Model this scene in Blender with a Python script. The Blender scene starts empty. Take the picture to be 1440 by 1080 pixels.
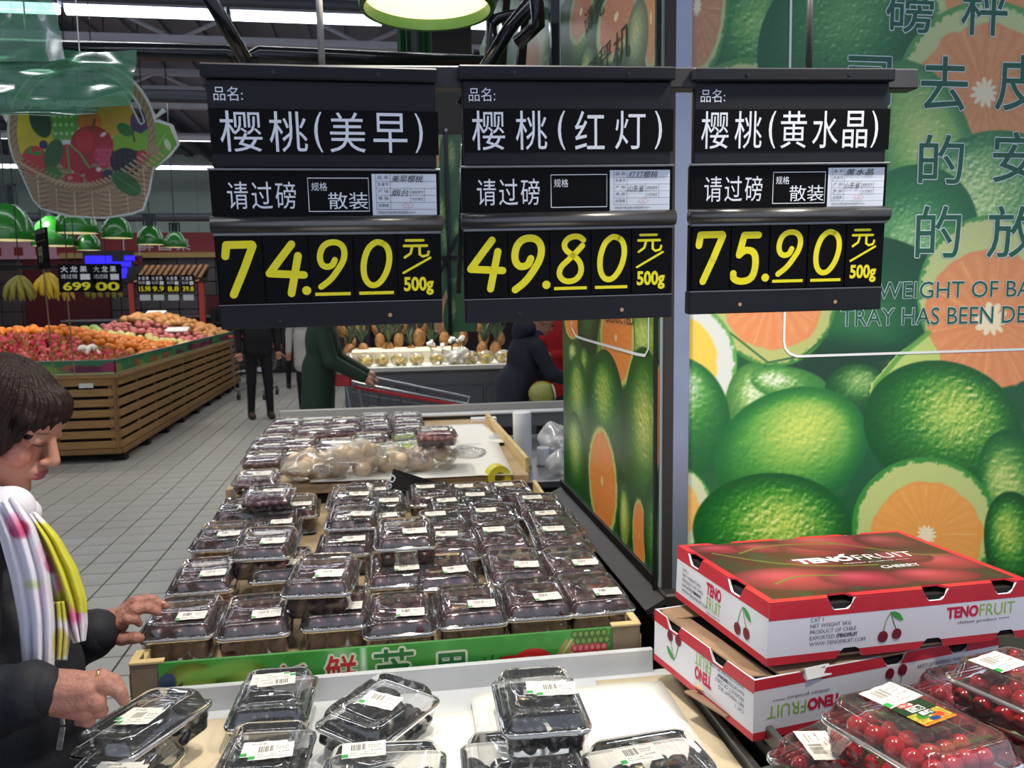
import bpy, bmesh, math, random
import numpy as np
from mathutils import Vector, Matrix, Euler
PI = math.pi; R = math.radians
random.seed(7); rng = np.random.default_rng(7)
SC = bpy.context.scene; COL = SC.collection
# ------------------------------------------------------------------ camera, light, exposure
FPX = 1150.0; YAW = R(8.9); PIT = R(6.35); ROL = R(0.84)
CAM = np.array([0, 0, 1.6])
_F = np.array([math.sin(YAW)*math.cos(PIT), math.cos(YAW)*math.cos(PIT), -math.sin(PIT)])
_R0 = np.array([math.cos(YAW), -math.sin(YAW), 0]); _U0 = np.cross(_R0, _F)
_R = math.cos(ROL)*_R0 - math.sin(ROL)*_U0; _U = math.cos(ROL)*_U0 + math.sin(ROL)*_R0
def ray(px, py): return _F + _R*((px-720)/FPX) - _U*((py-540)/FPX)
def onz(px, py, z):
    d = ray(px, py); return CAM + d*((z-CAM[2])/d[2])
def ony(px, py, y):
    d = ray(px, py); return CAM + d*(y/d[1])
def onx(px, py, x):
    d = ray(px, py); return CAM + d*(x/d[0])
def dep(px, py, t): return CAM + ray(px, py)*t
cd = bpy.data.cameras.new('camera'); cam = bpy.data.objects.new('camera', cd); COL.objects.link(cam)
cd.sensor_width = 36; cd.lens = FPX/1440*36; cd.clip_start = 0.02; cd.clip_end = 200
M = Matrix.Identity(4)
for i in range(3): M[i][0] = _R[i]; M[i][1] = _U[i]; M[i][2] = -_F[i]; M[i][3] = CAM[i]
cam.matrix_world = M; SC.camera = cam
cd.dof.use_dof = True; cd.dof.focus_distance = 1.35; cd.dof.aperture_fstop = 12
SC.view_settings.view_transform = 'Standard'; SC.view_settings.look = 'None'
SC.view_settings.gamma = 1.0; SC.view_settings.use_curve_mapping = False
SC.view_settings.exposure = 0.0
SC.cycles.max_bounces = 8; SC.cycles.transparent_max_bounces = 24; SC.cycles.transmission_bounces = 4
SC.cycles.sample_clamp_indirect = 4.0
SC.cycles.caustics_reflective = False; SC.cycles.caustics_refractive = False
w = bpy.data.worlds.new('world'); SC.world = w; w.use_nodes = True
w.node_tree.nodes['Background'].inputs[0].default_value = (0.72, 0.80, 1.0, 1)
w.node_tree.nodes['Background'].inputs[1].default_value = 0.90
def area(name, loc, rot, sx, sy, power, color):
    l = bpy.data.lights.new(name, 'AREA'); l.shape = 'RECTANGLE'; l.size = sx; l.size_y = sy
    l.energy = power; l.color = color
    o = bpy.data.objects.new(name, l); COL.objects.link(o); o.location = loc; o.rotation_euler = rot; return o
CEIL = 4.6
TUBE_ROWS = (1.7, 4.6, 7.45, 10.3, 13.15, 16.0)
for y in TUBE_ROWS:
    area('tube_row_light', (-1.5, y, 3.93), (0, 0, 0), 13, 0.12, 95, (0.93, 0.97, 1.0))
def spot(name, loc, tgt, power, color, ang=110, blend=.7, rad=.08):
    l = bpy.data.lights.new(name, 'SPOT'); l.energy = power; l.color = color
    l.spot_size = R(ang); l.spot_blend = blend; l.shadow_soft_size = rad
    o = bpy.data.objects.new(name, l); COL.objects.link(o); o.location = loc
    o.rotation_euler = (Vector(tgt)-Vector(loc)).to_track_quat('-Z', 'Y').to_euler(); return o
WARM = (1.0, 0.93, 0.80)
spot('lamp_light', (0.12, 1.15, 2.62), (0.14, 1.15, 1), 95, WARM, 105)
spot('lamp_light', (0.98, 0.72, 2.62), (0.98, 0.9, 1), 80, WARM, 105)
spot('lamp_light', (-0.33, 3.30, 2.40), (-0.2, 3.3, 1), 52, WARM, 120)
for sx, sy in ((-3.6, 9.2), (-3.0, 11.5), (-3.6, 13.8)):
    spot('lamp_light', (sx, sy, 2.75), (sx, sy, 1), 62, WARM, 110)
spot('lamp_light', (0.2, 7.6, 2.7), (0.2, 7.6, 1), 150, (1.0, .93, .78), 120)

# ------------------------------------------------------------------ materials
def srgb(r, g, b):
    f = lambda c: (c/255/12.92) if c/255 <= .04045 else ((c/255+.055)/1.055)**2.4
    return (f(r), f(g), f(b), 1)
_mats = {}
def mat(name, col=(128,128,128), rough=.6, metal=0., var=0., vscale=20., bump=0., bscale=60., emit=0., spec=.5, stretch=(1,1,1), coat=0., lin=None, sheen=0.):
    if name in _mats: return _mats[name]
    m = bpy.data.materials.new(name); m.use_nodes = True; nt = m.node_tree; b = nt.nodes['Principled BSDF']
    c = lin or srgb(*col)
    b.inputs['Base Color'].default_value = c; b.inputs['Roughness'].default_value = rough
    b.inputs['Metallic'].default_value = metal; b.inputs['Specular IOR Level'].default_value = spec
    b.inputs['Coat Weight'].default_value = coat
    if sheen: b.inputs['Sheen Weight'].default_value = sheen
    if emit:
        b.inputs['Emission Color'].default_value = c; b.inputs['Emission Strength'].default_value = emit
    if var or bump:
        tc = nt.nodes.new('ShaderNodeTexCoord'); mp = nt.nodes.new('ShaderNodeMapping'); mp.inputs['Scale'].default_value = stretch
        nt.links.new(tc.outputs['Object'], mp.inputs[0])
    if var:
        n = nt.nodes.new('ShaderNodeTexNoise'); n.inputs['Scale'].default_value = vscale; n.inputs['Detail'].default_value = 5
        nt.links.new(mp.outputs[0], n.inputs['Vector'])
        mx = nt.nodes.new('ShaderNodeMix'); mx.data_type = 'RGBA'
        mx.inputs[6].default_value = tuple(min(1, x*(1+var)) for x in c[:3])+(1,); mx.inputs[7].default_value = tuple(x*(1-var) for x in c[:3])+(1,)
        rp = nt.nodes.new('ShaderNodeMapRange'); rp.inputs[1].default_value = .3; rp.inputs[2].default_value = .7
        nt.links.new(n.outputs[0], rp.inputs[0]); nt.links.new(rp.outputs[0], mx.inputs[0]); nt.links.new(mx.outputs[2], b.inputs['Base Color'])
        if emit: nt.links.new(mx.outputs[2], b.inputs['Emission Color'])
    if bump:
        n2 = nt.nodes.new('ShaderNodeTexNoise'); n2.inputs['Scale'].default_value = bscale; n2.inputs['Detail'].default_value = 4
        nt.links.new(mp.outputs[0], n2.inputs['Vector'])
        bp = nt.nodes.new('ShaderNodeBump'); bp.inputs['Strength'].default_value = bump; bp.inputs['Distance'].default_value = .01
        nt.links.new(n2.outputs[0], bp.inputs['Height']); nt.links.new(bp.outputs[0], b.inputs['Normal'])
    _mats[name] = m; return m
def vmat(name, rough=.5, bump=0., bscale=200., spec=.4, coat=0., sss=0.):
    if name in _mats: return _mats[name]
    m = mat(name, (200,200,200), rough, bump=bump, bscale=bscale, spec=spec, coat=coat); nt = m.node_tree
    a = nt.nodes.new('ShaderNodeVertexColor'); a.layer_name = 'Col'
    nt.links.new(a.outputs[0], nt.nodes['Principled BSDF'].inputs['Base Color'])
    return m
def clear_mat(name, tint=(1,1,1,1), base=.06, gain=.75, rough=.06, haze=.05, bump=.25, bscale=45., hazecol=(.8,.82,.85,1)):
    """clear thin plastic: see-through sheet with a fresnel-like gloss and a little milky haze"""
    if name in _mats: return _mats[name]
    m = bpy.data.materials.new(name); m.use_nodes = True; nt = m.node_tree; nt.nodes.clear()
    out = nt.nodes.new('ShaderNodeOutputMaterial'); tr = nt.nodes.new('ShaderNodeBsdfTransparent'); tr.inputs[0].default_value = tint
    gl = nt.nodes.new('ShaderNodeBsdfGlossy'); gl.inputs['Roughness'].default_value = rough; gl.inputs['Color'].default_value = (1,1,1,1)
    df = nt.nodes.new('ShaderNodeBsdfDiffuse'); df.inputs[0].default_value = hazecol
    lw = nt.nodes.new('ShaderNodeFresnel'); lw.inputs['IOR'].default_value = 1.5
    mr = nt.nodes.new('ShaderNodeMapRange'); mr.inputs[3].default_value = base*.5; mr.inputs[4].default_value = gain
    nt.links.new(lw.outputs[0], mr.inputs[0])
    m1 = nt.nodes.new('ShaderNodeMixShader'); m1.inputs[0].default_value = haze
    nt.links.new(tr.outputs[0], m1.inputs[1]); nt.links.new(df.outputs[0], m1.inputs[2])
    m2 = nt.nodes.new('ShaderNodeMixShader'); nt.links.new(mr.outputs[0], m2.inputs[0])
    nt.links.new(m1.outputs[0], m2.inputs[1]); nt.links.new(gl.outputs[0], m2.inputs[2])
    if bump:
        tc = nt.nodes.new('ShaderNodeTexCoord'); n = nt.nodes.new('ShaderNodeTexNoise'); n.inputs['Scale'].default_value = bscale; n.inputs['Detail'].default_value = 2
        nt.links.new(tc.outputs['Object'], n.inputs['Vector'])
        bp = nt.nodes.new('ShaderNodeBump'); bp.inputs['Strength'].default_value = bump; bp.inputs['Distance'].default_value = .004
        nt.links.new(n.outputs[0], bp.inputs['Height']); nt.links.new(bp.outputs[0], gl.inputs['Normal']); nt.links.new(bp.outputs[0], lw.inputs['Normal'])
    nt.links.new(m2.outputs[0], out.inputs[0]); _mats[name] = m; return m

# ------------------------------------------------------------------ mesh building
class MB:
    def __init__(s): s.v = []; s.f = []
    def add(s, vs, fs):
        o = len(s.v); s.v += [tuple(map(float, p)) for p in vs]; s.f += [tuple(o+i for i in f) for f in fs]; return s
    def box(s, c, d, rot=None, taper=1.):
        x, y, z = d[0]/2, d[1]/2, d[2]/2
        vs = [Vector((sx*x*(taper if sz > 0 else 1), sy*y*(taper if sz > 0 else 1), sz*z)) for sz in (-1,1) for sy in (-1,1) for sx in (-1,1)]
        if rot is not None: m = (Euler(rot).to_matrix() if not isinstance(rot, Matrix) else rot); vs = [m @ v for v in vs]
        vs = [v+Vector(c) for v in vs]
        return s.add(vs, [(0,2,3,1),(4,5,7,6),(0,1,5,4),(1,3,7,5),(3,2,6,7),(2,0,4,6)])
    def bbox(s, c, d, b=.003, rot=None):
        """box with chamfered edges"""
        x, y, z = d[0]/2, d[1]/2, d[2]/2; b = min(b, x*.9, y*.9, z*.9)
        vs = []; idx = {}
        for sx in (-1,1):
            for sy in (-1,1):
                for sz in (-1,1):
                    for a in range(3):
                        p = [sx*(x-b), sy*(y-b), sz*(z-b)]; p[a] = (sx*x, sy*y, sz*z)[a]
                        idx[(sx,sy,sz,a)] = len(vs); vs.append(Vector(p))
        fs = []
        for a in range(3):
            o1, o2 = [k for k in range(3) if k != a]
            for sa in (-1,1):
                q = []
                for s1, s2 in ((-1,-1),(1,-1),(1,1),(-1,1)):
                    k = [0,0,0]; k[a] = sa; k[o1] = s1; k[o2] = s2; q.append(idx[(*k, a)])
                fs.append(q)
        for a in range(3):     # edges along axis a
            o1, o2 = [k for k in range(3) if k != a]
            for s1 in (-1,1):
                for s2 in (-1,1):
                    k0 = [0,0,0]; k0[o1] = s1; k0[o2] = s2; k1 = list(k0); k0[a] = -1; k1[a] = 1
                    fs.append([idx[(*k0,o1)], idx[(*k1,o1)], idx[(*k1,o2)], idx[(*k0,o2)]])
        for sx in (-1,1):
            for sy in (-1,1):
                for sz in (-1,1): fs.append([idx[(sx,sy,sz,0)], idx[(sx,sy,sz,1)], idx[(sx,sy,sz,2)]])
        if rot is not None: m = (Euler(rot).to_matrix() if not isinstance(rot, Matrix) else rot); vs = [m @ v for v in vs]
        return s.add([v+Vector(c) for v in vs], fs)
    def tube(s, pts, r, n=10, caps=True):
        pts = [Vector(p) for p in pts]; k = len(pts); rs = r if hasattr(r, '__len__') else [r]*k
        up = None; base = len(s.v); vs = []; fs = []
        for i, p in enumerate(pts):
            t = (pts[min(i+1, k-1)]-pts[max(i-1, 0)]).normalized()
            if up is None: up = Vector((0,0,1)) if abs(t.z) < .9 else Vector((1,0,0))
            a = t.cross(up).normalized(); b = a.cross(t).normalized(); up = b
            for j in range(n):
                th = 2*PI*j/n; vs.append(p+(a*math.cos(th)+b*math.sin(th))*rs[i])
        for i in range(k-1):
            for j in range(n): fs.append((i*n+j, i*n+(j+1)%n, (i+1)*n+(j+1)%n, (i+1)*n+j))
        if caps: fs.append(tuple(range(n))[::-1]); fs.append(tuple(range((k-1)*n, k*n)))
        return s.add(vs, fs)
    def lathe(s, prof, n=24, c=(0,0,0), mtx=None, caps=False):
        vs = []; fs = []
        for r, z in prof:
            for j in range(n): th = 2*PI*j/n; vs.append(Vector((r*math.cos(th), r*math.sin(th), z)))
        if mtx is not None: vs = [mtx @ v for v in vs]
        vs = [v+Vector(c) for v in vs]
        for i in range(len(prof)-1):
            for j in range(n): fs.append((i*n+j, i*n+(j+1)%n, (i+1)*n+(j+1)%n, (i+1)*n+j))
        if caps: fs.append(tuple(range(n))[::-1]); fs.append(tuple(range((len(prof)-1)*n, len(prof)*n)))
        return s.add(vs, fs)
    def sphere(s, c, r, n=10, m=7, rot=None):
        r = r if hasattr(r, '__len__') else (r,r,r); vs = [Vector((0,0,-r[2]))]; fs = []
        for i in range(1, m):
            ph = -PI/2+PI*i/m
            for j in range(n): th = 2*PI*j/n; vs.append(Vector((r[0]*math.cos(ph)*math.cos(th), r[1]*math.cos(ph)*math.sin(th), r[2]*math.sin(ph))))
        vs.append(Vector((0,0,r[2]))); L = len(vs)-1
        for j in range(n): fs.append((0, 1+(j+1)%n, 1+j)); fs.append((L, 1+(m-2)*n+j, 1+(m-2)*n+(j+1)%n))
        for i in range(m-2):
            for j in range(n): fs.append((1+i*n+j, 1+i*n+(j+1)%n, 1+(i+1)*n+(j+1)%n, 1+(i+1)*n+j))
        if rot is not None: mm = Euler(rot).to_matrix(); vs = [mm @ v for v in vs]
        return s.add([v+Vector(c) for v in vs], fs)
    def prism(s, poly, h, mtx=None):
        """polygon in local XY extruded by h in z"""
        n = len(poly); vs = [Vector((x, y, 0)) for x, y in poly]+[Vector((x, y, h)) for x, y in poly]
        if mtx is not None: vs = [mtx @ v for v in vs]
        return s.add(vs, [tuple(range(n))[::-1], tuple(range(n, 2*n))]+[(i, (i+1)%n, n+(i+1)%n, n+i) for i in range(n)])
    def quad(s, a, b, c, d): return s.add([a, b, c, d], [(0,1,2,3)])
    def mesh(s, name, smooth=False):
        me = bpy.data.meshes.new(name); me.from_pydata(s.v, [], s.f); me.update()
        if smooth: me.polygons.foreach_set('use_smooth', [True]*len(me.polygons))
        return me
def tag(o, label=None, cat=None, group=None, kind=None):
    if label: o['label'] = label
    if cat: o['category'] = cat
    if group: o['group'] = group
    if kind: o['kind'] = kind
    return o
def obj(name, mb, m, parent=None, smooth=False, loc=None, rot=None, auto=None):
    me = mb.mesh(name, smooth) if isinstance(mb, MB) else mb
    if m is not None and not len(me.materials): me.materials.append(m)
    o = bpy.data.objects.new(name, me); COL.objects.link(o)
    if parent is not None: o.parent = parent
    if loc is not None: o.location = loc
    if rot is not None: o.rotation_euler = rot
    if auto is not None:
        me.polygons.foreach_set('use_smooth', [True]*len(me.polygons))
        ang = R(auto); bm = bmesh.new(); bm.from_mesh(me)
        for e in bm.edges:
            if len(e.link_faces) == 2 and e.calc_face_angle(0) > ang: e.smooth = False
        bm.to_mesh(me); bm.free()
    return o
def thing(name, label, cat, loc=(0,0,0), rot=(0,0,0), group=None):
    o = bpy.data.objects.new(name, None); COL.objects.link(o); o.location = loc
    o.rotation_euler = rot if hasattr(rot, '__len__') else (0,0,rot); o.empty_display_size = .05
    return tag(o, label, cat, group)
def struct(name, mb, m, parent=None, **k):
    o = obj(name, mb, m, parent, **k)
    if parent is None: o['kind'] = 'structure'
    return o
_kids = {}
def kids(o):
    return [c for c in COL.objects if c.parent == o]
def dup(root, loc=None, rot=None, label=None, cache={}, group=None, scale=None):
    if root.name not in cache: cache[root.name] = [(c, kids(c)) for c in kids(root)]
    r = root.copy(); COL.objects.link(r)
    if loc is not None: r.location = loc
    if rot is not None: r.rotation_euler = rot
    if scale is not None: r.scale = scale if hasattr(scale, '__len__') else (scale,)*3
    if label: r['label'] = label
    if group: r['group'] = group
    for c, gg in cache[root.name]:
        d = c.copy(); COL.objects.link(d); d.parent = r
        for g in gg: e = g.copy(); COL.objects.link(e); e.parent = d
    return r
def vcol(me, cols):
    """per-vertex linear colours (n,3)"""
    a = me.color_attributes.new('Col', 'FLOAT_COLOR', 'POINT'); c = np.ones((len(me.vertices), 4), np.float32); c[:, :3] = cols
    a.data.foreach_set('color', c.ravel())
def lin(c):
    c = np.asarray(c, float)/255; return np.where(c <= .04045, c/12.92, ((c+.055)/1.055)**2.4)
# ------------------------------------------------------------------ writing
def text_mesh(body, bold=0., spacing=1.0, shear=0.):
    c = bpy.data.curves.new('t', 'FONT'); c.body = body; c.size = 1; c.offset = bold; c.resolution_u = 3
    c.space_character = spacing; c.shear = shear
    o = bpy.data.objects.new('t', c); COL.objects.link(o)
    dg = bpy.context.evaluated_depsgraph_get(); me = bpy.data.meshes.new_from_object(o.evaluated_get(dg))
    bpy.data.objects.remove(o); bpy.data.curves.remove(c)
    n = len(me.vertices); v = np.zeros(n*3); me.vertices.foreach_get('co', v); v = v.reshape(-1, 3)
    f = [tuple(p.vertices) for p in me.polygons]; bpy.data.meshes.remove(me); return v, f
def put_text(mb, body, x0, x1, z0, z1, y=0., bold=0., mtx=None, shear=0., flip=False):
    """fit the words into the rectangle x0..x1, z0..z1 of the local XZ plane (facing -Y); a None side keeps the aspect"""
    v, f = text_mesh(body, bold, shear=shear)
    if not len(v): return
    a0, a1 = v[:,0].min(), v[:,0].max(); b0, b1 = v[:,1].min(), v[:,1].max()
    sz = (z1-z0)/(b1-b0); sx = sz if x1 is None else (x1-x0)/(a1-a0)
    P = [Vector((x0+(p[0]-a0)*sx, y, z0+(p[1]-b0)*sz)) for p in v]
    if flip: P = [Vector((x0+x1-q.x, y, z0+z1-q.z)) for q in P]
    if mtx is not None: P = [mtx @ q for q in P]
    mb.add(P, f)
def thick_text(mb, body, x0, x1, z0, z1, y, d, n=8, **k):
    """the words printed n times around their place, d apart: an even outline without overlaps turning hollow"""
    for i in range(n): a = 2*PI*i/n; put_text(mb, body, x0+d*math.cos(a), x1+d*math.cos(a), z0+d*math.sin(a), z1+d*math.sin(a), y-i*3e-5, **k)
def smooth_path(pts, n=2):
    for _ in range(n):
        q = [pts[0]]
        for a, b in zip(pts[:-1], pts[1:]):
            q += [(a[0]*.75+b[0]*.25, a[1]*.75+b[1]*.25), (a[0]*.25+b[0]*.75, a[1]*.25+b[1]*.75)]
        pts = q+[pts[-1]]
    return pts
_ly = [0]
def nudge():
    _ly[0] = (_ly[0]+1) % 9; return -_ly[0]*5e-5
def stroke(mb, pts, wd, y=0., cap=True, mtx=None, closed=False):
    """a flat brush stroke of width wd in the local XZ plane"""
    y += nudge()
    if closed: pts = list(pts)+[pts[0], pts[1]]
    n = len(pts); P = []; h = wd/2
    for i, (x, z) in enumerate(pts):
        ax, az = pts[max(i-1, 0)]; bx, bz = pts[min(i+1, n-1)]
        dx, dz = bx-ax, bz-az; L = math.hypot(dx, dz) or 1; nx, nz = -dz/L, dx/L
        # mitre
        P += [Vector((x+nx*h, y, z+nz*h)), Vector((x-nx*h, y, z-nz*h))]
    F = [(2*i, 2*i+1, 2*i+3, 2*i+2) for i in range(n-1)]
    if mtx is not None: P = [mtx @ p for p in P]
    mb.add(P, F)
    if cap and not closed:
        for (x, z) in (pts[0], pts[-1]): disc(mb, x, z, h, y, mtx)
def disc(mb, x, z, r, y=0., mtx=None, n=12, rz=None):
    rz = rz or r; y += nudge(); P = [Vector((x+r*math.cos(2*PI*k/n), y, z+rz*math.sin(2*PI*k/n))) for k in range(n)]
    if mtx is not None: P = [mtx @ p for p in P]
    mb.add(P, [tuple(range(n))])
# ------------------------------------------------------------------ a small painter for printed pictures
def vnoise(h, w, cells, seed=0, octs=3):
    g = np.random.default_rng(seed); out = np.zeros((h, w)); amp = 1.; tot = 0
    for o in range(octs):
        ch = max(2, int(cells*2**o*h/max(h, w))+2); cw = max(2, int(cells*2**o*w/max(h, w))+2)
        a = g.random((ch+1, cw+1)); yy = np.linspace(0, ch-1.001, h); xx = np.linspace(0, cw-1.001, w)
        y0 = yy.astype(int); x0 = xx.astype(int); fy = (yy-y0)[:, None]; fx = (xx-x0)[None]
        fy = fy*fy*(3-2*fy); fx = fx*fx*(3-2*fx)
        A = a[np.ix_(y0, x0)]*(1-fy)*(1-fx)+a[np.ix_(y0+1, x0)]*fy*(1-fx)+a[np.ix_(y0, x0+1)]*(1-fy)*fx+a[np.ix_(y0+1, x0+1)]*fy*fx
        out += A*amp; tot += amp; amp *= .55
    return out/tot
class Canvas:
    """picture with coordinates x0..x1 (right) and y0..y1 (down)"""
    def __init__(s, x0, x1, y0, y1, res, bg):
        s.w = int((x1-x0)*res)+1; s.h = int((y1-y0)*res)+1; s.X, s.Y = np.meshgrid(np.linspace(x0, x1, s.w), np.linspace(y0, y1, s.h))
        s.c = np.empty((s.h, s.w, 3)); s.c[:] = bg; s.a = np.ones((s.h, s.w)); s.res = res
        s.n1 = vnoise(s.h, s.w, 40, 1); s.n2 = vnoise(s.h, s.w, max(s.w, s.h)/3.6, 2, 2); s.em = np.clip((s.n2-np.roll(s.n2, (2, 1), (0, 1)))*1.6, -1, 1); s.n3 = vnoise(s.h, s.w, 12, 3)
    def blend(s, m, col):
        m = np.clip(m, 0, 1)[..., None]; s.c = s.c*(1-m)+np.asarray(col, float)*m
    def loc(s, cx, cy, rx, ry, rot=0):
        c, d = math.cos(R(rot)), math.sin(R(rot)); u = s.X-cx; v = s.Y-cy
        return (u*c+v*d)/rx, (-u*d+v*c)/ry
    def ell(s, cx, cy, rx, ry, rot, col, soft=1.5):
        u, v = s.loc(cx, cy, rx, ry, rot); r = np.hypot(u, v); e = min(rx, ry)
        s.blend((1-r)*e/soft+.5, col); return u, v, r
    def poly(s, pts, col, soft=None):
        m = np.zeros(s.X.shape, bool); n = len(pts)
        for i in range(n):
            (x1, y1), (x2, y2) = pts[i], pts[(i+1)%n]
            if y1 == y2: continue
            m ^= ((y1 > s.Y) != (y2 > s.Y)) & (s.X < (x2-x1)*(s.Y-y1)/(y2-y1)+x1)
        s.blend(m.astype(float), col); return m
    def line(s, pts, wd, col, soft=1.):
        d = np.full(s.X.shape, 1e9)
        for (x1, y1), (x2, y2) in zip(pts[:-1], pts[1:]):
            vx, vy = x2-x1, y2-y1; L = vx*vx+vy*vy or 1; t = np.clip(((s.X-x1)*vx+(s.Y-y1)*vy)/L, 0, 1)
            d = np.minimum(d, np.hypot(s.X-x1-t*vx, s.Y-y1-t*vy))
        s.blend((wd/2-d)/soft+.5, col)
    def lime(s, cx, cy, rx, ry, rot=0, hx=.1, hy=-.2, dark=(14,74,26), mid=(58,138,44), light=(186,214,92), tex=1., glow=.75):
        u, v = s.loc(cx, cy, rx, ry, rot); r = np.hypot(u, v); e = min(rx, ry)
        h = np.exp(-((u-hx)**2+(v-hy)**2)/glow**2*1.5)
        g = s.em*1.3; t = np.clip(h*.95+g*.24*tex*(.25+h), 0, 1.1)
        t = t*np.clip((1.04-r)*3.2, .25, 1)
        k1 = np.clip(t*2.1, 0, 1)[..., None]; k2 = np.clip((t-.42)*1.75, 0, 1)[..., None]
        col = np.array(dark)*(1-k1)+np.array(mid)*k1; col = col*(1-k2)+np.array(light)*k2
        sp = np.clip((g*tex-.42)*1.6, 0, 1)*np.clip(h*1.5-.3, 0, 1); col = col*(1-.5*sp[..., None])+np.array((250, 252, 214))*.5*sp[..., None]
        m = np.clip((1-r)*e/2+.5, 0, 1)[..., None]; s.c = s.c*(1-m)+col*m
    def half(s, cx, cy, rx, ry, rot=0, rind=(70,140,50), pith=(226,230,150), flesh=(240,150,66), rin=.95, pin=.78, seg=10, core=.07, off=(0,0), ccol=(250,236,196)):
        u, v = s.loc(cx, cy, rx, ry, rot); r = np.hypot(u, v); e = min(rx, ry); th = np.arctan2(v, u)
        s.blend((1-r)*e/2+.5, rind)
        s.blend((rin+.02*(s.n2-.5)*4-r)*e/3+.5, np.array(pith)*.92)
        u2, v2 = u-off[0], v-off[1]; r2 = np.hypot(u2, v2); th2 = np.arctan2(v2, u2)
        s.blend((pin+.05*(s.n1-.5)*2-r2)*e/3+.5, flesh)
        inn = np.clip((pin*.97-r2)*e/3, 0, 1)
        streak = (np.sin(th2*seg*2.3+s.n3*5)*.5+.5)*(s.n2)*.35+(np.abs(np.sin(th2*seg/2)) < .06)*.35
        s.blend(inn*streak*np.clip(r2*3, 0, 1), (255,205,130))
        cr = core*(1+.7*np.abs(np.sin(th2*seg/2))+1.2*(s.n1-.5)); s.blend((cr-r2)*e/3+.5, ccol)
    def to_mesh(s, name, P, m, thick=0.):
        """P(x,y) -> world/local 3D for arrays; alpha<.5 cells are cut out"""
        pts = P(s.X.ravel(), s.Y.ravel()); idx = np.arange(s.w*s.h).reshape(s.h, s.w)
        q = np.stack([idx[1:, :-1], idx[1:, 1:], idx[:-1, 1:], idx[:-1, :-1]], -1)
        keep = (s.a[1:, :-1] > .5)&(s.a[1:, 1:] > .5)&(s.a[:-1, 1:] > .5)&(s.a[:-1, :-1] > .5)
        q = q[keep]; used = np.unique(q); rem = np.zeros(s.w*s.h, int); rem[used] = np.arange(len(used)); q = rem[q]
        me = bpy.data.meshes.new(name); me.vertices.add(len(used)); me.vertices.foreach_set('co', pts[used].astype(np.float32).ravel())
        me.loops.add(len(q)*4); me.loops.foreach_set('vertex_index', q.ravel().astype(np.int32))
        me.polygons.add(len(q)); me.polygons.foreach_set('loop_start', np.arange(0, len(q)*4, 4, dtype=np.int32))
        me.update(calc_edges=True); vcol(me, lin(np.clip(s.c.reshape(-1, 3)[used], 0, 255))); me.materials.append(m); me.validate()
        return me
# ------------------------------------------------------------------ bodies: smooth union of solids, skinned as one surface
def cap(a, b, ra, rb=None): return ('c', np.array(a, float), np.array(b, float), ra, rb if rb is not None else ra)
def elp(c, r, rot=(0,0,0)): return ('e', np.array(c, float), np.array(r, float), np.array(Euler([R(x) for x in rot]).to_matrix()))
def sdf(prims, P, k):
    out = None
    for p in prims:
        if p[0] == 'c':
            _, a, b, ra, rb = p; ab = b-a; t = np.clip(((P-a)@ab)/max(ab@ab, 1e-12), 0, 1)
            d = np.linalg.norm(P-a-t[..., None]*ab, axis=-1)-(ra+(rb-ra)*t)
        else:
            _, c, r, m = p; q = (P-c)@m; l = np.linalg.norm(q/r, axis=-1); g = np.linalg.norm(q/(r*r), axis=-1)+1e-9; d = l*(l-1)/g
        if out is None: out = d
        else: h = np.clip(.5+.5*(out-d)/k, 0, 1); out = out*(1-h)+d*h-k*h*(1-h)
    return out
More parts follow.
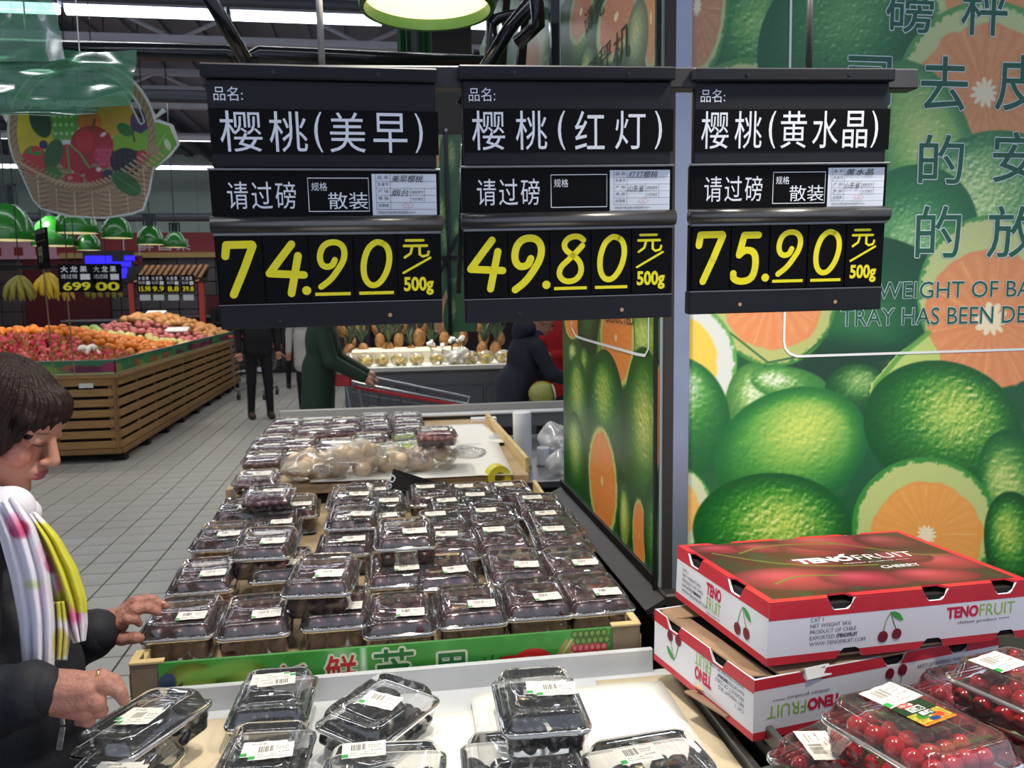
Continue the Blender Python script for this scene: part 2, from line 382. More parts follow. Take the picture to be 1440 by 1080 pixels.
def skin(prims, res, k=.012, lo=None, hi=None, carve=None, kc=.01, dent=None):
    los = []; his = []
    for p in prims:
        if p[0] == 'c': r = max(p[3], p[4]); los += [np.minimum(p[1], p[2])-r]; his += [np.maximum(p[1], p[2])+r]
        else: r = p[2].max(); los += [p[1]-r]; his += [p[1]+r]
    lo = np.min(los, 0)-res*3-k; hi = np.max(his, 0)+res*3+k; n = ((hi-lo)/res).astype(int)+2
    G = np.stack(np.meshgrid(*[lo[i]+res*np.arange(n[i]) for i in range(3)], indexing='ij'), -1)
    D = sdf(prims, G, k)
    if carve:
        d2 = -sdf(carve, G, .004); h = np.clip(.5-.5*(d2-D)/kc*-1, 0, 1); h = np.clip(.5+.5*(d2-D)/kc, 0, 1); D = D*(1-h)+d2*h+kc*h*(1-h)
    if dent is not None: D = D+dent(G)
    S = D < 0; A, B, C = S.shape
    cnt = np.zeros((A-1, B-1, C-1)); acc = np.zeros((A-1, B-1, C-1, 3))
    cs = lambda x, a, b, c: x[a:A-1+a, b:B-1+b, c:C-1+c]
    for ax in range(3):
        for u in (0,1):
            for v in (0,1):
                o0 = [0,0,0]; o1 = [0,0,0]; oth = [i for i in range(3) if i != ax]; o0[oth[0]] = o1[oth[0]] = u; o0[oth[1]] = o1[oth[1]] = v; o1[ax] = 1
                d0 = cs(D, *o0); d1 = cs(D, *o1); cr = (d0 < 0) != (d1 < 0)
                t = np.where(cr, d0/np.where(cr, d0-d1, 1), 0)
                for i in range(3): acc[..., i] += cr*((t if i == ax else o0[i]))
                cnt += cr
    act = cnt > 0; ids = -np.ones(act.shape, int); ids[act] = np.arange(act.sum()); ii = np.argwhere(act)
    V = lo+res*(ii+acc[act]/cnt[act][:, None]); Q = []
    for ax in range(3):
        o = [i for i in range(3) if i != ax]
        sl0 = [slice(1, -1)]*3; sl0[ax] = slice(0, -1); sl1 = list(sl0); sl1[ax] = slice(1, None)
        s0 = S[tuple(sl0)]; s1 = S[tuple(sl1)]; cr = np.argwhere(s0 != s1)
        if not len(cr): continue
        ps = cr.copy(); ps[:, o[0]] += 1; ps[:, o[1]] += 1; sg = s0[tuple(cr.T)]
        def g(a, b):
            q = ps.copy(); q[:, o[0]] -= a; q[:, o[1]] -= b; q = np.clip(q, 0, np.array(ids.shape)-1); return ids[tuple(q.T)]
        q = np.stack([g(1,1), g(0,1), g(0,0), g(1,0)], -1); fl = sg if ax != 1 else ~sg; q[~fl] = q[~fl][:, ::-1]; Q.append(q)
    Q = np.concatenate(Q); Q = Q[(Q >= 0).all(1)]; return V, Q
def skin_mesh(name, V, Q, cols=None):
    me = bpy.data.meshes.new(name); me.vertices.add(len(V)); me.vertices.foreach_set('co', V.astype(np.float32).ravel())
    me.loops.add(len(Q)*4); me.loops.foreach_set('vertex_index', Q.ravel().astype(np.int32))
    me.polygons.add(len(Q)); me.polygons.foreach_set('loop_start', np.arange(0, len(Q)*4, 4, dtype=np.int32))
    me.update(calc_edges=True); me.polygons.foreach_set('use_smooth', [True]*len(Q)); me.validate()
    if cols is not None: vcol(me, cols)
    return me
def body(name, prims, res, m, parent, k=.012, **kw):
    V, Q = skin(prims, res, k, **kw); return obj(name, skin_mesh(name, V, Q), m, parent)
# ================================================================== ROOM
white = mat('white', (235,236,235), .5); black = mat('black', (18,18,20), .4); steel = mat('steel', (150,152,158), .32, .9, var=.06, vscale=30)
M_grout = mat('grout', (44,40,38), .9)
M_tile = mat('floor_tile', (172,169,162), .34, var=.09, vscale=1.3, bump=.05, bscale=9, spec=.5)
M_deck = mat('ceiling_deck', (112,114,130), .8); M_truss = mat('truss_paint', (176,176,186), .6); M_trdark = mat('truss_dark', (60,62,72), .6)
# floor: square tiles with recessed joints
fl = struct('floor', MB().box((-2, 9.5, -.012), (18, 24, .012)), M_grout)
T = .2; tp = MB().bbox((0, 0, -.002), (T-.009, T-.009, .012), .0015).mesh('tile'); tp.materials.append(M_tile)
near = []; rest = []
for i in range(-38, 12):
    for j in range(8, 92):
        x, y = i*T-.1+.0, j*T+.05; u, v, d = None, None, None
        q = np.array((x, y, 0.))-CAM; z = q@_F; px = 720+FPX*(q@_R)/z; py = 540-FPX*(q@_U)/z
        vis = -10 < px < 1450 and py < 1090
        hid = (px > 330+(620-py)*-.1 and py > 600 and px > 345-(py-640)*.55) or (px < 95 and py < 1080 and px < 60)
        if vis and not hid: near.append((z, x, y))
        else: rest.append((x, y))
near.sort(); rest += [(x, y) for _, x, y in near[300:]]
for _, x, y in near[:300]:
    o = bpy.data.objects.new('tile', tp); COL.objects.link(o); o.parent = fl; o.location = (x, y, random.uniform(-.0005, .0005))
mb = MB()
for x, y in rest:
    h = (T-.009)/2; z = .004+random.uniform(-.0005, .0005)
    mb.add([(x-h,y-h,z),(x+h,y-h,z),(x+h,y+h,z),(x-h,y+h,z),(x-h,y-h,-.008),(x+h,y-h,-.008),(x+h,y+h,-.008),(x-h,y+h,-.008)], [(0,1,2,3),(4,5,1,0),(5,6,2,1),(6,7,3,2),(7,4,0,3)])
obj('floor_tiles', mb, M_tile, fl)['kind'] = 'stuff'
# ceiling deck with ribs
struct('ceiling', MB().box((-2, 9.5, CEIL+.12), (18, 24, .1)), M_deck)
mb = MB()
for i in range(44): mb.box((-10.8+i*.4, 9.5, CEIL+.045), (.14, 24, .05))
struct('trim_1', mb, M_deck)['kind'] = 'structure'
# roof trusses along X: chords, diagonals
def truss(y, z, x0=-10, x1=6, h=.42, step=.9, m=M_truss):
    t = thing('roof_truss', 'grey steel roof truss %s' % TR.pop(0), 'truss', (0, y, z), group='roof trusses'); 
    obj('chord', MB().box(((x0+x1)/2, 0, h), (x1-x0, .09, .07)), m, t); obj('chord', MB().box(((x0+x1)/2, 0, 0), (x1-x0, .09, .07)), m, t)
    n = int((x1-x0)/step)
    for i in range(n):
        xa = x0+i*step; xb = xa+step
        if i % 2: a, b = (xa, 0, 0), (xb, 0, h)
        else: a, b = (xa, 0, h), (xb, 0, 0)
        if not (-8.5 < xa < 3.5): continue
        obj('web_bar', MB().tube([a, b], .022, 4), m, t)
TR = ['nearest the hanging price boards', 'just behind the first long tube row', 'above the hanging fruit basket cutout', 'above the fruit island front', 'above the fruit island rear', 'closest to the far wall']
for i, y in enumerate((5.6, 8.7, 11.6)): truss(y, 4.1, m=M_truss)
# purlins and cross beams along the shop
for i, x in enumerate((-8.0, -5.6, -3.4, -1.6, 0.6, 2.8)):
    struct('trim_%d' % (i+2), MB().box((x, 9.5, 4.5), (.10, 22, .16)), M_trdark)
# pipes running across, lower
def pipe(y, z, r, m, x0=-9, x1=4, label=''):
    o = obj('ceiling_pipe', MB().tube([(x0, y, z), (x1, y, z)], r, 10), m); tag(o, label, 'pipe')
pipe(6.1, 3.62, .035, M_trdark, label='thin dark pipe crossing under the ceiling in front of the first tube row')
pipe(8.4, 3.50, .06, M_trdark, label='thick dark pipe crossing behind the basket cutout handle')
pipe(14.5, 2.93, .07, M_trdark, label='thick dark pipe crossing in front of the pale upper wall')
pipe(11.9, 3.75, .04, M_truss, label='grey pipe crossing over the fruit island')
# tube light rows
M_tube = mat('tube_glow', (236,244,255), .5, emit=5.0)
def tube_run(i, y, x0, x1, seg):
    x = x0; k = 0
    while x < x1:
        if k % 1 == 0:
            lab = 'long white fluorescent tube light in the %s row' % ('row nearest the price boards', 'second', 'third', 'fourth', 'fifth')[i].replace('row nearest', 'nearest')
            t = thing('tube_light', lab, 'light', (x+seg/2, y, 3.99), group='tube lights of row %s' % 'ABCDE'[i])
            t['label'] = ('tube light, %s from left, ceiling row ' % ('first','second','third','fourth','fifth','sixth','seventh','eighth')[min(k,7)] + ('closest to the price boards', 'seen through the basket handle', 'just above the grape leaf of the basket', 'over the rear of the fruit island', 'nearest the far wall')[i])
            obj('tube', MB().tube([(-seg/2+.03, 0, -.03), (seg/2-.03, 0, -.03)], .035 if i else .05, 8), M_tube, t)
            obj('housing', MB().box((0, 0, .02), (seg-.04, .1, .05)), M_truss, t)
        x += seg; k += 1
tube_run(0, 7.45, -6.4, 1.4, 1.3); tube_run(1, 10.3, -7.4, 1.6, 1.5); tube_run(2, 13.15, -8.2, 1, 1.5); tube_run(3, 16.0, -8.6, 0, 1.5)
# far wall
YW = 19.0
M_pale = mat('pale_wall', (178,196,186), .8, var=.05, vscale=.6)
M_wtile = mat('wall_tile', (92,82,82), .3, var=.12, vscale=.7); M_red = mat('red_panel', (92,14,22), .5); M_redb = mat('red_band', (150,40,44), .5)
M_pink = mat('pink_panel', (226,170,186), .5); M_dk = mat('dark_wall', (46,40,42), .8)
wb = struct('wall_back', MB().box((-3, YW+.15, 2.4), (16, .2, 4.8)), M_dk)
obj('upper_wall', MB().box((-3, YW, 3.85), (16, .1, 1.7)), M_pale, wb)
for i in range(9): obj('wall_seam', MB().box((-9.5+i*1.4, YW-.055, 3.85), (.03, .02, 1.7)), M_truss, wb)
tm = MB().bbox((0, 0, 0), (.385, .03, .285), .004).mesh('tile'); tm.materials.append(M_wtile)
for i in range(27):
    for j in range(3, 11):
        x = -9.4+i*.4; z = .15+j*.3-.9+.75
        o = bpy.data.objects.new('tile', tm); COL.objects.link(o); o.parent = wb; o.location = (x, YW-.02, z-.0)
# red-pink sign band
obj('band', MB().box((-7.0, YW-.12, 2.73), (5.0, .12, .54)), M_pink, wb)
mb = MB()
for i in range(7): mb.box((-9.2+i*.42, YW-.19, 2.62), (.17, .02, .17))
obj('band_squares', mb, M_redb, wb)
obj('band', MB().box((-2.55, YW-.12, 2.73), (.5, .12, .54)), M_pink, wb)
obj('band_squares', MB().box((-2.55, YW-.19, 2.78), (.5, .02, .14)), M_redb, wb)
for bx in (-.5, .5): pass
sg = thing('market_sign', 'long red shop sign band with pale lettering on the far wall', 'sign', (-5.0, YW-.2, 2.73))
obj('board', MB().box((0, 0, 0), (3.4, .1, .54)), M_redb, sg)
obj('board_edge', MB().box((0, -.06, -.21), (3.4, .02, .11)), mat('band_gold', (196,160,96), .6), sg)
mb = MB(); put_text(mb, '鲜 国 果', -.1, .95, -.12, .14, -.06, .02); obj('lettering', mb, mat('pale_letter', (210,196,190), .6), sg)
# soffit shade
# red wall panels and pilasters behind the bananas
for i, (x, z, sx, sz) in enumerate(((-6.65, 1.55, 1.7, 2.1), (-9.2, 1.6, 1.4, 2.2), (-3.4, 1.25, .8, .8))):
    obj('red_panel', MB().bbox((x, YW-.08, z), (sx, .08, sz), .01), M_red, wb)
struct('wall_left', MB().box((-9.9, 9.5, 2.4), (.2, 20, 4.8)), M_dk)
# blue lit screen shapes over the rear stalls
M_blue = mat('blue_glow', (40,30,255), .5, emit=1.6)
bs = thing('neon_screen', 'deep blue glowing sign above the far stalls', 'sign', tuple(ony(153, 379, 17.5)))
obj('panel', MB().box((0, .03, 0), (.95, .04, .75)), M_dk, bs); obj('hanger_rod', MB().tube([(-.3,.03,.37),(-.3,.03,2.6)], .012, 5).tube([(.3,.03,.37),(.3,.03,2.6)], .012, 5), M_truss, bs)
obj('glow', MB().bbox((-.18, 0, .16), (.5, .03, .22), .02).bbox((.22, 0, .1), (.42, .03, .1), .02).bbox((.18, 0, -.12), (.34, .03, .3), .02).bbox((.4, 0, .22), (.2, .03, .1), .02), M_blue, bs)
rb = thing('red_banner', 'dark red lettered banner above the blue screen', 'banner', tuple(ony(160, 367, 17.7)))
obj('cloth', MB().box((0, 0, 0), (1.1, .03, .2)), M_red, rb); obj('hanger_rod', MB().tube([(-.5,0,.1),(-.5,0,2.5)], .012, 5).tube([(.5,0,.1),(.5,0,2.5)], .012, 5), M_truss, rb)
mb = MB(); put_text(mb, '新鲜水果', -.45, .45, -.06, .06, -.02, .02); obj('lettering', mb, mat('gold_letter', (200,130,60), .6), rb)
# right/behind-shop back wall beyond the pineapple stand
struct('wall_right', MB().box((3.9, 11, 2.4), (.2, 18, 4.8)), M_dk)
# ================================================================== green pendant lamps
M_green = mat('lamp_green', (34,120,34), .25, spec=.6, coat=.4); M_lampin = mat('lamp_inner', (200,196,160), .4, emit=.25); M_bulb = mat('bulb_glow', (255,244,214), .4, emit=9)
M_cage = mat('lamp_cage', (52,62,66), .5, .4)
def pendant(px, py, y, rad, label, top=4.7, can=True):
    """px,py: centre of the lamp mouth in the photograph, y its distance"""
    p = ony(px, py, y); t = thing('pendant_lamp', label, 'lamp', tuple(p), group='green pendant lamps')
    r = rad; prof = [(r*1.0, 0), (r*1.02, r*.05), (r*.99, r*.4), (r*.90, r*.8), (r*.70, r*1.15), (r*.46, r*1.38), (r*.3, r*1.48)]
    obj('shade', MB().lathe(prof, 26), M_green, t, smooth=True)
    obj('inner_shade', MB().lathe([(q[0]*.96, q[1]*.95+.002) for q in prof], 26), M_lampin, t, smooth=True)
    obj('bulb', MB().sphere((0, 0, r*.42), r*.2), M_bulb, t, smooth=True)
    hz = r*1.48
    obj('lamp_housing', MB().lathe([(r*.3, hz-.01), (r*.3, hz+r*.75), (r*.12, hz+r*.78)], 14, caps=True), M_cage, t)
    obj('bracket', MB().box((0, 0, hz+r*.78), (r*.95, .02, .02)).box((r*.44, 0, hz+r*.4), (.015, .02, r*.8)).box((-r*.44, 0, hz+r*.4), (.015, .02, r*.8)), M_cage, t)
    obj('cord', MB().tube([(0, 0, hz+r*.7), (0, 0, top-p[2])], .006, 6), M_cage, t)
    return t
for a in ((12, 338, 8.2, .22, 'green pendant lamp at the left edge above the bananas'), (76, 346, 9.5, .21, 'green pendant lamp half behind the dark side price board'),
          (109, 328, 8.6, .185, 'wide green pendant lamp just under the basket cutout'), (125, 352, 9.6, .125, 'small low green pendant lamp under the basket cutout'),
          (165, 335, 9.2, .155, 'green pendant lamp under the right part of the basket cutout'), (212, 344, 9.6, .14, 'green pendant lamp right of the basket cutout, second from the price boards'),
          (247, 348, 10.4, .125, 'small green pendant lamp nearest the left price board')):
    pendant(*a)
# ================================================================== HANGING PRICE BOARDS
M_sgn = mat('sign_charcoal', (22,24,31), .55, var=.12, vscale=14, spec=.3); M_sgn2 = mat('sign_black', (5,5,7), .5, var=.2, vscale=10, spec=.12)
M_rod = mat('sign_roller', (104,102,100), .30, .8); M_wlet = mat('white_letter', (236,240,248), .6); M_yel = mat('yellow_digit', (250,236,10), .5)
M_form = mat('form_paper', (226,232,242), .6); M_ink = mat('ink', (70,72,84), .7); M_hand = mat('hand_ink', (40,40,50), .7); M_pinkink = mat('pink_ink', (214,140,150), .7)
M_edge = mat('sign_worn_edge', (120,122,128), .4, .5); M_tan = mat('hole_tan', (196,150,110), .7)
GL = {'7': [[(.03,.76),(.09,.97),(.9,.975)], [(.92,.95),(.6,.52),(.2,.03)]],
      '4': [[(.68,.97),(.36,.70),(.04,.42),(.97,.38)], [(.84,.75),(.74,.45),(.60,.03)]],
      '5': [[(.95,.95),(.42,.95),(.24,.55)], ['s',(.24,.55),(.45,.66),(.82,.62),(.88,.34),(.75,.06),(.35,.0),(.05,.06),(.04,.18)]],
      '9': [['s',(.60,.60),(.50,.46),(.20,.44),(.06,.62),(.16,.88),(.42,1.),(.78,.99),(.96,.84),(.92,.60),(.70,.38),(.42,.15),(.08,.0)]],
      '8': [['s',(.97,.93),(.8,1.02),(.45,1.),(.24,.86),(.30,.70),(.6,.58),(.86,.42),(.90,.18),(.66,.0),(.28,-.02),(.04,.12),(.10,.32),(.40,.48),(.72,.66),(.93,.80)]],
      '0': [['o',(.62,1.),(.92,.90),(1.,.62),(.86,.28),(.56,.02),(.26,.0),(.06,.18),(.04,.5),(.2,.82),(.42,.96)]]}
def glyph(mb, ch, x0, x1, z0, z1, wd, y):
    for st in GL[ch]:
        fl_ = st[0] if isinstance(st[0], str) else ''
        pts = [p for p in st if not isinstance(p, str)]
        if fl_ == 'o': pts = pts+[pts[0]]
        pts = [(x0+p[0]*(x1-x0), z0+p[1]*(z1-z0)) for p in pts]
        if fl_ == 'o':
            for _ in range(2):
                q = []
                for a, b in zip(pts[:-1], pts[1:]): q += [(a[0]*.75+b[0]*.25, a[1]*.75+b[1]*.25), (a[0]*.25+b[0]*.75, a[1]*.25+b[1]*.75)]
                pts = q+[q[0]]
            stroke(mb, pts[:-1], wd, y, closed=True)
        elif fl_ == 's': stroke(mb, smooth_path(pts, 3), wd, y)
        else:
            for a, b in zip(pts[:-1], pts[1:]): stroke(mb, [a, b], wd, y)
def form_card(t, x0, x1, z0, z1, y, hand1, hand2):
    f = obj('form_card', MB().box(((x0+x1)/2, y+.0015, (z0+z1)/2), (x1-x0, .001, z1-z0)), M_form, t, loc=None)
    W = x1-x0; H = z1-z0; yy = y-.0003; X = lambda u: x0+u*W; Z = lambda v: z0+v*H
    mb = MB(); ln = lambda u0, v0, u1, v1: stroke(mb, [(X(u0), Z(v0)), (X(u1), Z(v1))], .0004, yy, cap=False)
    for v in (.14, .31, .48, .65, .82): ln(.06, v, .99, v)
    ln(.06, .14, .06, .99); ln(.28, .14, .28, .99); ln(.59, .31, .59, .65); ln(.81, .31, .81, .65)
    for v, s in ((.86,'品 名'), (.69,'条 编 号'), (.52,'产 地'), (.35,'等 级'), (.18,'经营者')):
        put_text(mb, s, X(.09), X(.25), Z(v+.02), Z(v+.10), yy)
    put_text(mb, '规格/型号', X(.61), X(.79), Z(.52), Z(.60), yy); put_text(mb, '计价单位', X(.61), X(.79), Z(.35), Z(.43), yy)
    put_text(mb, '河南省价格监督检查局监制 NO.4', X(.07), X(.66), Z(.035), Z(.10), yy)
    obj('form_print', mb, M_ink, f)
    mb = MB(); put_text(mb, hand1, X(.30), X(.80), Z(.80), Z(.97), yy, shear=.25); put_text(mb, hand2, X(.29), X(.57), Z(.46), Z(.63), yy, shear=.2)
    obj('handwriting', mb, M_hand, f)
    mb = MB(); stroke(mb, [(X(.55)+.007*math.cos(k*PI/6), Z(.23)+.0027*math.sin(k*PI/6)) for k in range(12)], .0005, yy, closed=True); disc(mb, X(.55), Z(.23), .0008, yy)
    obj('stamp', mb, M_pinkink, f)
def price_board(c_px, top_py, y, W, H, label, name, digits, spec_box, h1, h2, rot, names_fit, n2fit=(.07, .375), holes=()):
    """local frame: hangs from its top edge at z=0, front faces -Y"""
    p = dep(c_px, top_py, y); t = thing('price_board', label, 'sign', tuple(p), rot, 'hanging black price boards')
    w = W/2; th = .012; K = H/.337
    z = lambda px: -(px)*K*.000913                     # px below the top edge on the left-hand board
    X = lambda u: -w+u*W
    obj('header_bar', MB().bbox((0, 0, z(9)), (W, .024, -z(19)), .002), M_sgn, t)
    obj('upper_panel', MB().bbox((.001, .004, (z(19)+z(138))/2), (W-.008, th, z(19)-z(138)), .0015), M_sgn, t)
    obj('name_strip', MB().box((.003, -.0028, (z(58)+z(119))/2), (W-.006, .0012, z(58)-z(119))), M_sgn2, t)
    obj('rail', MB().bbox((0, -.004, z(140)), (W+.002, .012, .003), .0008), M_edge, t)
    obj('middle_panel', MB().bbox((0, .002, (z(141)+z(207))/2), (W, th, z(141)-z(207)), .001), M_sgn2, t)
    obj('roller', MB().tube([(-w-.002, -.008, z(217)), (w+.002, -.008, z(217))], .0105, 16), M_rod, t, smooth=True)
    obj('roller_lip', MB().bbox((0, -.006, z(230)), (W, .014, .004), .001), M_edge, t)
    obj('digit_panel', MB().bbox((0, .0, (z(229)+z(332))/2), (W, th, z(229)-z(332)), .001), M_sgn2, t)
    # five number cards that can be swapped
    cw = W*.985/5
    for k in range(5):
        obj('number_card', MB().box((X(.0075)+cw*(k+.5), -.0078, (z(233)+z(329))/2), (cw-.0022, .0014, z(233)-z(329))), M_sgn2, t)
    lb = MB().bbox((0, .002, (z(332)+z(368))/2), (W, .02, z(332)-z(368)), .0015); obj('bottom_bar', lb, M_sgn, t)
    mb = MB(); stroke(mb, [(-w, z(332)), (w, z(332))], .0012, -.0085, cap=False); obj('bar_edge', mb, M_edge, t)
    hm = MB(); hc = MB()
    for u, v, kind in holes: disc(hc if kind else hm, X(u), z(v), .0028, -.0128 if v < 30 else -.0086)
    if hm.v: obj('screw_hole', hm, black, t)
    if hc.v: obj('screw_hole', hc, M_tan, t)
    wl = MB(); yy = -.0024; put_text(wl, '品名:', X(.045), X(.165), z(48), z(29), yy-.0004)
    for s, u0, u1 in names_fit: put_text(wl, s, X(u0), X(u1), z(116), z(61), -.0037, .0)
    ym = -.0044
    for k, s in enumerate('请过磅'):
        a = n2fit[0]+(n2fit[1]-n2fit[0])*k/3; put_text(wl, s, X(a), X(a+(n2fit[1]-n2fit[0])/3*.86), z(195), z(157), ym, .0)
    bx0, bx1 = X(.415), X(.68); b0, b1 = z(199), z(152)
    stroke(wl, [(bx0, b0), (bx1, b0), (bx1, b1), (bx0, b1), (bx0, b0)], .0011, ym, cap=False)
    put_text(wl, '规格', bx0+.004, bx0+.024, z(170), z(158), ym)
    if spec_box: put_text(wl, '散装', X(.50), X(.675), z(196), z(172), ym)
    obj('white_lettering', wl, M_wlet, t)
    form_card(t, X(.695), X(.985), z(205), z(146), -.0052, h1, h2)
    yl = MB(); yd = -.0088
    for k, ch in enumerate(digits):
        c0 = X(.0075)+cw*k
        if k < 2:
            s = {'7': (.16, .95), '4': (.08, 1.0), '9': (.10, .95), '5': (.05, .85)}[ch]
            glyph(yl, ch, c0+cw*s[0], c0+cw*s[1]-.006, z(319), z(243), .0098, yd)
        else: glyph(yl, ch, c0+cw*.19, c0+cw*.84, z(308), z(243), .0078, yd); stroke(yl, [(c0+cw*.10, z(319)), (c0+cw*.90, z(319))], .0042, yd, cap=False)
    disc(yl, X(.0075)+cw*2-.005, z(313), .0058, yd-.0002, n=18)
    c0 = X(.0075)+cw*4
    stroke(yl, [(c0+cw*.22, z(242)), (c0+cw*.62, z(242))], .0035, yd); stroke(yl, [(c0+cw*.17, z(250)), (c0+cw*.70, z(250))], .0035, yd)
    stroke(yl, [(c0+cw*.36, z(251)), (c0+cw*.32, z(261)), (c0+cw*.18, z(267))], .0034, yd)
    stroke(yl, [(c0+cw*.53, z(251)), (c0+cw*.53, z(263)), (c0+cw*.60, z(266)), (c0+cw*.72, z(264)), (c0+cw*.74, z(259))], .0034, yd)
    stroke(yl, [(c0+cw*.14, z(290)), (c0+cw*.78, z(268))], .0030, yd)
    put_text(yl, '500g', c0+cw*.14, c0+cw*.84, z(324), z(296), yd, .035)
    obj('yellow_digits', yl, M_yel, t)
    return t
nf1 = [('樱',.06,.235), ('桃',.265,.425), ('(',.455,.49), ('美',.52,.675), ('早',.71,.86), (')',.895,.93)]
nf2 = [('樱',.055,.205), ('桃',.255,.40), ('(',.45,.485), ('红',.53,.67), ('灯',.72,.865), (')',.91,.945)]
nf3 = [('樱',.05,.185), ('桃',.215,.35), ('(',.385,.42), ('黄',.445,.575), ('水',.605,.735), ('晶',.76,.885), (')',.905,.94)]
price_board(452, 94, 1.02, .288, .327, 'black hanging price board reading 74.90 in yellow digits', '', '7490', True, '美早樱桃', '烟台', (R(7.0), R(-.6), R(2)), nf1, holes=((.30,10,0), (.74,10,0), (.255,357,0), (.755,353,1)))
price_board(798, 95, 1.09, .293, .338, 'black hanging price board reading 49.80 in yellow digits, between the other two', '', '4980', False, '红灯樱桃', '山东省', (R(3.5), R(-.8), R(-1)), nf2, holes=((.25,10,0), (.775,10,0), (.255,354,0), (.75,354,1)))
price_board(1115, 98, 1.14, .291, .338, 'black hanging price board reading 75.90 in yellow digits, overlapping the lime poster', '', '7590', True, '黄水晶', '山东省', (R(3.5), R(-.6), R(-3)), nf3, holes=((.26,9,0), (.765,9,0), (.26,354,1), (.755,354,1)))
# the rail the boards hang from, its rods, and the black pipe frame above
M_pipe = mat('black_pipe', (28,30,36), .25, .5, coat=.3)
a = dep(286, 110, 1.045); b = dep(1284, 114, 1.19)
rl = thing('hanging_rail', 'black square rail behind the top of the three price boards', 'rail', tuple(a))
d = Vector(b)-Vector(a)
obj('bar', MB().bbox(tuple(d/2), (.028, .028, d.length), .002, d.to_track_quat('Z', 'Y').to_matrix()), mat('rail_black', (44,44,48), .5, var=.3, vscale=20), rl)
def pipe_px(name, pts, r, m, label, cat='pipe', n=12):
    P = [tuple(dep(*p)) for p in pts]; P0 = Vector(P[0]); o = obj(name, MB().tube([tuple(Vector(q)-P0) for q in P], r, n), m, smooth=True, loc=P0); return tag(o, label, cat)
pipe_px('hanger_pipe', [(262,-60,1.05), (345,84,1.12)], .0095, M_pipe, 'shiny black slanting pipe coming down to the left price board')
pipe_px('hanger_rod', [(446,-60,1.09), (453,96,1.10)], .0045, mat('rod_grey', (150,146,138), .5, var=.3, vscale=30), 'thin pale grey rod dropping onto the left price board', 'rod')
pipe_px('hanger_rod', [(1141,-60,1.17), (1137,100,1.19)], .0045, mat('rod_dark', (60,58,58), .5), 'thin dark rod dropping onto the right price board', 'rod')
pipe_px('frame_bar', [(-60,64,2.9), (322,76,2.9), (334,84,2.9)], .03, M_pipe, 'black horizontal frame bar running left from the slanting pipe', 'pipe')
pipe_px('frame_bar', [(352,84,2.9), (364,77,2.9), (700,90,3.2)], .03, M_pipe, 'black horizontal frame bar running right from the slanting pipe', 'pipe')
pipe_px('frame_pipe', [(780,-40,2.6), (715,42,2.6), (650,150,2.6)], .022, M_pipe, 'black glossy pipe slanting beside the big pendant lamp', 'pipe')
pipe_px('frame_pipe', [(753,-30,2.4), (757,34,2.45), (728,60,2.5)], .022, M_pipe, 'black upright pipe stub with bent foot near the upper poster', 'pipe')
pipe_px('frame_pipe', [(690,22,3.0), (693,60,3.0), (694,120,3.0)], .02, M_pipe, 'black upright pipe under the bent corner of the frame', 'pipe')
pipe_px('frame_pipe', [(760,18,3.0), (715,22,3.0), (700,26,3.0), (691,36,3.0), (689,120,3.0)], .02, M_pipe, 'black bent corner pipe of the frame right of the big lamp', 'pipe')
M_rimg = mat('rim_green', (46,96,36), .45)
# big lamp right over the boards
bl = dep(601, 12, 2.35)
t = thing('pendant_lamp', 'large glowing green-rimmed pendant lamp at the top of the photo', 'lamp', tuple(bl), (R(0), 0, 0))
r = .19
obj('shade', MB().lathe([(r*.985, -.0), (r, 0.003), (r*1.0, .035), (r*.80, .12), (r*.5, .19), (r*.34, .21)], 48), M_green, t, smooth=True)
obj('rim', MB().lathe([(r*.95, -.004), (r*1.0, -.006), (r*1.03, .012), (r*1.0, .035)], 48), M_rimg, t, smooth=True)
obj('inner_lip', MB().lathe([(r*.955, -.004), (r*.935, .028)], 48), M_rimg, t, smooth=True)
obj('inner_shade', MB().lathe([(r*.935, .027), (r*.80, .10), (r*.5, .165), (.02, .175)], 48), mat('lamp_glow', (255,240,196), .4, emit=.75), t, smooth=True)
obj('bulb', MB().sphere((0, 0, .10), .055), M_bulb, t, smooth=True)
obj('lamp_housing', MB().lathe([(.066, .2), (.066, .35), (.03, .37)], 20, caps=True), M_cage, t)
# dark green lamp body of the next lamp, seen under it
t = thing('lamp_ballast', 'dark green ribbed lamp ballast hanging below the big lamp', 'lamp', tuple(dep(583, 62, 3.3)))
obj('core', MB().lathe([(.045, -.12), (.045, .11)], 20, caps=True), mat('ballast_dark', (24,34,30), .5), t)
for k in range(12):
    an = 2*PI*k/12; obj('fin', MB().box((.055*math.cos(an), .055*math.sin(an), 0), (.03, .004, .21), (0, 0, an)), mat('ballast_green', (26,70,34), .4), t)
obj('cord', MB().tube([(0,0,.11), (0,0,2.0)], .006, 6), M_cage, t)
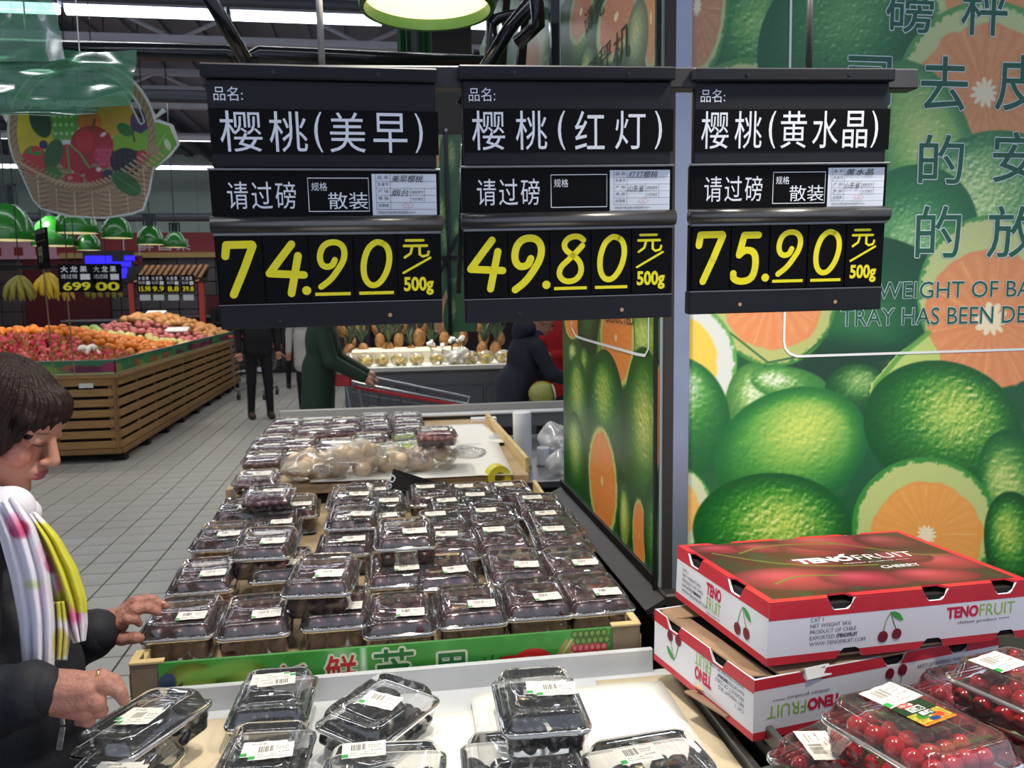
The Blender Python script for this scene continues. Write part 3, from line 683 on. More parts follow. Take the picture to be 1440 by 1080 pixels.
# ================================================================== POSTERS
Mp = vmat('poster_print', .32, bump=.0, spec=.5); YP = 1.70
K0 = 1.0   # front poster painted in photo-sized units; each point goes to its own spot on the flat board
def front_canvas():
    cv = Canvas(955, 1640, -160, 900, .70, (30,92,52))
    cv.blend((cv.n3-.5)*1.4, (120,170,90))
    # back layer fruits, upper part
    cv.lime(1075, 20, 90, 120, 10, -.1, .1, (18,84,44), (46,126,62), (130,190,96), 1., .6)
    cv.half(980, 10, 45, 110, 4, (60,130,60), (210,220,150), (190,130,90), .9, .8)
    cv.half(1060, 205, 120, 125, 0, (70,140,70), (206,222,140), (215,140,90), .93, .8)
    cv.lime(1180, 60, 110, 130, 30, -.1, -.3, (14,80,44), (40,120,62), (90,160,84), 1.)
    cv.half(1400, -10, 90, 110, 0, (70,140,70), (206,222,140), (226,140,84), .93, .8)
    cv.half(1385, 130, 125, 130, 20, (74,150,72), (214,226,150), (226,142,84), .94, .76, 11, .1)
    cv.lime(1300, 210, 70, 130, -18, .1, -.1, (40,120,60), (120,178,90), (190,216,120), .8, .9)
    cv.lime(1395, 290, 120, 105, -20, -.2, -.2, (30,110,60), (96,164,96), (196,226,150), 1.5, 1.)
    cv.lime(1560, 100, 110, 160, 20, -.2, -.2); cv.half(1560, 330, 100, 120, 0)
    cv.lime(1285, 330, 90, 100, 20, 0, .1, (24,100,56), (60,140,80), (150,200,130), 1.2)
    cv.lime(1210, 420, 130, 90, 0, 0, .3, (16,72,44), (26,92,54), (50,120,66), .4)
    # dark gap
    cv.ell(1180, 540, 90, 60, 0, (26,62,40), 40)
    # right orange half under the text and the big limes
    cv.half(1400, 420, 110, 118, -10, (74,150,72), (214,226,150), (230,146,92), .95, .84, 10, .12, (-.1,.25))
    cv.half(1085, 408, 92, 108, -8, (70,140,60), (206,214,130), (232,146,92), .95, .80, 9, .0)
    cv.line([(1010,455),(1080,510),(1130,500),(1165,470)], 3, (56,110,60))
    # left yellow half with white pith, lime in front
    cv.half(948, 512, 88, 92, 20, (100,170,80), (240,244,236), (238,206,80), .95, .74, 9, .05, (-.05,0), (246,246,230))
    cv.lime(1055, 560, 34, 50, 10, .1, -.2, (70,130,60), (130,180,90), (220,236,190), 1.4)
    cv.lime(1110, 540, 56, 24, 10, -.4, -.1, (60,130,60), (120,180,90), (230,240,210), 1.5)
    cv.lime(1205, 547, 45, 36, 0, .1, -.3, (24,80,36), (70,130,60), (150,190,110), 1.2)
    cv.poly([(1218,585),(1225,540),(1262,497),(1305,470),(1322,500),(1318,540),(1240,640)], (196,216,120)); cv.line([(1222,590),(1232,540),(1266,500),(1306,468)], 7, (104,168,70), 3)
    cv.lime(960, 585, 66, 84, -14, .0, -.6, (24,96,44), (90,160,70), (236,244,232), .9, .9)
    cv.lime(1112, 632, 112, 84, -22, .25, -.25, (20,100,46), (84,160,62), (206,226,106), .55, 1.05)
    cv.lime(1325, 600, 112, 92, 14, .12, -.25, (14,84,30), (58,138,44), (196,222,100), 1.25, .85)
    cv.lime(1440, 700, 60, 100, -20, -.3, -.3, (20,90,40), (80,150,60), (200,220,120), 1.)
    cv.half(940, 715, 62, 62, 10, (76,150,60), (226,232,190), (236,180,96), .95, .72, 9, .0)
    cv.lime(1086, 745, 112, 80, 0, .08, -.1, (14,84,34), (64,144,50), (206,226,104), 1.3, .85)
    cv.half(1300, 740, 102, 97, 0, (62,146,56), (216,228,140), (242,164,76), .93, .76, 12, .09, (.03,.12))
    cv.lime(1430, 770, 45, 80, -10, -.2, -.3)
    cv.lime(1560, 620, 110, 130, 20, -.2, -.2); cv.half(1540, 770, 90, 90, 0); cv.lime(1180, 880, 120, 70, 0); cv.lime(1000, 870, 80, 60, 0); cv.lime(1420, 880, 100, 60, 0)
    # pale haze of reflected light painted into the colours of the top text area
    m = np.clip((470-cv.Y)/260, 0, 1)*.12; cv.blend(m, (170,200,190))
    return cv
_o = ony(1200, 400, YP)
def Pfront(x, y):
    d = _F[None]+_R[None]*((x[:, None]-720)/FPX)-_U[None]*((y[:, None]-540)/FPX); q = CAM+d*(YP/d[:, 1:2])-np.array([X0, YP, 0]); q[:, 0] = np.clip(q[:, 0], -.008, 1.10); q[:, 2] = np.clip(q[:, 2], .86, 2.40); return q
# printed picture lies on a rigid board
X0 = .655
fp = thing('lime_poster', 'large wall poster of limes and cut oranges with green lettering behind the red cartons', 'poster', (X0, YP, 0))
cvs = front_canvas(); me = cvs.to_mesh('print', Pfront, Mp)
obj('print', me, None, fp)
obj('board', MB().box((.546, .016, 1.63), (1.108, .028, 1.54)), mat('board_edge', (150,158,160), .5), fp)
M_tg = mat('poster_text_green', (32,96,74), .5); M_tw = mat('poster_text_white', (214,232,232), .5); M_line = mat('poster_line', (236,240,240), .5)
def ptxt(body, px0, px1, py0, py1, bold=.0008, halo=.0030):
    """letters on the poster between photo columns px0..px1 and rows py0..py1: white halo, green letter"""
    a = ony(px0, (py0+py1)/2, YP); b = ony(px1, (py0+py1)/2, YP); zt = ony((px0+px1)/2, py0, YP)[2]; zb = ony((px0+px1)/2, py1, YP)[2]
    thick_text(_h, body, a[0]-X0, b[0]-X0, zb, zt, -.0012, halo); thick_text(_g, body, a[0]-X0, b[0]-X0, zb, zt, -.002, bold, 4)
_h = MB(); _g = MB()
for s, x0, x1, y0, y1 in (('磅',1246,1312,-20,46), ('秤',1352,1416,-24,50), ('司',1192,1252,80,150), ('去',1295,1360,80,155), ('皮',1400,1468,78,156),
                          ('的',1292,1354,190,258), ('安',1396,1462,186,256), ('的',1288,1350,290,362), ('放',1388,1460,290,362)):
    ptxt(s, x0, x1, y0, y1)
def pbase(body, px0, px1, pyt, pyb, dy=0):
    ptxt(body, px0, px1, pyt, pyb, .0001, .0014)
pbase('WEIGHT OF BASKET', 1234, 1515, 395, 418); pbase('TRAY HAS BEEN DEDUCTED.', 1182, 1560, 431, 455)
obj('text_halo', _h, M_tw, fp); obj('green_lettering', _g, M_tg, fp)
mb = MB(); c = lambda px, py: (ony(px, py, YP)[0]-X0, ony(px, py, YP)[2])
pts = [c(1114,-130), c(1107,300), c(1102,480), c(1104,490), c(1110,497), c(1120,501), c(1440,491), c(1540,488)]
stroke(mb, pts, .0055, -.0016, cap=False); obj('frame_line', mb, M_line, fp)

# side poster (faces the plum table), painted in metres along the shop
XS = .59; Y0S, Y1S = 1.70, 2.66; ZB = .957
def side_canvas(x0, x1, y0, y1):
    """x = metres along the shop (y), y = -height"""
    cv = Canvas(x0, x1, y0, y1, 190, (34,84,34)); e = 100
    def S(f, py, pr):
        return onx(f, py, XS)
    def L(px, py, rx, rz, rot=0, half=False, **k):
        c = onx(px, py, XS); (cv.half if half else cv.lime)(c[1], -c[2], rx, rz, rot, **k)
    cv._e = 1
    return cv, L
cv = Canvas(0, 960, -900, 640, .36, (32,84,36))   # millimetres: along 0(near)..960(far) -> mirrored below; y down from 1.6 m
def SP(px, py):
    c = onx(px, py, XS); return (c[1]-Y0S)*1000, (1.6-c[2])*1000
def SL(kind, px, py, rx, ry, rot=0, **k):
    x, y = SP(px, py); (cv.half if kind else cv.lime)(x, y, rx, ry, rot, **k)
def SB(kind, xa, xb, ya, yb, rot=0, **k):
    """kind 1 = cut half, 0 = whole lime; outline given by its left, right, top and bottom in the photo"""
    xm, ym = (xa+xb)/2, (ya+yb)/2; A, ym_ = SP(xa, ym); B, _ = SP(xb, ym); c0 = (A+B)/2; _, t_ = SP(xm, ya); _, b_ = SP(xm, yb)
    (cv.half if kind else cv.lime)(c0, (t_+b_)/2, abs(A-B)/2, abs(b_-t_)/2, rot, **k)
dk = dict(dark=(16,60,20), mid=(52,112,36), light=(150,176,70))
of = dict(rind=(62,130,40), pith=(220,218,124), flesh=(238,138,60), pin=.84, ccol=(244,214,160), core=.05)
# upper part, dimmer
SB(0, 795, 850, -60, 130, **dk); SB(1, 838, 900, -40, 80, rind=(110,140,80), pith=(190,200,140), flesh=(200,120,80)); SB(1, 800, 836, -30, 60, rind=(90,120,60), pith=(180,190,120), flesh=(190,110,70)); SB(1, 905, 926, -60, 110, rind=(110,140,80), pith=(190,200,140), flesh=(206,128,84)); SB(0, 880, 912, 0, 110, dark=(60,90,60), mid=(120,150,100), light=(180,200,140)); SB(0, 812, 840, 60, 130, dark=(30,70,36), mid=(80,120,70), light=(170,190,120))
SB(0, 800, 870, 140, 300, **dk); SB(1, 850, 920, 250, 420, **of)
# lower part
SB(0, 878, 932, 425, 520, hx=0, hy=0, dark=(70,120,50), mid=(130,165,70), light=(206,220,124)); SB(1, 794, 816, 430, 478, **of); SB(0, 812, 845, 420, 500, dark=(20,46,22), mid=(34,76,30), light=(60,110,40))
SB(0, 838, 862, 440, 640, dark=(90,140,50), mid=(170,190,80), light=(220,226,130)); SB(1, 843, 893, 400, 550, 0, **of)
SB(0, 799, 812, 482, 512, dark=(60,110,50), mid=(140,180,90), light=(214,226,150)); SB(0, 815, 829, 488, 532, dark=(30,90,34), mid=(80,140,50), light=(170,196,90))
SB(0, 796, 829, 500, 660, hx=.0, hy=-.4, dark=(30,86,30), mid=(84,136,50), light=(180,200,100)); SB(0, 878, 936, 488, 722, hx=0, hy=-.1, dark=(22,80,22), mid=(84,134,46), light=(200,206,96))
SB(1, 917, 940, 510, 665, **of); SB(0, 795, 824, 580, 712, hx=0, hy=-.3, dark=(26,80,28), mid=(90,140,54), light=(186,204,104))
SB(0, 826, 880, 492, 684, hx=.1, hy=-.35, dark=(12,72,22), mid=(46,118,38), light=(186,212,90)); SB(0, 866, 892, 665, 780, hx=0, hy=0, **dk); SB(1, 827, 869, 598, 756, 0, **of)
SB(0, 872, 884, 690, 770, dark=(120,150,60), mid=(180,196,90), light=(216,220,120)); SB(1, 889, 909, 700, 806, **of); SB(0, 905, 936, 672, 830, hx=0, hy=0, dark=(14,76,24), mid=(40,112,40), light=(96,156,56))
def Pside(x, y): return np.stack([np.zeros_like(x), x/1000, 1.6-y/1000], -1)
sp = thing('lime_poster', 'narrow lime and orange poster facing the plum table, seen edge-on beside the steel post', 'poster', (XS, Y0S, 0))
obj('print', cv.to_mesh('print', Pside, Mp), None, sp)
obj('board', MB().box((.016, .48, 1.72), (.028, .97, 1.56)), mat('board_edge'), sp)
mb = MB(); S2 = lambda px, py: ((onx(px, py, XS)[1]-Y0S), onx(px, py, XS)[2])
mt = Matrix(((0,1,0,0),(1,0,0,0),(0,0,1,0),(0,0,0,1)))
stroke(mb, [S2(797,380), S2(802,440), S2(805,462), S2(811,473), S2(822,477), S2(896,498), S2(908,500), S2(913,490), S2(914,380)], .007, -.0015, cap=False, mtx=mt)
obj('frame_line', mb, M_line, sp)
mb = MB()
mm = Matrix(((0,1,0,0),(-1,0,0,0),(0,0,1,0),(0,0,0,1)))
def stxt(body, px0, px1, py0, py1, bold=.0):
    ya = onx(px0, (py0+py1)/2, XS)[1]-Y0S; yb = onx(px1, (py0+py1)/2, XS)[1]-Y0S; zt = onx((px0+px1)/2, py0, XS)[2]; zb = onx((px0+px1)/2, py1, XS)[2]
    put_text(mb, body, -ya, -yb, zb, zt, -.0016, bold, mtx=mm)
stxt('机', 863, 886, 38, 88); stxt('秤', 842, 860, 62, 98); stxt('磅', 828, 840, 82, 112); stxt('请先', 822, 850, 0, 36)
stxt('BASKET WEIGHT', 815, 890, 405, 430); stxt('DEDUCTED.', 853, 893, 440, 455)
obj('lettering', mb, mat('dark_print', (44,60,54), .6), sp)
# steel corner post between the posters, dark ledge under the side poster
pt = thing('corner_post', 'brushed steel corner post between the two lime posters', 'post', (.636, 1.70, 0))
obj('steel_face', MB().bbox((0, -.004, 1.6), (.037, .02, 1.7), .0015), mat('post_steel', (150,158,178), .35, .7, var=.08, vscale=8), pt)
obj('dark_strip', MB().bbox((-.028, -.002, 1.55), (.022, .024, 1.75), .001), mat('post_dark', (60,56,54), .45, .5), pt)
obj('poster_rim', MB().bbox((-.047, .5, ZB-.004), (.012, .98, .02), .001).bbox((-.047, .012, 1.6), (.012, .012, 1.6), .001), mat('rim_dark', (46,44,42), .4, .6), pt)
pipe_mat = mat('rim_dark')
cb = thing('cabinet_side', 'dark metal cabinet side running under the narrow lime poster', 'cabinet', (.60, 2.2, 0))
obj('side_panel', MB().bbox((.02, -.02, .47), (.06, 1.06, .94), .004), mat('cab_dark', (52,48,46), .45, .4, var=.1, vscale=6), cb)
obj('ledge', MB().box((-.03, -.02, .915), (.05, 1.06, .012), (0, R(-28), 0)), mat('cab_ledge', (66,62,60), .35, .6), cb)
# ================================================================== DISPLAY TABLES
SLP = .05; ZT = .886; YT = 1.52; ZBD = .943
def tz(y): return ZT+SLP*(y-YT)
def tray_pt(px, py, h):
    d = ray(px, py); t = (ZT+h-SLP*YT-1.6)/(d[2]-SLP*d[1]); return CAM+d*t
M_wood = mat('tray_wood', (214,186,132), .7, var=.15, vscale=12, stretch=(1,1,6)); M_under = mat('under_dark', (34,32,32), .7)
M_tanpad = mat('foam_cream', (226,208,176), .85, var=.05, vscale=8, bump=.1, bscale=40); M_paper = mat('white_paper', (238,236,230), .75, bump=.15, bscale=9)
M_wmet = mat('white_metal', (214,216,218), .4, var=.04, vscale=9); M_gmet = mat('grey_metal', (120,118,116), .35, .7, var=.1, vscale=10)
# --- plum table
pt_ = thing('plum_table', 'sloping display table with green printed front board carrying the clear boxes of dark fruit', 'table', (0, YT, 0))
AS = math.atan(SLP)
obj('deck', MB().bbox((0.01, .56, tz(YT+.56)-.012-.0), (.95, 1.12, .012), .002, (AS, 0, 0)), mat('deck_cardboard', (184,160,126), .85, var=.15, vscale=10), pt_)
for s, x in ((-1, -.47), (1, .485)): obj('side_board', MB().bbox((x, .56, tz(YT+.56)+.004), (.012, 1.14, .06), .002, (AS, 0, 0)), M_wood, pt_)
for s, x in ((-1, -.468), (1, .482)):
    obj('corner_board', MB().bbox((x+s*-.024, -.008, ZBD-.045), (.058, .012, .085), .002).bbox((x, .02, ZBD-.04), (.010, .05, .08), .002), mat('corner_cardboard', (132,116,96), .85, var=.1, vscale=30), pt_)
    obj('corner_edge', MB().bbox((x+s*-.024, -.008, ZBD-.0005), (.06, .016, .005), .001).bbox((x, .02, ZBD-.0005), (.015, .045, .005), .001), M_wood, pt_)
# green printed front board
cv = Canvas(220, 866, 0, 100, 1.25, (62,150,58)); cv.blend((cv.n3-.4)*1.2, (110,186,90))
cv.ell(262, 70, 60, 60, 0, (124,140,50)); cv.lime(262, 46, 48, 44, 0, dark=(90,110,30), mid=(140,160,60), light=(190,200,110), tex=.1); cv.lime(335, 48, 42, 42, 0, dark=(90,120,40), mid=(130,170,60), light=(170,200,100), tex=.1)
cv.ell(230, 30, 12, 16, 20, (60,76,110)); cv.ell(236, 52, 14, 10, 0, (40,50,80)); cv.poly([(238,40),(252,28),(250,40),(240,50)], (110,50,40))
cv.ell(300, 18, 10, 50, 80, (120,176,70), 6)
cv.ell(500, 60, 60, 7, 60, (200,230,200), 30); cv.ell(500, 40, 4, 60, 0, (216,236,210), 5); cv.ell(500, 40, 60, 4, 0, (216,236,210), 5)
for k in range(9): cv.line([(655+k*5, 72), (640+k*12, 28+abs(k-4)*3)], 3, (30,100,40))
cv.ell(716, 52, 34, 22, 0, (190,30,34)); cv.ell(748, 44, 30, 22, 0, (204,40,40)); cv.ell(742, 38, 8, 4, 0, (240,170,160), 4); cv.ell(708, 44, 8, 4, 0, (240,150,150), 4)
for k in range(8): cv.line([(770+k*8, 60-k*2), (800+k*7, 14)], 4, (226,196,150) if k%2 else (200,150,100), 3)
for i in range(9):
    for j in range(5):
        x = 812+i*9+(j%2)*4.5; y = 6+j*11
        if x < 862: cv.ell(x, y, 5.5, 6, 0, (196,40,60) if j > 1 else (60,90,40)); cv.ell(x, y, 3.4, 4, 0, (224,140,140) if j > 1 else (120,160,80))
K = .93/710
def Pb(x, y): return np.stack([(x-190)*K-.462, np.full_like(x, -.0162), ZBD-.003-y*K], -1)
fbd = obj('front_board', MB().bbox((.005, -.011, ZBD-.058), (.85, .008, .11), .0015), mat('board_green', (58,130,52), .5), pt_)
obj('board_print', cv.to_mesh('board_print', Pb, vmat('board_print', .35)), None, fbd)
mh, mg, mr_ = MB(), MB(), MB(); bt = lambda mb_, s, a, b, c_, d_, bo, y: put_text(mb_, s, (a-190)*K-.462, (b-190)*K-.462, ZBD-.003-d_*K, ZBD-.003-c_*K, y, bo)
for s, a, b, c_, d_, red in (('新',378,420,16,76,1), ('鲜',446,490,8,66,1), ('芝',514,574,5,64,0), ('果',600,654,18,84,0)):
    thick_text(mh, s, (a-190)*K-.462, (b-190)*K-.462, ZBD-.003-d_*K, ZBD-.003-c_*K, -.0168, .0045); bt(mr_ if red else mg, s, a, b, c_, d_, .012, -.0176)
obj('print_halo', mh, mat('halo_pale', (214,222,190), .5), fbd); obj('red_lettering', mr_, mat('print_red', (186,34,40), .5), fbd); obj('green_lettering', mg, mat('print_dkgreen', (30,110,46), .5), fbd)
obj('base_box', MB().bbox((.0, .60, .44), (.90, 1.10, .86), .004), M_under, pt_)
# --- white berry tray
bt_ = thing('berry_tray', 'white metal display tray lined with paper holding the blackberry boxes in the foreground', 'tray', (0.04, 1.15, 0))
ZB_ = .86
obj('deck', MB().bbox((0, -.17, ZB_-.012), (1.02, 1.02, .012), .002), M_wmet, bt_)
obj('back_lip', MB().bbox((.0, .335, ZB_+.016), (.93, .012, .05), .002), M_wmet, bt_)
obj('right_rail', MB().bbox((.50, -.1, ZB_+.004), (.014, .78, .03), .002), M_gmet, bt_)
obj('left_rail', MB().bbox((-.515, -.1, ZB_-.002), (.012, .8, .024), .002), M_under, bt_)
obj('base_box', MB().bbox((0, -.16, .42), (.98, .96, .84), .004), M_under, bt_)
def sheet(name, c_, d_, rotz, m, parent, waves=.003, seed=1, n=14):
    g = np.random.default_rng(seed); xs = np.linspace(-d_[0]/2, d_[0]/2, n); ys = np.linspace(-d_[1]/2, d_[1]/2, n); N = vnoise(n, n, 3, seed, 2)
    vs = [(x, y, (N[i, j]-.2)*waves) for i, y in enumerate(ys) for j, x in enumerate(xs)]; fs = [(i*n+j, i*n+j+1, (i+1)*n+j+1, (i+1)*n+j) for i in range(n-1) for j in range(n-1)]
    o = obj(name, MB().add(vs, fs), m, parent, smooth=True, loc=c_, rot=(0, 0, rotz))
    sm = o.modifiers.new('s', 'SOLIDIFY'); sm.thickness = .0008; return o
pads = (((.13, -.02), (.56, .50), 2, M_paper, .004), ((.41, .03), (.155, .52), -1, M_tanpad, .001), ((-.34, .0), (.26, .54), 1.5, M_tanpad, .001), ((.27, .09), (.36, .34), -2, M_paper, .004))
for k, ((x, y), d_, rz, m, wv) in enumerate(pads):
    o = sheet('paper_sheet' if m is M_paper else 'foam_pad', (x+.04, y+1.15, ZB_+.002+.0035*k), d_, R(rz), m, None, wv, k+3)
    tag(o, ('large white paper sheet under the berry boxes in the middle of the tray', 'cream foam pad along the right rail of the berry tray', 'cream foam pad at the left of the berry tray', 'bright white paper sheet at the empty right part of the berry tray')[k], 'paper' if m is M_paper else 'pad')
# --- clamshell boxes
M_clear = clear_mat('clear_plastic', base=.08, gain=1., rough=.05, haze=.03, bump=.12, bscale=30)
M_clearl = clear_mat('clear_lid', base=.12, gain=1., rough=.05, haze=.04, bump=.14, bscale=14)
M_rim = clear_mat('clear_rim', base=.25, gain=1., rough=.08, haze=.30, bump=0, hazecol=(.82,.85,.9,1))
def rrect(w_, l_, r_, z, n=5, wob=0.):
    P = []
    for cx, cy, a0 in ((w_/2-r_, l_/2-r_, 0), (-w_/2+r_, l_/2-r_, 90), (-w_/2+r_, -l_/2+r_, 180), (w_/2-r_, -l_/2+r_, 270)):
        for k in range(n+1): a = R(a0+90*k/n); P.append((cx+r_*math.cos(a), cy+r_*math.sin(a), z))
    return P
def loft(secs, capfirst=False, caplast=False):
    mb = MB(); n = len(secs[0]); vs = [p for s in secs for p in s]; fs = []
    for i in range(len(secs)-1):
        for j in range(n): fs.append((i*n+j, i*n+(j+1)%n, (i+1)*n+(j+1)%n, (i+1)*n+j))
    if capfirst: fs.append(tuple(range(n))[::-1])
    if caplast: fs.append(tuple(range((len(secs)-1)*n, len(secs)*n)))
    return mb.add(vs, fs)
def ribs(sec, amp, every=2):
    out = []
    for k, (x, y, z) in enumerate(sec):
        f = 1+(amp if k % every == 0 else 0); out.append((x*f, y*f, z))
    return out
RIM = {}
def shell_meshes(W, L, H, zr):
    """tub up to the rim at zr, lid above it"""
    t_ = loft([rrect(W-.026, L-.026, .014, .001), rrect(W-.020, L-.020, .016, .004), rrect(W-.016, L-.016, .017, zr*.5), rrect(W-.013, L-.013, .018, zr*.55), rrect(W-.011, L-.011, .018, zr-.003), rrect(W-.004, L-.004, .019, zr-.002), rrect(W, L, .02, zr), rrect(W, L, .02, zr+.003)], capfirst=True).mesh('tub', True)
    l_ = loft([rrect(W, L, .02, zr+.004), rrect(W-.004, L-.004, .02, zr+.006), rrect(W-.011, L-.011, .018, zr+.006), rrect(W-.014, L-.014, .018, zr+.009), rrect(W-.022, L-.022, .018, H-.006), rrect(W-.030, L-.030, .018, H), rrect(W-.038, L-.038, .016, H), rrect(W-.044, L-.044, .014, H-.003), rrect(W-.05, L-.10, .012, H-.0035), rrect(W-.056, L-.106, .012, H-.001)], caplast=True).mesh('lid', True)
    t_.materials.append(M_clear); l_.materials.append(M_clearl)
    r_ = loft([rrect(W-.003, L-.003, .02, zr+.0062), rrect(W+.001, L+.001, .02, zr+.005), rrect(W+.0015, L+.0015, .02, zr+.001), rrect(W-.001, L-.001, .018, zr-.0012)]).mesh('rim', True); r_.materials.append(M_rim); RIM[(W, L, H)] = r_
    return t_, l_
# printed price stickers (flat print)
def sticker(nm, W, H, kind):
    cv = Canvas(0, 60, 0, 38, .9 if kind < 2 else 1.6, (238,234,224)); g = np.random.default_rng(kind+5)
    x = 12
    while x < 32:
        wd = g.choice([.8, 1.2, 1.8]); cv.poly([(x,5),(x+wd,5),(x+wd,20),(x,20)], (110,100,98)); x += wd+g.choice([.9, 1.4])
    for y, a, b in ((9,36,52),(14,36,48),(26,12,20),(26,30,36),(31,12,46),(22,40,54)):
        xx = a
        while xx < b: ww = g.uniform(1.5, 3.5); cv.poly([(xx,y-1.2),(xx+ww,y-1.2),(xx+ww,y+1.2),(xx,y+1.2)], (140,132,128)); xx += ww+1.2
    cv.poly([(0,28),(9,28),(9,38),(0,38)], (44,160,70)); cv.poly([(2,31),(7,31),(7,35),(2,35)], (120,200,130)); cv.poly([(0,36.5),(60,36.5),(60,38),(0,38)], (238,234,224))
    cv.poly([(0,28),(9,28),(9,36.5),(0,36.5)], (50,164,76))
    return cv.to_mesh(nm, lambda x, y: np.stack([(x/60-.5)*W, (.5-y/38)*H, .0003*np.sin(x*.25)], -1), vmat('sticker_print', .5))
ST = [sticker('sticker', .056, .036, k) for k in range(3)]
PLUM_C = mat('plum_skin', (70,26,32), .34, var=.8, vscale=38, spec=.5, coat=.15)
PL = MB().sphere((0,0,0), (.0222,.0222,.0215), 14, 9).mesh('plum', True); PL.materials.append(PLUM_C)
stuff_plums = MB(); n_ind = [0]
PW, PLn, PH = .146, .176, .078
TUB, LID = shell_meshes(PW, PLn, PH, .050)
def frot(x, y, z, mtx): return mtx @ Vector((x, y, z))
def place_plums(mtx, label, group, low, individual, seed):
    g = random.Random(seed); spots = []
    for i in range(3):
        for j in range(4):
            if low: spots.append(((i-1)*.0405, (j-1.5)*.0375, .0225))
            spots.append(((i-1)*.0400, (j-1.5)*.0390, .0525 if low else .048))
    if not low: spots += [((i-1)*.0405, -.055, .0225) for i in range(3)]
    for x, y, z in spots:
        x += g.uniform(-.0022, .0022); y += g.uniform(-.0035, .0035); z += g.uniform(-.003, .0015)
        if individual:
            o = bpy.data.objects.new('plum', PL); COL.objects.link(o); q = mtx @ Vector((x, y, z)); o.location = q; o.rotation_euler = (g.uniform(-.4,.4), g.uniform(-.4,.4), g.uniform(0, 6)); s = g.uniform(.86, 1.02); o.scale = (s, s*g.uniform(.95, 1.05), s)
            tag(o, label, 'fruit', group)
        else: q = mtx @ Vector((x, y, z)); stuff_plums.sphere(q, .0215*g.uniform(.93, 1), 9, 6)
def clam(px, py, label, h=PH, lay=0, lx=.022, ly=-.036, rot=0., tilt=(0, 0), low=False, ind=False, sk=0, srot=0., base=None, ctr=None, group='clear clamshell boxes on the plum table', dbl=False):
    """px,py: middle of the price sticker in the photo"""
    if ctr is None:
        p = tray_pt(px, py, h+lay); c_, s_ = math.cos(R(rot)), math.sin(R(rot)); x = p[0]-(lx*c_-ly*s_); y = p[1]-(lx*s_+ly*c_); z = tz(y)+lay
    else: x, y, z = ctr
    t = thing('fruit_box', label, 'fruit box', (x, y, z), (AS+R(tilt[0]), R(tilt[1]), R(rot)), group)
    bpy.context.view_layer.update
    mtx = Matrix.Translation((x, y, z)) @ Euler((AS+R(tilt[0]), R(tilt[1]), R(rot))).to_matrix().to_4x4()
    for nm, me in (('tub', TUB), ('lid', LID), ('rim', RIM[(PW, PLn, PH)])):
        o = bpy.data.objects.new(nm, me); COL.objects.link(o); o.parent = t
    o = bpy.data.objects.new('sticker', ST[sk]); COL.objects.link(o); o.parent = t; o.location = (lx, ly, PH+.0012); o.rotation_euler = (0, 0, R(srot)+random.uniform(-.08, .08))
    if dbl:
        o = bpy.data.objects.new('sticker', ST[sk]); COL.objects.link(o); o.parent = t; o.location = (lx+.012, ly-.012, PH+.0022); o.rotation_euler = (0, 0, R(srot)+.05)
    place_plums(mtx, 'dark purple plum packed in a clear box on the plum table', 'dark plums in the clear boxes', low, ind, label)
    return t
front = [((270,865), 'leftmost of the front row, under the fingertips'), ((375,862), 'second from the left in the front row'), ((490,851), 'third in the front row, under a tilted box'),
         ((577,860), 'fourth from the left in the front row'), ((677,848), 'fifth from the left in the front row'), ((769,838), 'sixth in the front row, second from the right'), ((853,831), 'rightmost box of the front row')]
for i, ((px, py), l) in enumerate(front):
    clam(px, py, 'clear box of dark plums, '+l, low=True, ind=True, rot=(0, 2, 0, 0, 1, -2, 2)[i], sk=i % 3)
clam(465, 804, 'clear box of dark plums stacked tilted on top of the front row', lay=.067, rot=-6, tilt=(2, -1), low=True, ind=True, sk=1)
# second row: boxes behind
second = [((300,805), 'leftmost box of the second row', 0), ((572,797), 'lower box under the reddish stacked box in the second row', 0), ((640,800), 'box of the second row right of the reddish stack', 0), ((740,793), 'second box from the right in the second row', 0), ((822,790), 'rightmost box of the second row', 0)]
for i, ((px, py), l, z) in enumerate(second): clam(px, py, 'clear box of dark plums, '+l, ind=i in (0, 2), rot=(2,0,1,-2,1)[i], sk=(i+1) % 3)
clam(410, 790, 'clear box of dark plums, under the stacked box of the second column', ind=False, rot=2, sk=0)
clam(583, 746, 'clear box of reddish plums stacked high in the middle of the table', lay=.067, low=True, ind=True, rot=0, sk=2)
clam(384, 760, 'clear box of dark plums stacked in the second column from the left', lay=.05, low=True, ind=True, rot=-3, sk=0)
back = [((322,750), 'third box of the left edge column', 0, 0), ((350,712), 'fourth box of the left edge column', 0, 0), ((396,733), 'box with an oval glare behind the second-column stack', 0, 1), ((424,708), 'second-column box near the fruit bags', 0, 1),
        ((498,757), 'box behind the tilted stacked box', .0, 0), ((508,722), 'upper box in the third column', .03, 0), ((505,694), 'rear box of the third column', .02, 0), ((544,724), 'box behind the reddish stacked box', .0, 0), ((547,703), 'box in the fourth column with pale sticker', .01, 1),
        ((530,688), 'box beside the small black price card', 0, 0), ((598,684), 'box behind the small black price card', .0, 1), ((628,750), 'third box of the fifth column', 0, 0), ((612,722), 'fourth box of the fifth column', .0, 1), ((628,703), 'fifth box of the fifth column', .0, 0),
        ((694,744), 'box with the sticker at its rear, sixth column', 0, 1), ((683,717), 'greenish box in the sixth column', .0, 0), ((668,695), 'dark green box in the sixth column', .0, 1), ((652,683), 'rear box of the sixth column', .0, 0),
        ((778,743), 'third box of the right edge column', 0, 1), ((767,721), 'fourth box of the right edge column', 0, 0), ((748,699), 'fifth box of the right edge column', 0, 1), ((708,681), 'rearmost box beside the yellow tape roll', 0, 0)]
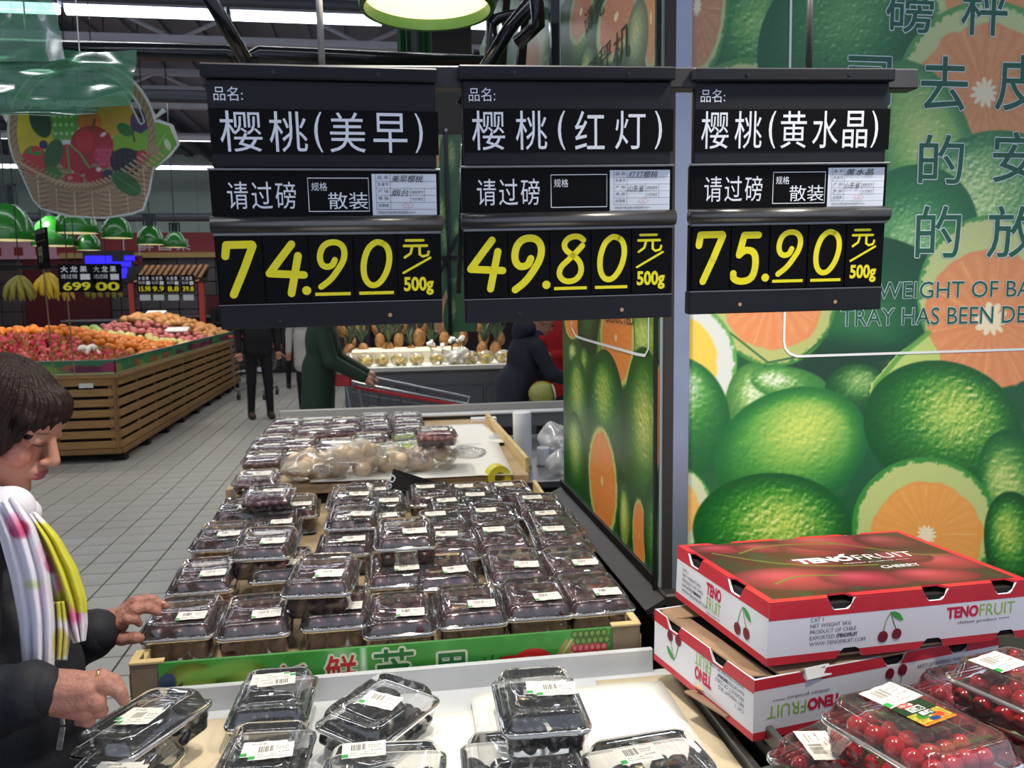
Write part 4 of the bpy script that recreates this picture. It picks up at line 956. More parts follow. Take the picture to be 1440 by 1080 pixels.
for i, ((px, py), l, lay, sk) in enumerate(back):
    rear = py < 730 and px > 590 or px in (694, 628, 778)
    clam(px, py, 'clear box of dark fruit, '+l, lay=lay, rot=random.uniform(-3, 3), sk=sk, ly=(.03 if rear else -.036), lx=(-.015 if rear else .022))
# ---- far part of the display
ZF = 1.0
ft = thing('far_table', 'far half of the display table with flat boxes and bagged fruit', 'table', (0, 2.62, 0))
obj('deck', MB().bbox((-.02, .68, ZF-.02), (.98, 1.30, .03), .003), mat('deck_cardboard'), ft)
obj('base_box', MB().bbox((-.02, .68, .48), (.92, 1.26, .96), .004), M_under, ft)
obj('back_board', MB().bbox((.22, 1.36, ZF+.0), (1.44, .03, .12), .004), mat('back_board_grey', (150,148,144), .5, .3), ft)
obj('back_ledge', MB().bbox((.22, 1.31, ZF+.02), (1.44, .06, .012), .003), M_wmet, ft)
obj('partition', MB().bbox((.47, .62, ZF+.015), (.014, 1.1, .06), .002), M_wood, ft)
for k, (c_, d_, rz, lb) in enumerate((((.10, 2.98, ZF+.004), (.66, .70), -3, 'creased white paper sheet spread on the far table beside the bags'), ((.33, 3.42, ZF+.006), (.26, .5), 4, 'second paper sheet at the right end of the far table'))):
    tag(sheet('paper_sheet', c_, d_, R(rz), M_paper, None, .008, 20+k), lb, 'paper')
def far_clam(px, py, label, z=0., rot=0, flat=.6, dx=.014, tone=None):
    p = onz(px, py, ZF+.042+z); x, y = p[0]-dx, p[1]+.01
    t = thing('flat_fruit_box', label, 'fruit box', (x, y, ZF+z), R(rot), 'flat clear boxes on the far table')
    t.scale = (1, 1, flat)
    for nm, me in (('tub', TUB), ('lid', LID)):
        o = bpy.data.objects.new(nm, me); COL.objects.link(o); o.parent = t
    o = bpy.data.objects.new('sticker', ST[0]); COL.objects.link(o); o.parent = t; o.location = (dx, -.01, PH+.002)
    o = obj('fruit_fill', FILL[tone or 0], None, t); o['kind'] = 'stuff'
def fillmesh(nm, m, seed):
    g = random.Random(seed); mb = MB()
    for i in range(5):
        for j in range(6): mb.sphere(((i-2)*.0225+g.uniform(-.003,.003), (j-2.5)*.0255, .03+g.uniform(0,.008)), .0165, 7, 5)
    me = mb.mesh(nm, True); me.materials.append(m); return me
FILL = [fillmesh('fruit_fill', mat('far_plum', (96,62,76), .4, var=.4, vscale=50), 1), fillmesh('fruit_fill', mat('green_bean', (170,186,84), .5, var=.3, vscale=50), 2), fillmesh('fruit_fill', mat('red_fruit', (138,62,66), .4, var=.3, vscale=50), 3)]
fars = [('left edge column', [(410,591),(400,603),(388,616),(382,627),(376,641),(368,669),(384,692)], 0), ('second column', [(447,594),(445,605),(425,620),(432,637)], 0), ('third column', [(490,589),(488,602),(476,622)], 0),
        ('fourth column', [(531,584),(531,592),(535,600),(526,613),(512,622)], 0), ('fifth column', [(576,583),(577,592),(580,601)], 0)]
ordn = ('rearmost', 'second from the rear', 'third from the rear', 'fourth from the rear', 'fifth from the rear', 'sixth from the rear', 'nearest')
for nm, L_, tn in fars:
    for k, (px, py) in enumerate(L_):
        far_clam(px, py, 'flat purple fruit box of the far table, %s, %s' % (nm, ordn[k]), tone=tn, rot=random.uniform(-4, 4))
far_clam(581, 611, 'flat box of pale green fruit in the far table, fifth column', tone=1); far_clam(585, 622, 'flat box of pale green fruit in front of the fifth column', tone=1); far_clam(548, 636, 'box of green fruit between the bags and the fourth column', tone=1, rot=12, flat=.8)
for k in range(3): far_clam(618, 608-k*1.0, 'clear box of reddish fruit in the tall stack at the right, '+('bottom', 'middle', 'top')[k], z=k*.046, tone=2, flat=.62)
# bags of fruit in thin film
M_film = clear_mat('bag_film', base=.10, gain=.8, rough=.14, haze=.16, bump=1.0, bscale=18, hazecol=(.85,.80,.74,1))
M_whitefilm = clear_mat('white_film', base=.10, gain=.6, rough=.2, haze=.42, bump=1.0, bscale=20, hazecol=(.8,.82,.84,1))
M_peach = mat('peach_skin', (242,208,168), .5, var=.18, vscale=18)
def bag(name, px, py, sx, sy, sz, label, fruit, n, r, seed, film=None, cat='bag', zz=ZF):
    p = onz(px, py, zz); t = thing(name, label, cat, (p[0], p[1], zz)); g = random.Random(seed)
    bm = bmesh.new(); bmesh.ops.create_icosphere(bm, subdivisions=4, radius=1)
    N = np.random.default_rng(seed).random((12,3))*2-1
    for v in bm.verts:
        d = 1+sum(.03*math.sin(7*v.co.dot(Vector(N[k]))+k*1.7) for k in range(12))
        top = max(0, v.co.z)
        v.co = Vector((v.co.x*sx*d*(1-.35*top), v.co.y*sy*d*(1-.35*top), (v.co.z*d*.5+.5)*sz))
    me = bpy.data.meshes.new('film'); bm.to_mesh(me); bm.free(); me.polygons.foreach_set('use_smooth', [True]*len(me.polygons)); me.materials.append(film or M_film)
    o = bpy.data.objects.new('film', me); COL.objects.link(o); o.parent = t
    if n: 
        nk = MB()
        for k in range(5): nk.add([(0,0,sz*.93),(.012*math.cos(k*1.26),.012*math.sin(k*1.26),sz*1.1),(.012*math.cos(k*1.26+.8),.012*math.sin(k*1.26+.8),sz*1.13)], [(0,1,2)])
        obj('bag_knot', nk, film or M_film, t)
    for k in range(n):
        a = g.uniform(0, 6.28); q = math.sqrt(g.uniform(0, 1)); zq = g.uniform(.15, .68); f = math.sqrt(max(0, 1-(zq*2-1)**2))*.66
        x, y = sx*f*q*math.cos(a), sy*f*q*math.sin(a)
        o = bpy.data.objects.new('peach', fruit); COL.objects.link(o); o.location = (p[0]+x, p[1]+y, zz+zq*sz); o.scale = (r/.02,)*3; o.rotation_euler = (g.uniform(0,3), g.uniform(0,3), 0)
        tag(o, 'pale orange-brown fruit inside the film bag: '+label.split(',')[0][:60], 'fruit', 'fruit in '+name+str(seed))
    return t
PCH = MB().sphere((0,0,0), (.02,.02,.019), 12, 8).mesh('peach', True); PCH.materials.append(M_peach)
bag('fruit_bag', 440, 676, .115, .10, .105, 'film bag of pale fruit with a white tag, leftmost of the bags', PCH, 12, .028, 11)
bag('fruit_bag', 496, 670, .11, .11, .125, 'rounded film bag of peach-coloured fruit, second of the bags from the left', PCH, 14, .028, 12)
bag('fruit_bag', 556, 664, .10, .085, .085, 'slumped film bag of pale fruit, just behind the small black price card', PCH, 8, .025, 13)
bag('fruit_bag', 603, 662, .10, .085, .105, 'film bag with two brownish fruit, right end of the bags', PCH, 6, .03, 14)
# small black price card lying in front
O_ = Vector(dep(580, 690, 2.58)); pc = thing('price_card', 'small black price card with handwriting, leaning crooked before the fruit bags', 'sign', tuple(O_))
cpts = [Vector(dep(*q))-O_ for q in ((553,659,2.62), (632,684,2.62), (628,712,2.55), (545,694,2.55))]; nrm = (cpts[1]-cpts[0]).cross(cpts[3]-cpts[0]).normalized()*.004
obj('card', MB().add([tuple(c_) for c_ in cpts]+[tuple(c_-nrm*(-1 if nrm.y > 0 else 1)) for c_ in cpts], [(0,1,2,3),(4,5,6,7),(0,1,5,4),(1,2,6,5),(2,3,7,6),(3,0,4,7)]), M_sgn2, pc)
mb = MB(); cm = Matrix.Translation(Vector(dep(549, 688, 2.555))-O_) @ Matrix.Rotation(R(-9), 4, 'Z') @ Matrix.Rotation(R(-62), 4, 'Y'); put_text(mb, '5U', .0, .045, .0, .022, 0, .02, mtx=cm); obj('lettering', mb, M_wlet, pc)
# stainless counter on the right rear with plastic rolls and bags
ct = thing('steel_counter', 'stainless steel counter behind the plum table with plastic bags on it', 'counter', (.66, 3.0, 0))
obj('worktop', MB().bbox((.02, .50, .875), (.36, 1.02, .03), .004), mat('counter_steel', (158,158,160), .3, .85, var=.06, vscale=8), ct)
obj('base', MB().bbox((.02, .52, .43), (.34, .98, .86), .004), M_under, ct)
ZC = .89
def roll_at(px, py, r_, h_, label, name='plastic_bag_roll', m=None):
    p = onz(px, py, ZC); t = thing(name, label, 'roll', tuple(p))
    obj('roll', MB().lathe([(r_*.3, .0), (r_*.96, .0), (r_, .006), (r_*.985, h_*.2), (r_*.99, h_*.7), (r_, h_-.004), (r_*.95, h_), (r_*.3, h_), (r_*.3, h_-.03)], 28), m or mat('roll_plastic', (236,238,240), .35, bump=.12, bscale=30, spec=.5), t, smooth=True)
    obj('core', MB().lathe([(r_*.3, 0), (r_*.3, h_-.02)], 14), mat('tray_wood'), t, smooth=True); return t
roll_at(735, 656, .038, .228, 'tall white roll of plastic bags standing on the steel counter')
roll_at(764, 654, .026, .075, 'short white roll of film beside the tall plastic bag roll')
bag('plastic_bag', 697, 655, .075, .08, .14, 'crumpled clear plastic bag left of the white roll', None, 0, .02, 21, M_whitefilm, 'bag', ZC)
bag('plastic_bag', 716, 665, .055, .05, .10, 'small crumpled clear bag leaning on the white roll', None, 0, .02, 22, M_whitefilm, 'bag', ZC)
bag('plastic_bag', 779, 640, .07, .09, .15, 'white translucent bag bundle right of the roll', None, 0, .02, 23, M_whitefilm, 'bag', ZC)
bag('plastic_bag', 786, 668, .05, .05, .10, 'small white bag at the edge of the side poster', None, 0, .02, 24, M_whitefilm, 'bag', ZC)
bag('plastic_bag', 655, 640, .07, .1, .03, 'flat clear plastic wrap with faint print on the paper sheet', None, 0, .02, 25, M_film, 'bag', ZF)
nb = thing('note_box', 'white paper carton with blue mark behind the crumpled bags', 'box', tuple(onz(672, 622, ZC)+np.array((.03,0,0))))
obj('carton', MB().bbox((0, 0, .06), (.12, .05, .12), .002), white, nb); obj('mark', MB().box((.035, -.0255, .09), (.02, .001, .02)), mat('mark_blue', (90,110,190), .6), nb)
p = onz(700, 676, ZF-.02)
tr_ = thing('tape_roll', 'yellow roll of tape at the corner of the far table', 'roll', (p[0], p[1], ZF-.045), (0, 0, R(10)))
obj('tape', MB().lathe([(.018,-.024),(.040,-.024),(.040,.024),(.018,.024),(.018,-.024)], 24, c=(0,0,.04), mtx=Matrix.Rotation(R(90), 3, 'X')), mat('tape_yellow', (214,204,60), .35), tr_, smooth=False)
# ================================================================== BERRY BOXES in the foreground
M_berry = mat('berry_skin', (16,16,24), .38, var=.3, vscale=80, spec=.5)
def berry_mesh(seed):
    g = random.Random(seed); bm = bmesh.new(); bmesh.ops.create_icosphere(bm, subdivisions=3, radius=1)
    S = [Vector((g.gauss(0,1), g.gauss(0,1), g.gauss(0,1))).normalized() for _ in range(26)]
    for v in bm.verts:
        d = max(v.co.normalized().dot(s) for s in S); b = 1+.16*max(0, (d-.82)/.18)
        v.co = Vector((v.co.x*.0105*b, v.co.y*.0165*b, v.co.z*.0100*b))
    me = bpy.data.meshes.new('berry'); bm.to_mesh(me); bm.free(); me.polygons.foreach_set('use_smooth', [True]*len(me.polygons)); me.materials.append(M_berry); return me
BM_ = [berry_mesh(k) for k in range(3)]
BW, BL, BH = .134, .178, .066
BTUB, BLID = shell_meshes(BW, BL, BH, .036)
def berry_box(cx, cy, z, rot, tilt, label, lx, ly, srot, dbl, nb_, seed, sk=2):
    t = thing('berry_box', label, 'fruit box', (cx, cy, z), (R(tilt[0]), R(tilt[1]), R(rot)), 'clear boxes of black berries')
    mtx = Matrix.Translation((cx, cy, z)) @ Euler((R(tilt[0]), R(tilt[1]), R(rot))).to_matrix().to_4x4()
    for nm, me in (('tub', BTUB), ('lid', BLID), ('rim', RIM[(BW, BL, BH)])):
        o = bpy.data.objects.new(nm, me); COL.objects.link(o); o.parent = t
    for k in range(2 if dbl else 1):
        o = bpy.data.objects.new('sticker', ST[sk]); COL.objects.link(o); o.parent = t; o.location = (lx+k*.013, ly-k*.009, BH+.0012+k*.0012); o.rotation_euler = (0, 0, R(srot+k*3)); o.scale = (1.12,)*3
    g = random.Random(seed)
    k = 0
    for L_ in range(3):
        for i in range(6):
            for j in range(5):
                if k >= nb_*2+2: break
                if L_ == 2 and g.random() < .35: continue
                x = (i-2.5)*.0185+g.uniform(-.003,.003); y = (j-2)*.031+g.uniform(-.004,.004); zz = .012+L_*.0155+g.uniform(0,.003)
                if L_ < 2 and (0 < i < 5 and 0 < j < 4) and L_ == 0: continue
                o = bpy.data.objects.new('black_berry', BM_[k % 3]); COL.objects.link(o); o.location = mtx @ Vector((x, y, zz)); o.rotation_euler = (g.uniform(-.5,.5), g.uniform(-.4,.4), g.uniform(-1.2,1.2)+R(rot)); s = g.uniform(.9, 1.1); o.scale = (s,s,s)
                tag(o, 'black berry inside '+label.replace('clear box of black berries', 'the clear box')[:70], 'berry', 'berries of box %d' % seed); k += 1
def bpos(px, py, z): q = onz(px, py, z+BH); return q[0], q[1]
BB = [((205,1000), .90, -33, (3,-9), 'clear box of black berries tipped under the woman\'s pointing hand', .012, -.01, 4, True), ((160,1072), .875, -14, (0,0), 'clear box of black berries at the bottom left corner', .015, -.02, 3, True),
      ((384,966), ZB_+.012, -2, (0,0), 'clear box of black berries beside the tray back lip, double sticker at its rear', -.01, .03, 183, True), ((368,1050), ZB_+.012, -5, (0,0), 'clear box of black berries before the rear left one', .005, -.008, 3, True),
      ((532,980), ZB_+.016, -40, (2,3), 'clear box of black berries turned askew in the middle of the tray', .008, -.005, 10, False), ((538,1070), ZB_+.016, 84, (0,0), 'clear box of black berries at the bottom centre of the photo', .03, .03, -84, False),
      ((758,968), ZB_+.016+.05, -2, (0,0), 'clear box of black berries upper one of the pair at the tray back', .012, .0, -5, True), ((757,985), ZB_+.012-.012, -1, (0,0), 'clear box of black berries lower one of the pair at the tray back', .03, .0, 0, False),
      ((735,1052), ZB_+.016, 87, (0,0), 'clear box of black berries with stickers on its rear, right of the bottom centre', .033, -.008, 98, True), ((917,1058), ZB_+.016, 96, (0,0), 'clear box of black berries nearest the red cartons', .0, .022, -90, False)]
for k, (c_, z, rot, tl, lb, lx, ly, sr, db) in enumerate(BB):
    x, y = bpos(c_[0], c_[1], z); berry_box(x, y, z, rot, tl, lb, lx, ly, sr, db, 14, k)
# ================================================================== RED CHERRY CARTONS
CW, CD, CH = .50, .305, .098
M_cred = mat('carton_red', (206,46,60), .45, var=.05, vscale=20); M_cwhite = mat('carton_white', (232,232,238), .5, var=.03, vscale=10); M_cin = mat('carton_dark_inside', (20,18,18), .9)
M_kraft = mat('kraft', (156,126,98), .85, var=.12, vscale=25); M_navy = mat('print_grey', (96,98,116), .6); M_pred = mat('logo_red', (206,30,70), .5); M_pgr = mat('logo_green', (150,196,60), .5); M_dkp = mat('print_dark', (46,46,70), .6)
def top_canvas():
    cv = Canvas(0, 500, 0, 305, 1.0, (170,40,50))
    ins = (cv.X > 14)&(cv.X < 486)&(cv.Y > 10)&(cv.Y < 292); cv.blend(ins*1., (84,34,36)); cv.blend(ins*(cv.n3-.35)*1.6, (60,74,52))
    for x, y, rx, ry, c_, l in ((70,40,60,32,(176,36,52),1), (150,50,60,34,(170,34,50),0), (110,215,120,60,(206,40,60),1), (240,80,70,50,(180,34,50),0), (300,40,110,60,(196,44,60),1), (420,60,70,50,(150,40,46),0), (230,240,90,44,(190,36,56),0), (360,250,90,40,(200,38,58),0), (440,190,90,50,(206,44,60),1), (380,150,60,40,(160,40,50),0), (190,150,60,34,(150,36,44),0)):
        u, v = cv.loc(x, y, rx, ry, 8); r_ = np.hypot(u, v); m = np.clip((1-r_)*min(rx, ry)/6, 0, 1)*ins
        col = np.array(c_)*(1.08-.45*r_[..., None]**2)+np.array((60,40,44))*np.exp(-((u+.2)**2+(v+.35)**2)*5)[..., None]; mm_ = m[..., None]; col = np.clip(col, 0, 255)*.62+np.array((20,18,22)); cv.c = cv.c*(1-mm_)+col*mm_
    for P_ in ([(90,70),(150,40),(240,40),(320,60)], [(40,60),(110,130),(200,170),(300,180)], [(270,20),(350,90),(420,150),(470,160)], [(60,230),(120,200),(190,215)]): cv.line(smooth_path(P_, 3), 5, (112,120,50), 3)
    m = ((cv.X < 14)|(cv.X > 486)|(cv.Y < 10)|(cv.Y > 292)); cv.blend(m*1., (212,46,58))
    return cv
def cherries(mb_r, mb_s, mb_l, x, z, s, y):
    """two dark cherries on stems with one leaf, about s tall"""
    stroke(mb_s, smooth_path([(x+.05*s, z+s), (x-.12*s, z+.75*s), (x-.22*s, z+.3*s)], 2), .03*s, y); stroke(mb_s, smooth_path([(x+.05*s, z+s), (x+.15*s, z+.7*s), (x+.32*s, z+.34*s)], 2), .03*s, y)
    mb_l.add([(x+.05*s, y-.0002, z+s), (x+.2*s, y-.0002, z+1.02*s), (x+.42*s, y-.0002, z+.92*s), (x+.58*s, y-.0002, z+.68*s), (x+.42*s, y-.0002, z+.68*s), (x+.2*s, y-.0002, z+.8*s)], [(0,1,2,3,4,5)])
    disc(mb_r, x-.22*s, z+.17*s, .2*s, y-.0003, n=20); disc(mb_r, x+.33*s, z+.22*s, .19*s, y-.0004, n=20)
def notch(px_, w_, d_, up):
    """half-oval hand hole profile on the x axis"""
    return [(px_-w_/2, 0), (px_-w_/2+.006, d_*.55), (px_-w_/2+.014, d_), (px_+w_/2-.014, d_), (px_+w_/2-.004, d_*.7), (px_+w_/2, 0)]
def wall(L_, H_, tops, bots, th, m=None, name='panel'):
    """an upright cardboard wall in XZ with notches cut in its upper and lower edge"""
    up = [(-L_/2, H_)]
    for c_ in tops: up += [(x, H_-y) for x, y in notch(c_, .05, .018, 1)]
    up += [(L_/2, H_)]
    lo_ = [(L_/2, 0)]
    for c_ in sorted(bots, reverse=True): lo_ += [(x, y) for x, y in notch(c_, .05, .016, 0)][::-1]
    lo_ += [(-L_/2, 0)]
    poly = up+lo_
    return MB().prism([(x, z) for x, z in poly], th, Matrix.Rotation(R(90), 4, 'X'))
def band(L_, H_, tops, bots, z0, z1, y, which):
    """a printed band following the notched edge"""
    mb = MB(); n = 160; xs = [-L_/2+L_*k/n for k in range(n+1)]
    def ed(x):
        for c_ in (tops if which else bots):
            if abs(x-c_) < .025: return .018 if abs(x-c_) < .014 else .018*(.025-abs(x-c_))/.011
        return 0
    for a, b in zip(xs[:-1], xs[1:]):
        if which: ta, tb = z1-ed(a), z1-ed(b); ba = bb = z0; ta, tb = max(ta, ba), max(tb, bb)
        else: ba, bb = z0+ed(a), z0+ed(b); ta = tb = z1; ba, bb = min(ba, ta), min(bb, tb)
        if ta-ba < 1e-4 and tb-bb < 1e-4: continue
        mb.quad((a, y, ba), (b, y, bb), (b, y, tb), (a, y, ta))
    return mb
def logo(r_, g_, x0, x1, z0, z1, y, two=False, flip=False):
    if two: put_text(r_, 'TENO', x0, x1, (z0+z1)/2+.001, z1, y, .045, flip=False); put_text(g_, 'FRUIT', x0+.002, x1, z0, (z0+z1)/2-.002, y, -.005)
    else: put_text(r_, 'TENO', x0, x0+(x1-x0)*.46, z0, z1, y, .045); put_text(g_, 'FRUIT', x0+(x1-x0)*.48, x1, z0, z1, y, -.008)
def carton(name, label, mtx_loc, rot, lidded, upside=False):
    t = thing(name, label, 'carton', mtx_loc, rot, 'red and white cherry cartons')
    hx = (-.16, .0, .16); tp_f = (-.12, .06, .2) if lidded else (-.14, .02, .16); bt_f = (-.10, .06, .21)
    y0 = -CD/2
    fw = obj('front_wall', wall(CW, CH, tp_f, bt_f, .004), M_cwhite, t, loc=(0, y0+.004, 0))
    bw = obj('back_wall', wall(CW, CH, (-.15, 0, .15), (), .004), M_cwhite, t, loc=(0, -y0, 0))
    Rz = R(-90)
    lw = obj('left_wall', wall(CD-.008, CH, (-.085, .055), (), .004), M_cwhite, t, loc=(-CW/2+.004, 0, 0), rot=(0, 0, Rz)); rw = obj('right_wall', wall(CD-.008, CH, (-.07, .07), (), .004), M_cwhite, t, loc=(CW/2-.0, 0, 0), rot=(0, 0, Rz))
    zt = CH
    obj('red_band', band(CW, CH, tp_f, bt_f, CH-.026 if lidded else CH-.018, CH, -.0044, True), M_cred, fw); obj('red_band', band(CW, CH, tp_f, bt_f, 0, .013, -.0044, False), M_cred, fw)
    obj('red_band', band(CD, CH, (-.085, .055), (), CH-.022, CH, -.0044, True), M_cred, lw); obj('red_band', band(CD, CH, (), (), 0, .012, -.0044, False), M_cred, lw)
    flipm = Matrix.Translation((0, 0, CH)) @ Matrix.Rotation(PI, 4, 'Y') if upside else None
    # print on the front
    A, B_, C_, D_, E_ = MB(), MB(), MB(), MB(), MB(); y = -.0047
    for k, s in enumerate(('CAT 1', 'NET WEIGHT 5KG', 'PRODUCT OF CHILE', 'EXPORTED BY', 'WWW.TENOFRUIT.COM')):
        put_text(A, s, -.175, None, .064-k*.0098, .0705-k*.0098, y)
    put_text(D_, 'TENOFRUIT', -.1245, -.087, .0346, .0411, y, .03)
    cherries(C_, B_, E_, -.028, .020, .048, y)
    lr, lg = MB(), MB(); logo(lr, lg, .085, .225, .046, .066, y); put_text(A, 'chilean product •••••', .108, .215, .034, .041, y)
    for m_, mm_, nm in ((A, M_navy, 'small_print'), (B_, mat('stem_green', (90,130,60), .6), 'stem_print'), (C_, mat('cherry_print', (120,20,46), .4), 'cherry_print'), (D_, M_dkp, 'bold_print'), (E_, mat('leaf_print', (60,160,70), .5), 'leaf_print'), (lr, M_pred, 'logo_red'), (lg, M_pgr, 'logo_green')):
        if flipm is not None: m_.v = [tuple((flipm @ Vector(v)) if True else v) for v in m_.v]; m_.v = [(v[0], -abs(v[1]), v[2]) for v in m_.v]
        obj(nm, m_, mm_, fw)
    A, B_, C_, D_, E_, lr, lg = (MB() for _ in range(7))
    for k, s in enumerate(('CAT 1', 'NET WEIGHT 5KG', 'PRODUCT OF CHILE', 'EXPORTED BY', 'WWW.TENOFRUIT.COM')): put_text(A, s, -.128, None, .060-k*.0098, .066-k*.0098, y)
    put_text(D_, 'TENOFRUIT', -.0855, -.0555, .0306, .0366, y, .03)
    logo(lr, lg, -.038, .012, .022, .070, y, True); put_text(A, 'chilean product •••••', -.035, .012, .0135, .0185, y)
    cherries(C_, B_, E_, .078, .018, .05, y)
    for m_, mm_, nm in ((A, M_navy, 'small_print'), (B_, mat('stem_green'), 'stem_print'), (C_, mat('cherry_print'), 'cherry_print'), (D_, M_dkp, 'bold_print'), (E_, mat('leaf_print'), 'leaf_print'), (lr, M_pred, 'logo_red'), (lg, M_pgr, 'logo_green')):
        if flipm is not None: m_.v = [tuple(flipm @ Vector(v)) for v in m_.v]; m_.v = [(v[0], -abs(v[1]), v[2]) for v in m_.v]
        obj(nm, m_, mm_, lw)
    obj('floor_panel', MB().box((0, 0, .003), (CW-.01, CD-.01, .004)), M_kraft, t)
    if lidded:
        # lid sheet with cut hand holes at its edges
        poly = []
        def edge(ax0, ax1, fixed, cs, horiz, inward):
            P_ = []; 
            for c_ in cs:
                for x, y_ in ((c_-.026, 0), (c_-.016, .016), (c_+.016, .016), (c_+.026, 0)): P_.append((x, y_))
            return P_
        for x, d_ in edge(0,0,0, tp_f, 1, 1): poly.append((x, -CD/2+d_))
        poly = [(-CW/2, -CD/2)]+poly+[(CW/2, -CD/2), (CW/2, CD/2)]
        for x, d_ in reversed(edge(0,0,0, (-.16, -.02, .13), 1, 1)): poly.append((x, CD/2-d_*.55))
        poly += [(-CW/2, CD/2)]
        for yy, d_ in reversed([( .065+.022, 0), (.065+.014, .010), (.065-.014, .010), (.065-.022, 0)]): pass
        ll = []
        for c_ in (.085, -.055):
            for yy, d_ in ((c_+.026, 0), (c_+.018, .011), (c_-.018, .011), (c_-.026, 0)): ll.append((-CW/2+d_, yy))
        poly += ll
        obj('lid', MB().prism(poly, .003, Matrix.Translation((0, 0, CH-.0005))), M_cred, t)
        cv = top_canvas(); a_ = np.ones(cv.X.shape); xs = cv.X/1000-CW/2; ys = CD/2-cv.Y/1000
        for c_ in tp_f: a_[(abs(xs-c_) < .026)&(ys < -CD/2+.0165)&(ys < -CD/2+.016*(1-(abs(xs-c_)-.016)/.010))] = 0
        for c_ in (-.16, -.02, .13): a_[(abs(xs-c_) < .026)&(ys > CD/2-.0095)] = 0
        for c_ in (.085, -.055): a_[(abs(ys-c_) < .026)&(xs < -CW/2+.0115)] = 0
        cv.a = a_
        lp = obj('lid_print', cv.to_mesh('lid_print', lambda x, y_: np.stack([x/1000-CW/2, CD/2-y_/1000, np.full_like(x, CH+.003)], -1), vmat('carton_print', .3)), None, t)
        W_ = MB(); mt_ = Matrix.Translation((0, 0, CH+.0036)) @ Matrix.Rotation(R(-90), 4, 'X')
        put_text(W_, 'TENO', -.09, .028, .0, .028, 0, .055, mtx=mt_); put_text(W_, 'FRUIT', .033, .16, .0, .026, 0, -.006, mtx=mt_); put_text(W_, 'chilean product •••••', -.01, .13, -.016, -.010, 0, mtx=mt_); put_text(W_, 'CHERRY', .045, .125, -.050, -.036, 0, .01, mtx=mt_)
        W_.add([mt_ @ Vector(v) for v in ((.008, 0, .026), (.016, 0, .036), (.030, 0, .038), (.022, 0, .028))], [(0,1,2,3)])
        obj('lid_lettering', W_, mat('print_white', (236,232,232), .5), lp)
        H_ = MB()
        for c_ in tp_f: H_.box((c_, -CD/2+.012, CH-.014), (.052, .016, .02))
    else:
        # open rim: folded kraft flaps and hand-hole cutouts
        obj('folded_flap', MB().bbox((.02, -CD/2+.028, CH-.002), (CW-.06, .05, .004), .001).bbox((0, CD/2-.028, CH-.002), (CW-.02, .05, .004), .001), M_kraft, t)
        obj('folded_flap', MB().bbox((-CW/2+.024, 0, CH-.004), (.044, CD-.03, .004), .001, (0, R(8), 0)), M_kraft, t)
        obj('torn_tab', MB().bbox((-.13, -CD/2+.006, CH-.008), (.05, .012, .018), .001, (R(-25), 0, R(4))), white, t)
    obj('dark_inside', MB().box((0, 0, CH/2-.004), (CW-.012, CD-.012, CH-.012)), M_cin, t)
    return t
def carton_at(pc, z, rot, tilt, **k):
    """pc: pixel of the near left top corner, z its height"""
    p = onz(pc[0], pc[1], z); e = Euler((R(tilt[0]), R(tilt[1]), R(rot))); off = e.to_matrix() @ Vector((-CW/2, -CD/2, CH))
    return tuple(Vector(p)-off), tuple(e)
l_, r_ = carton_at((1082, 851), 1.118, 6.5, (0, 2.0))
carton('cherry_carton', 'closed red and white cherry carton lying on top of the other one', l_, r_, True)
l_, r_ = carton_at((1061, 957), 1.008, 10.5, (0, .8))
carton('cherry_carton', 'open cherry carton printed upside down, underneath the closed one', l_, r_, False, True)
# the right display table under the cartons
rt = thing('right_table', 'dark display table under the cherry cartons at the right', 'table', (1.05, 1.05, 0))
obj('deck', MB().bbox((.0, .02, .895), (.98, 1.22, .02), .003), mat('dark_deck', (40,38,38), .6, var=.1), rt); obj('base_box', MB().bbox((0, .02, .44), (.94, 1.18, .87), .004), M_under, rt)
obj('left_trim', MB().bbox((-.48, .0, .915), (.012, 1.1, .03), .002), M_gmet, rt)
kb = thing('cardboard_scrap', 'torn brown cardboard flap between the tray and the cartons', 'cardboard', tuple(onz(1012, 990, .91)), (0, R(8), R(20)))
obj('flap', MB().bbox((0, 0, .004), (.07, .10, .004), .001), M_kraft, kb); obj('flap', MB().bbox((.01, .02, .012), (.05, .06, .003), .001, (R(12), 0, R(25))), mat('tray_wood'), kb)
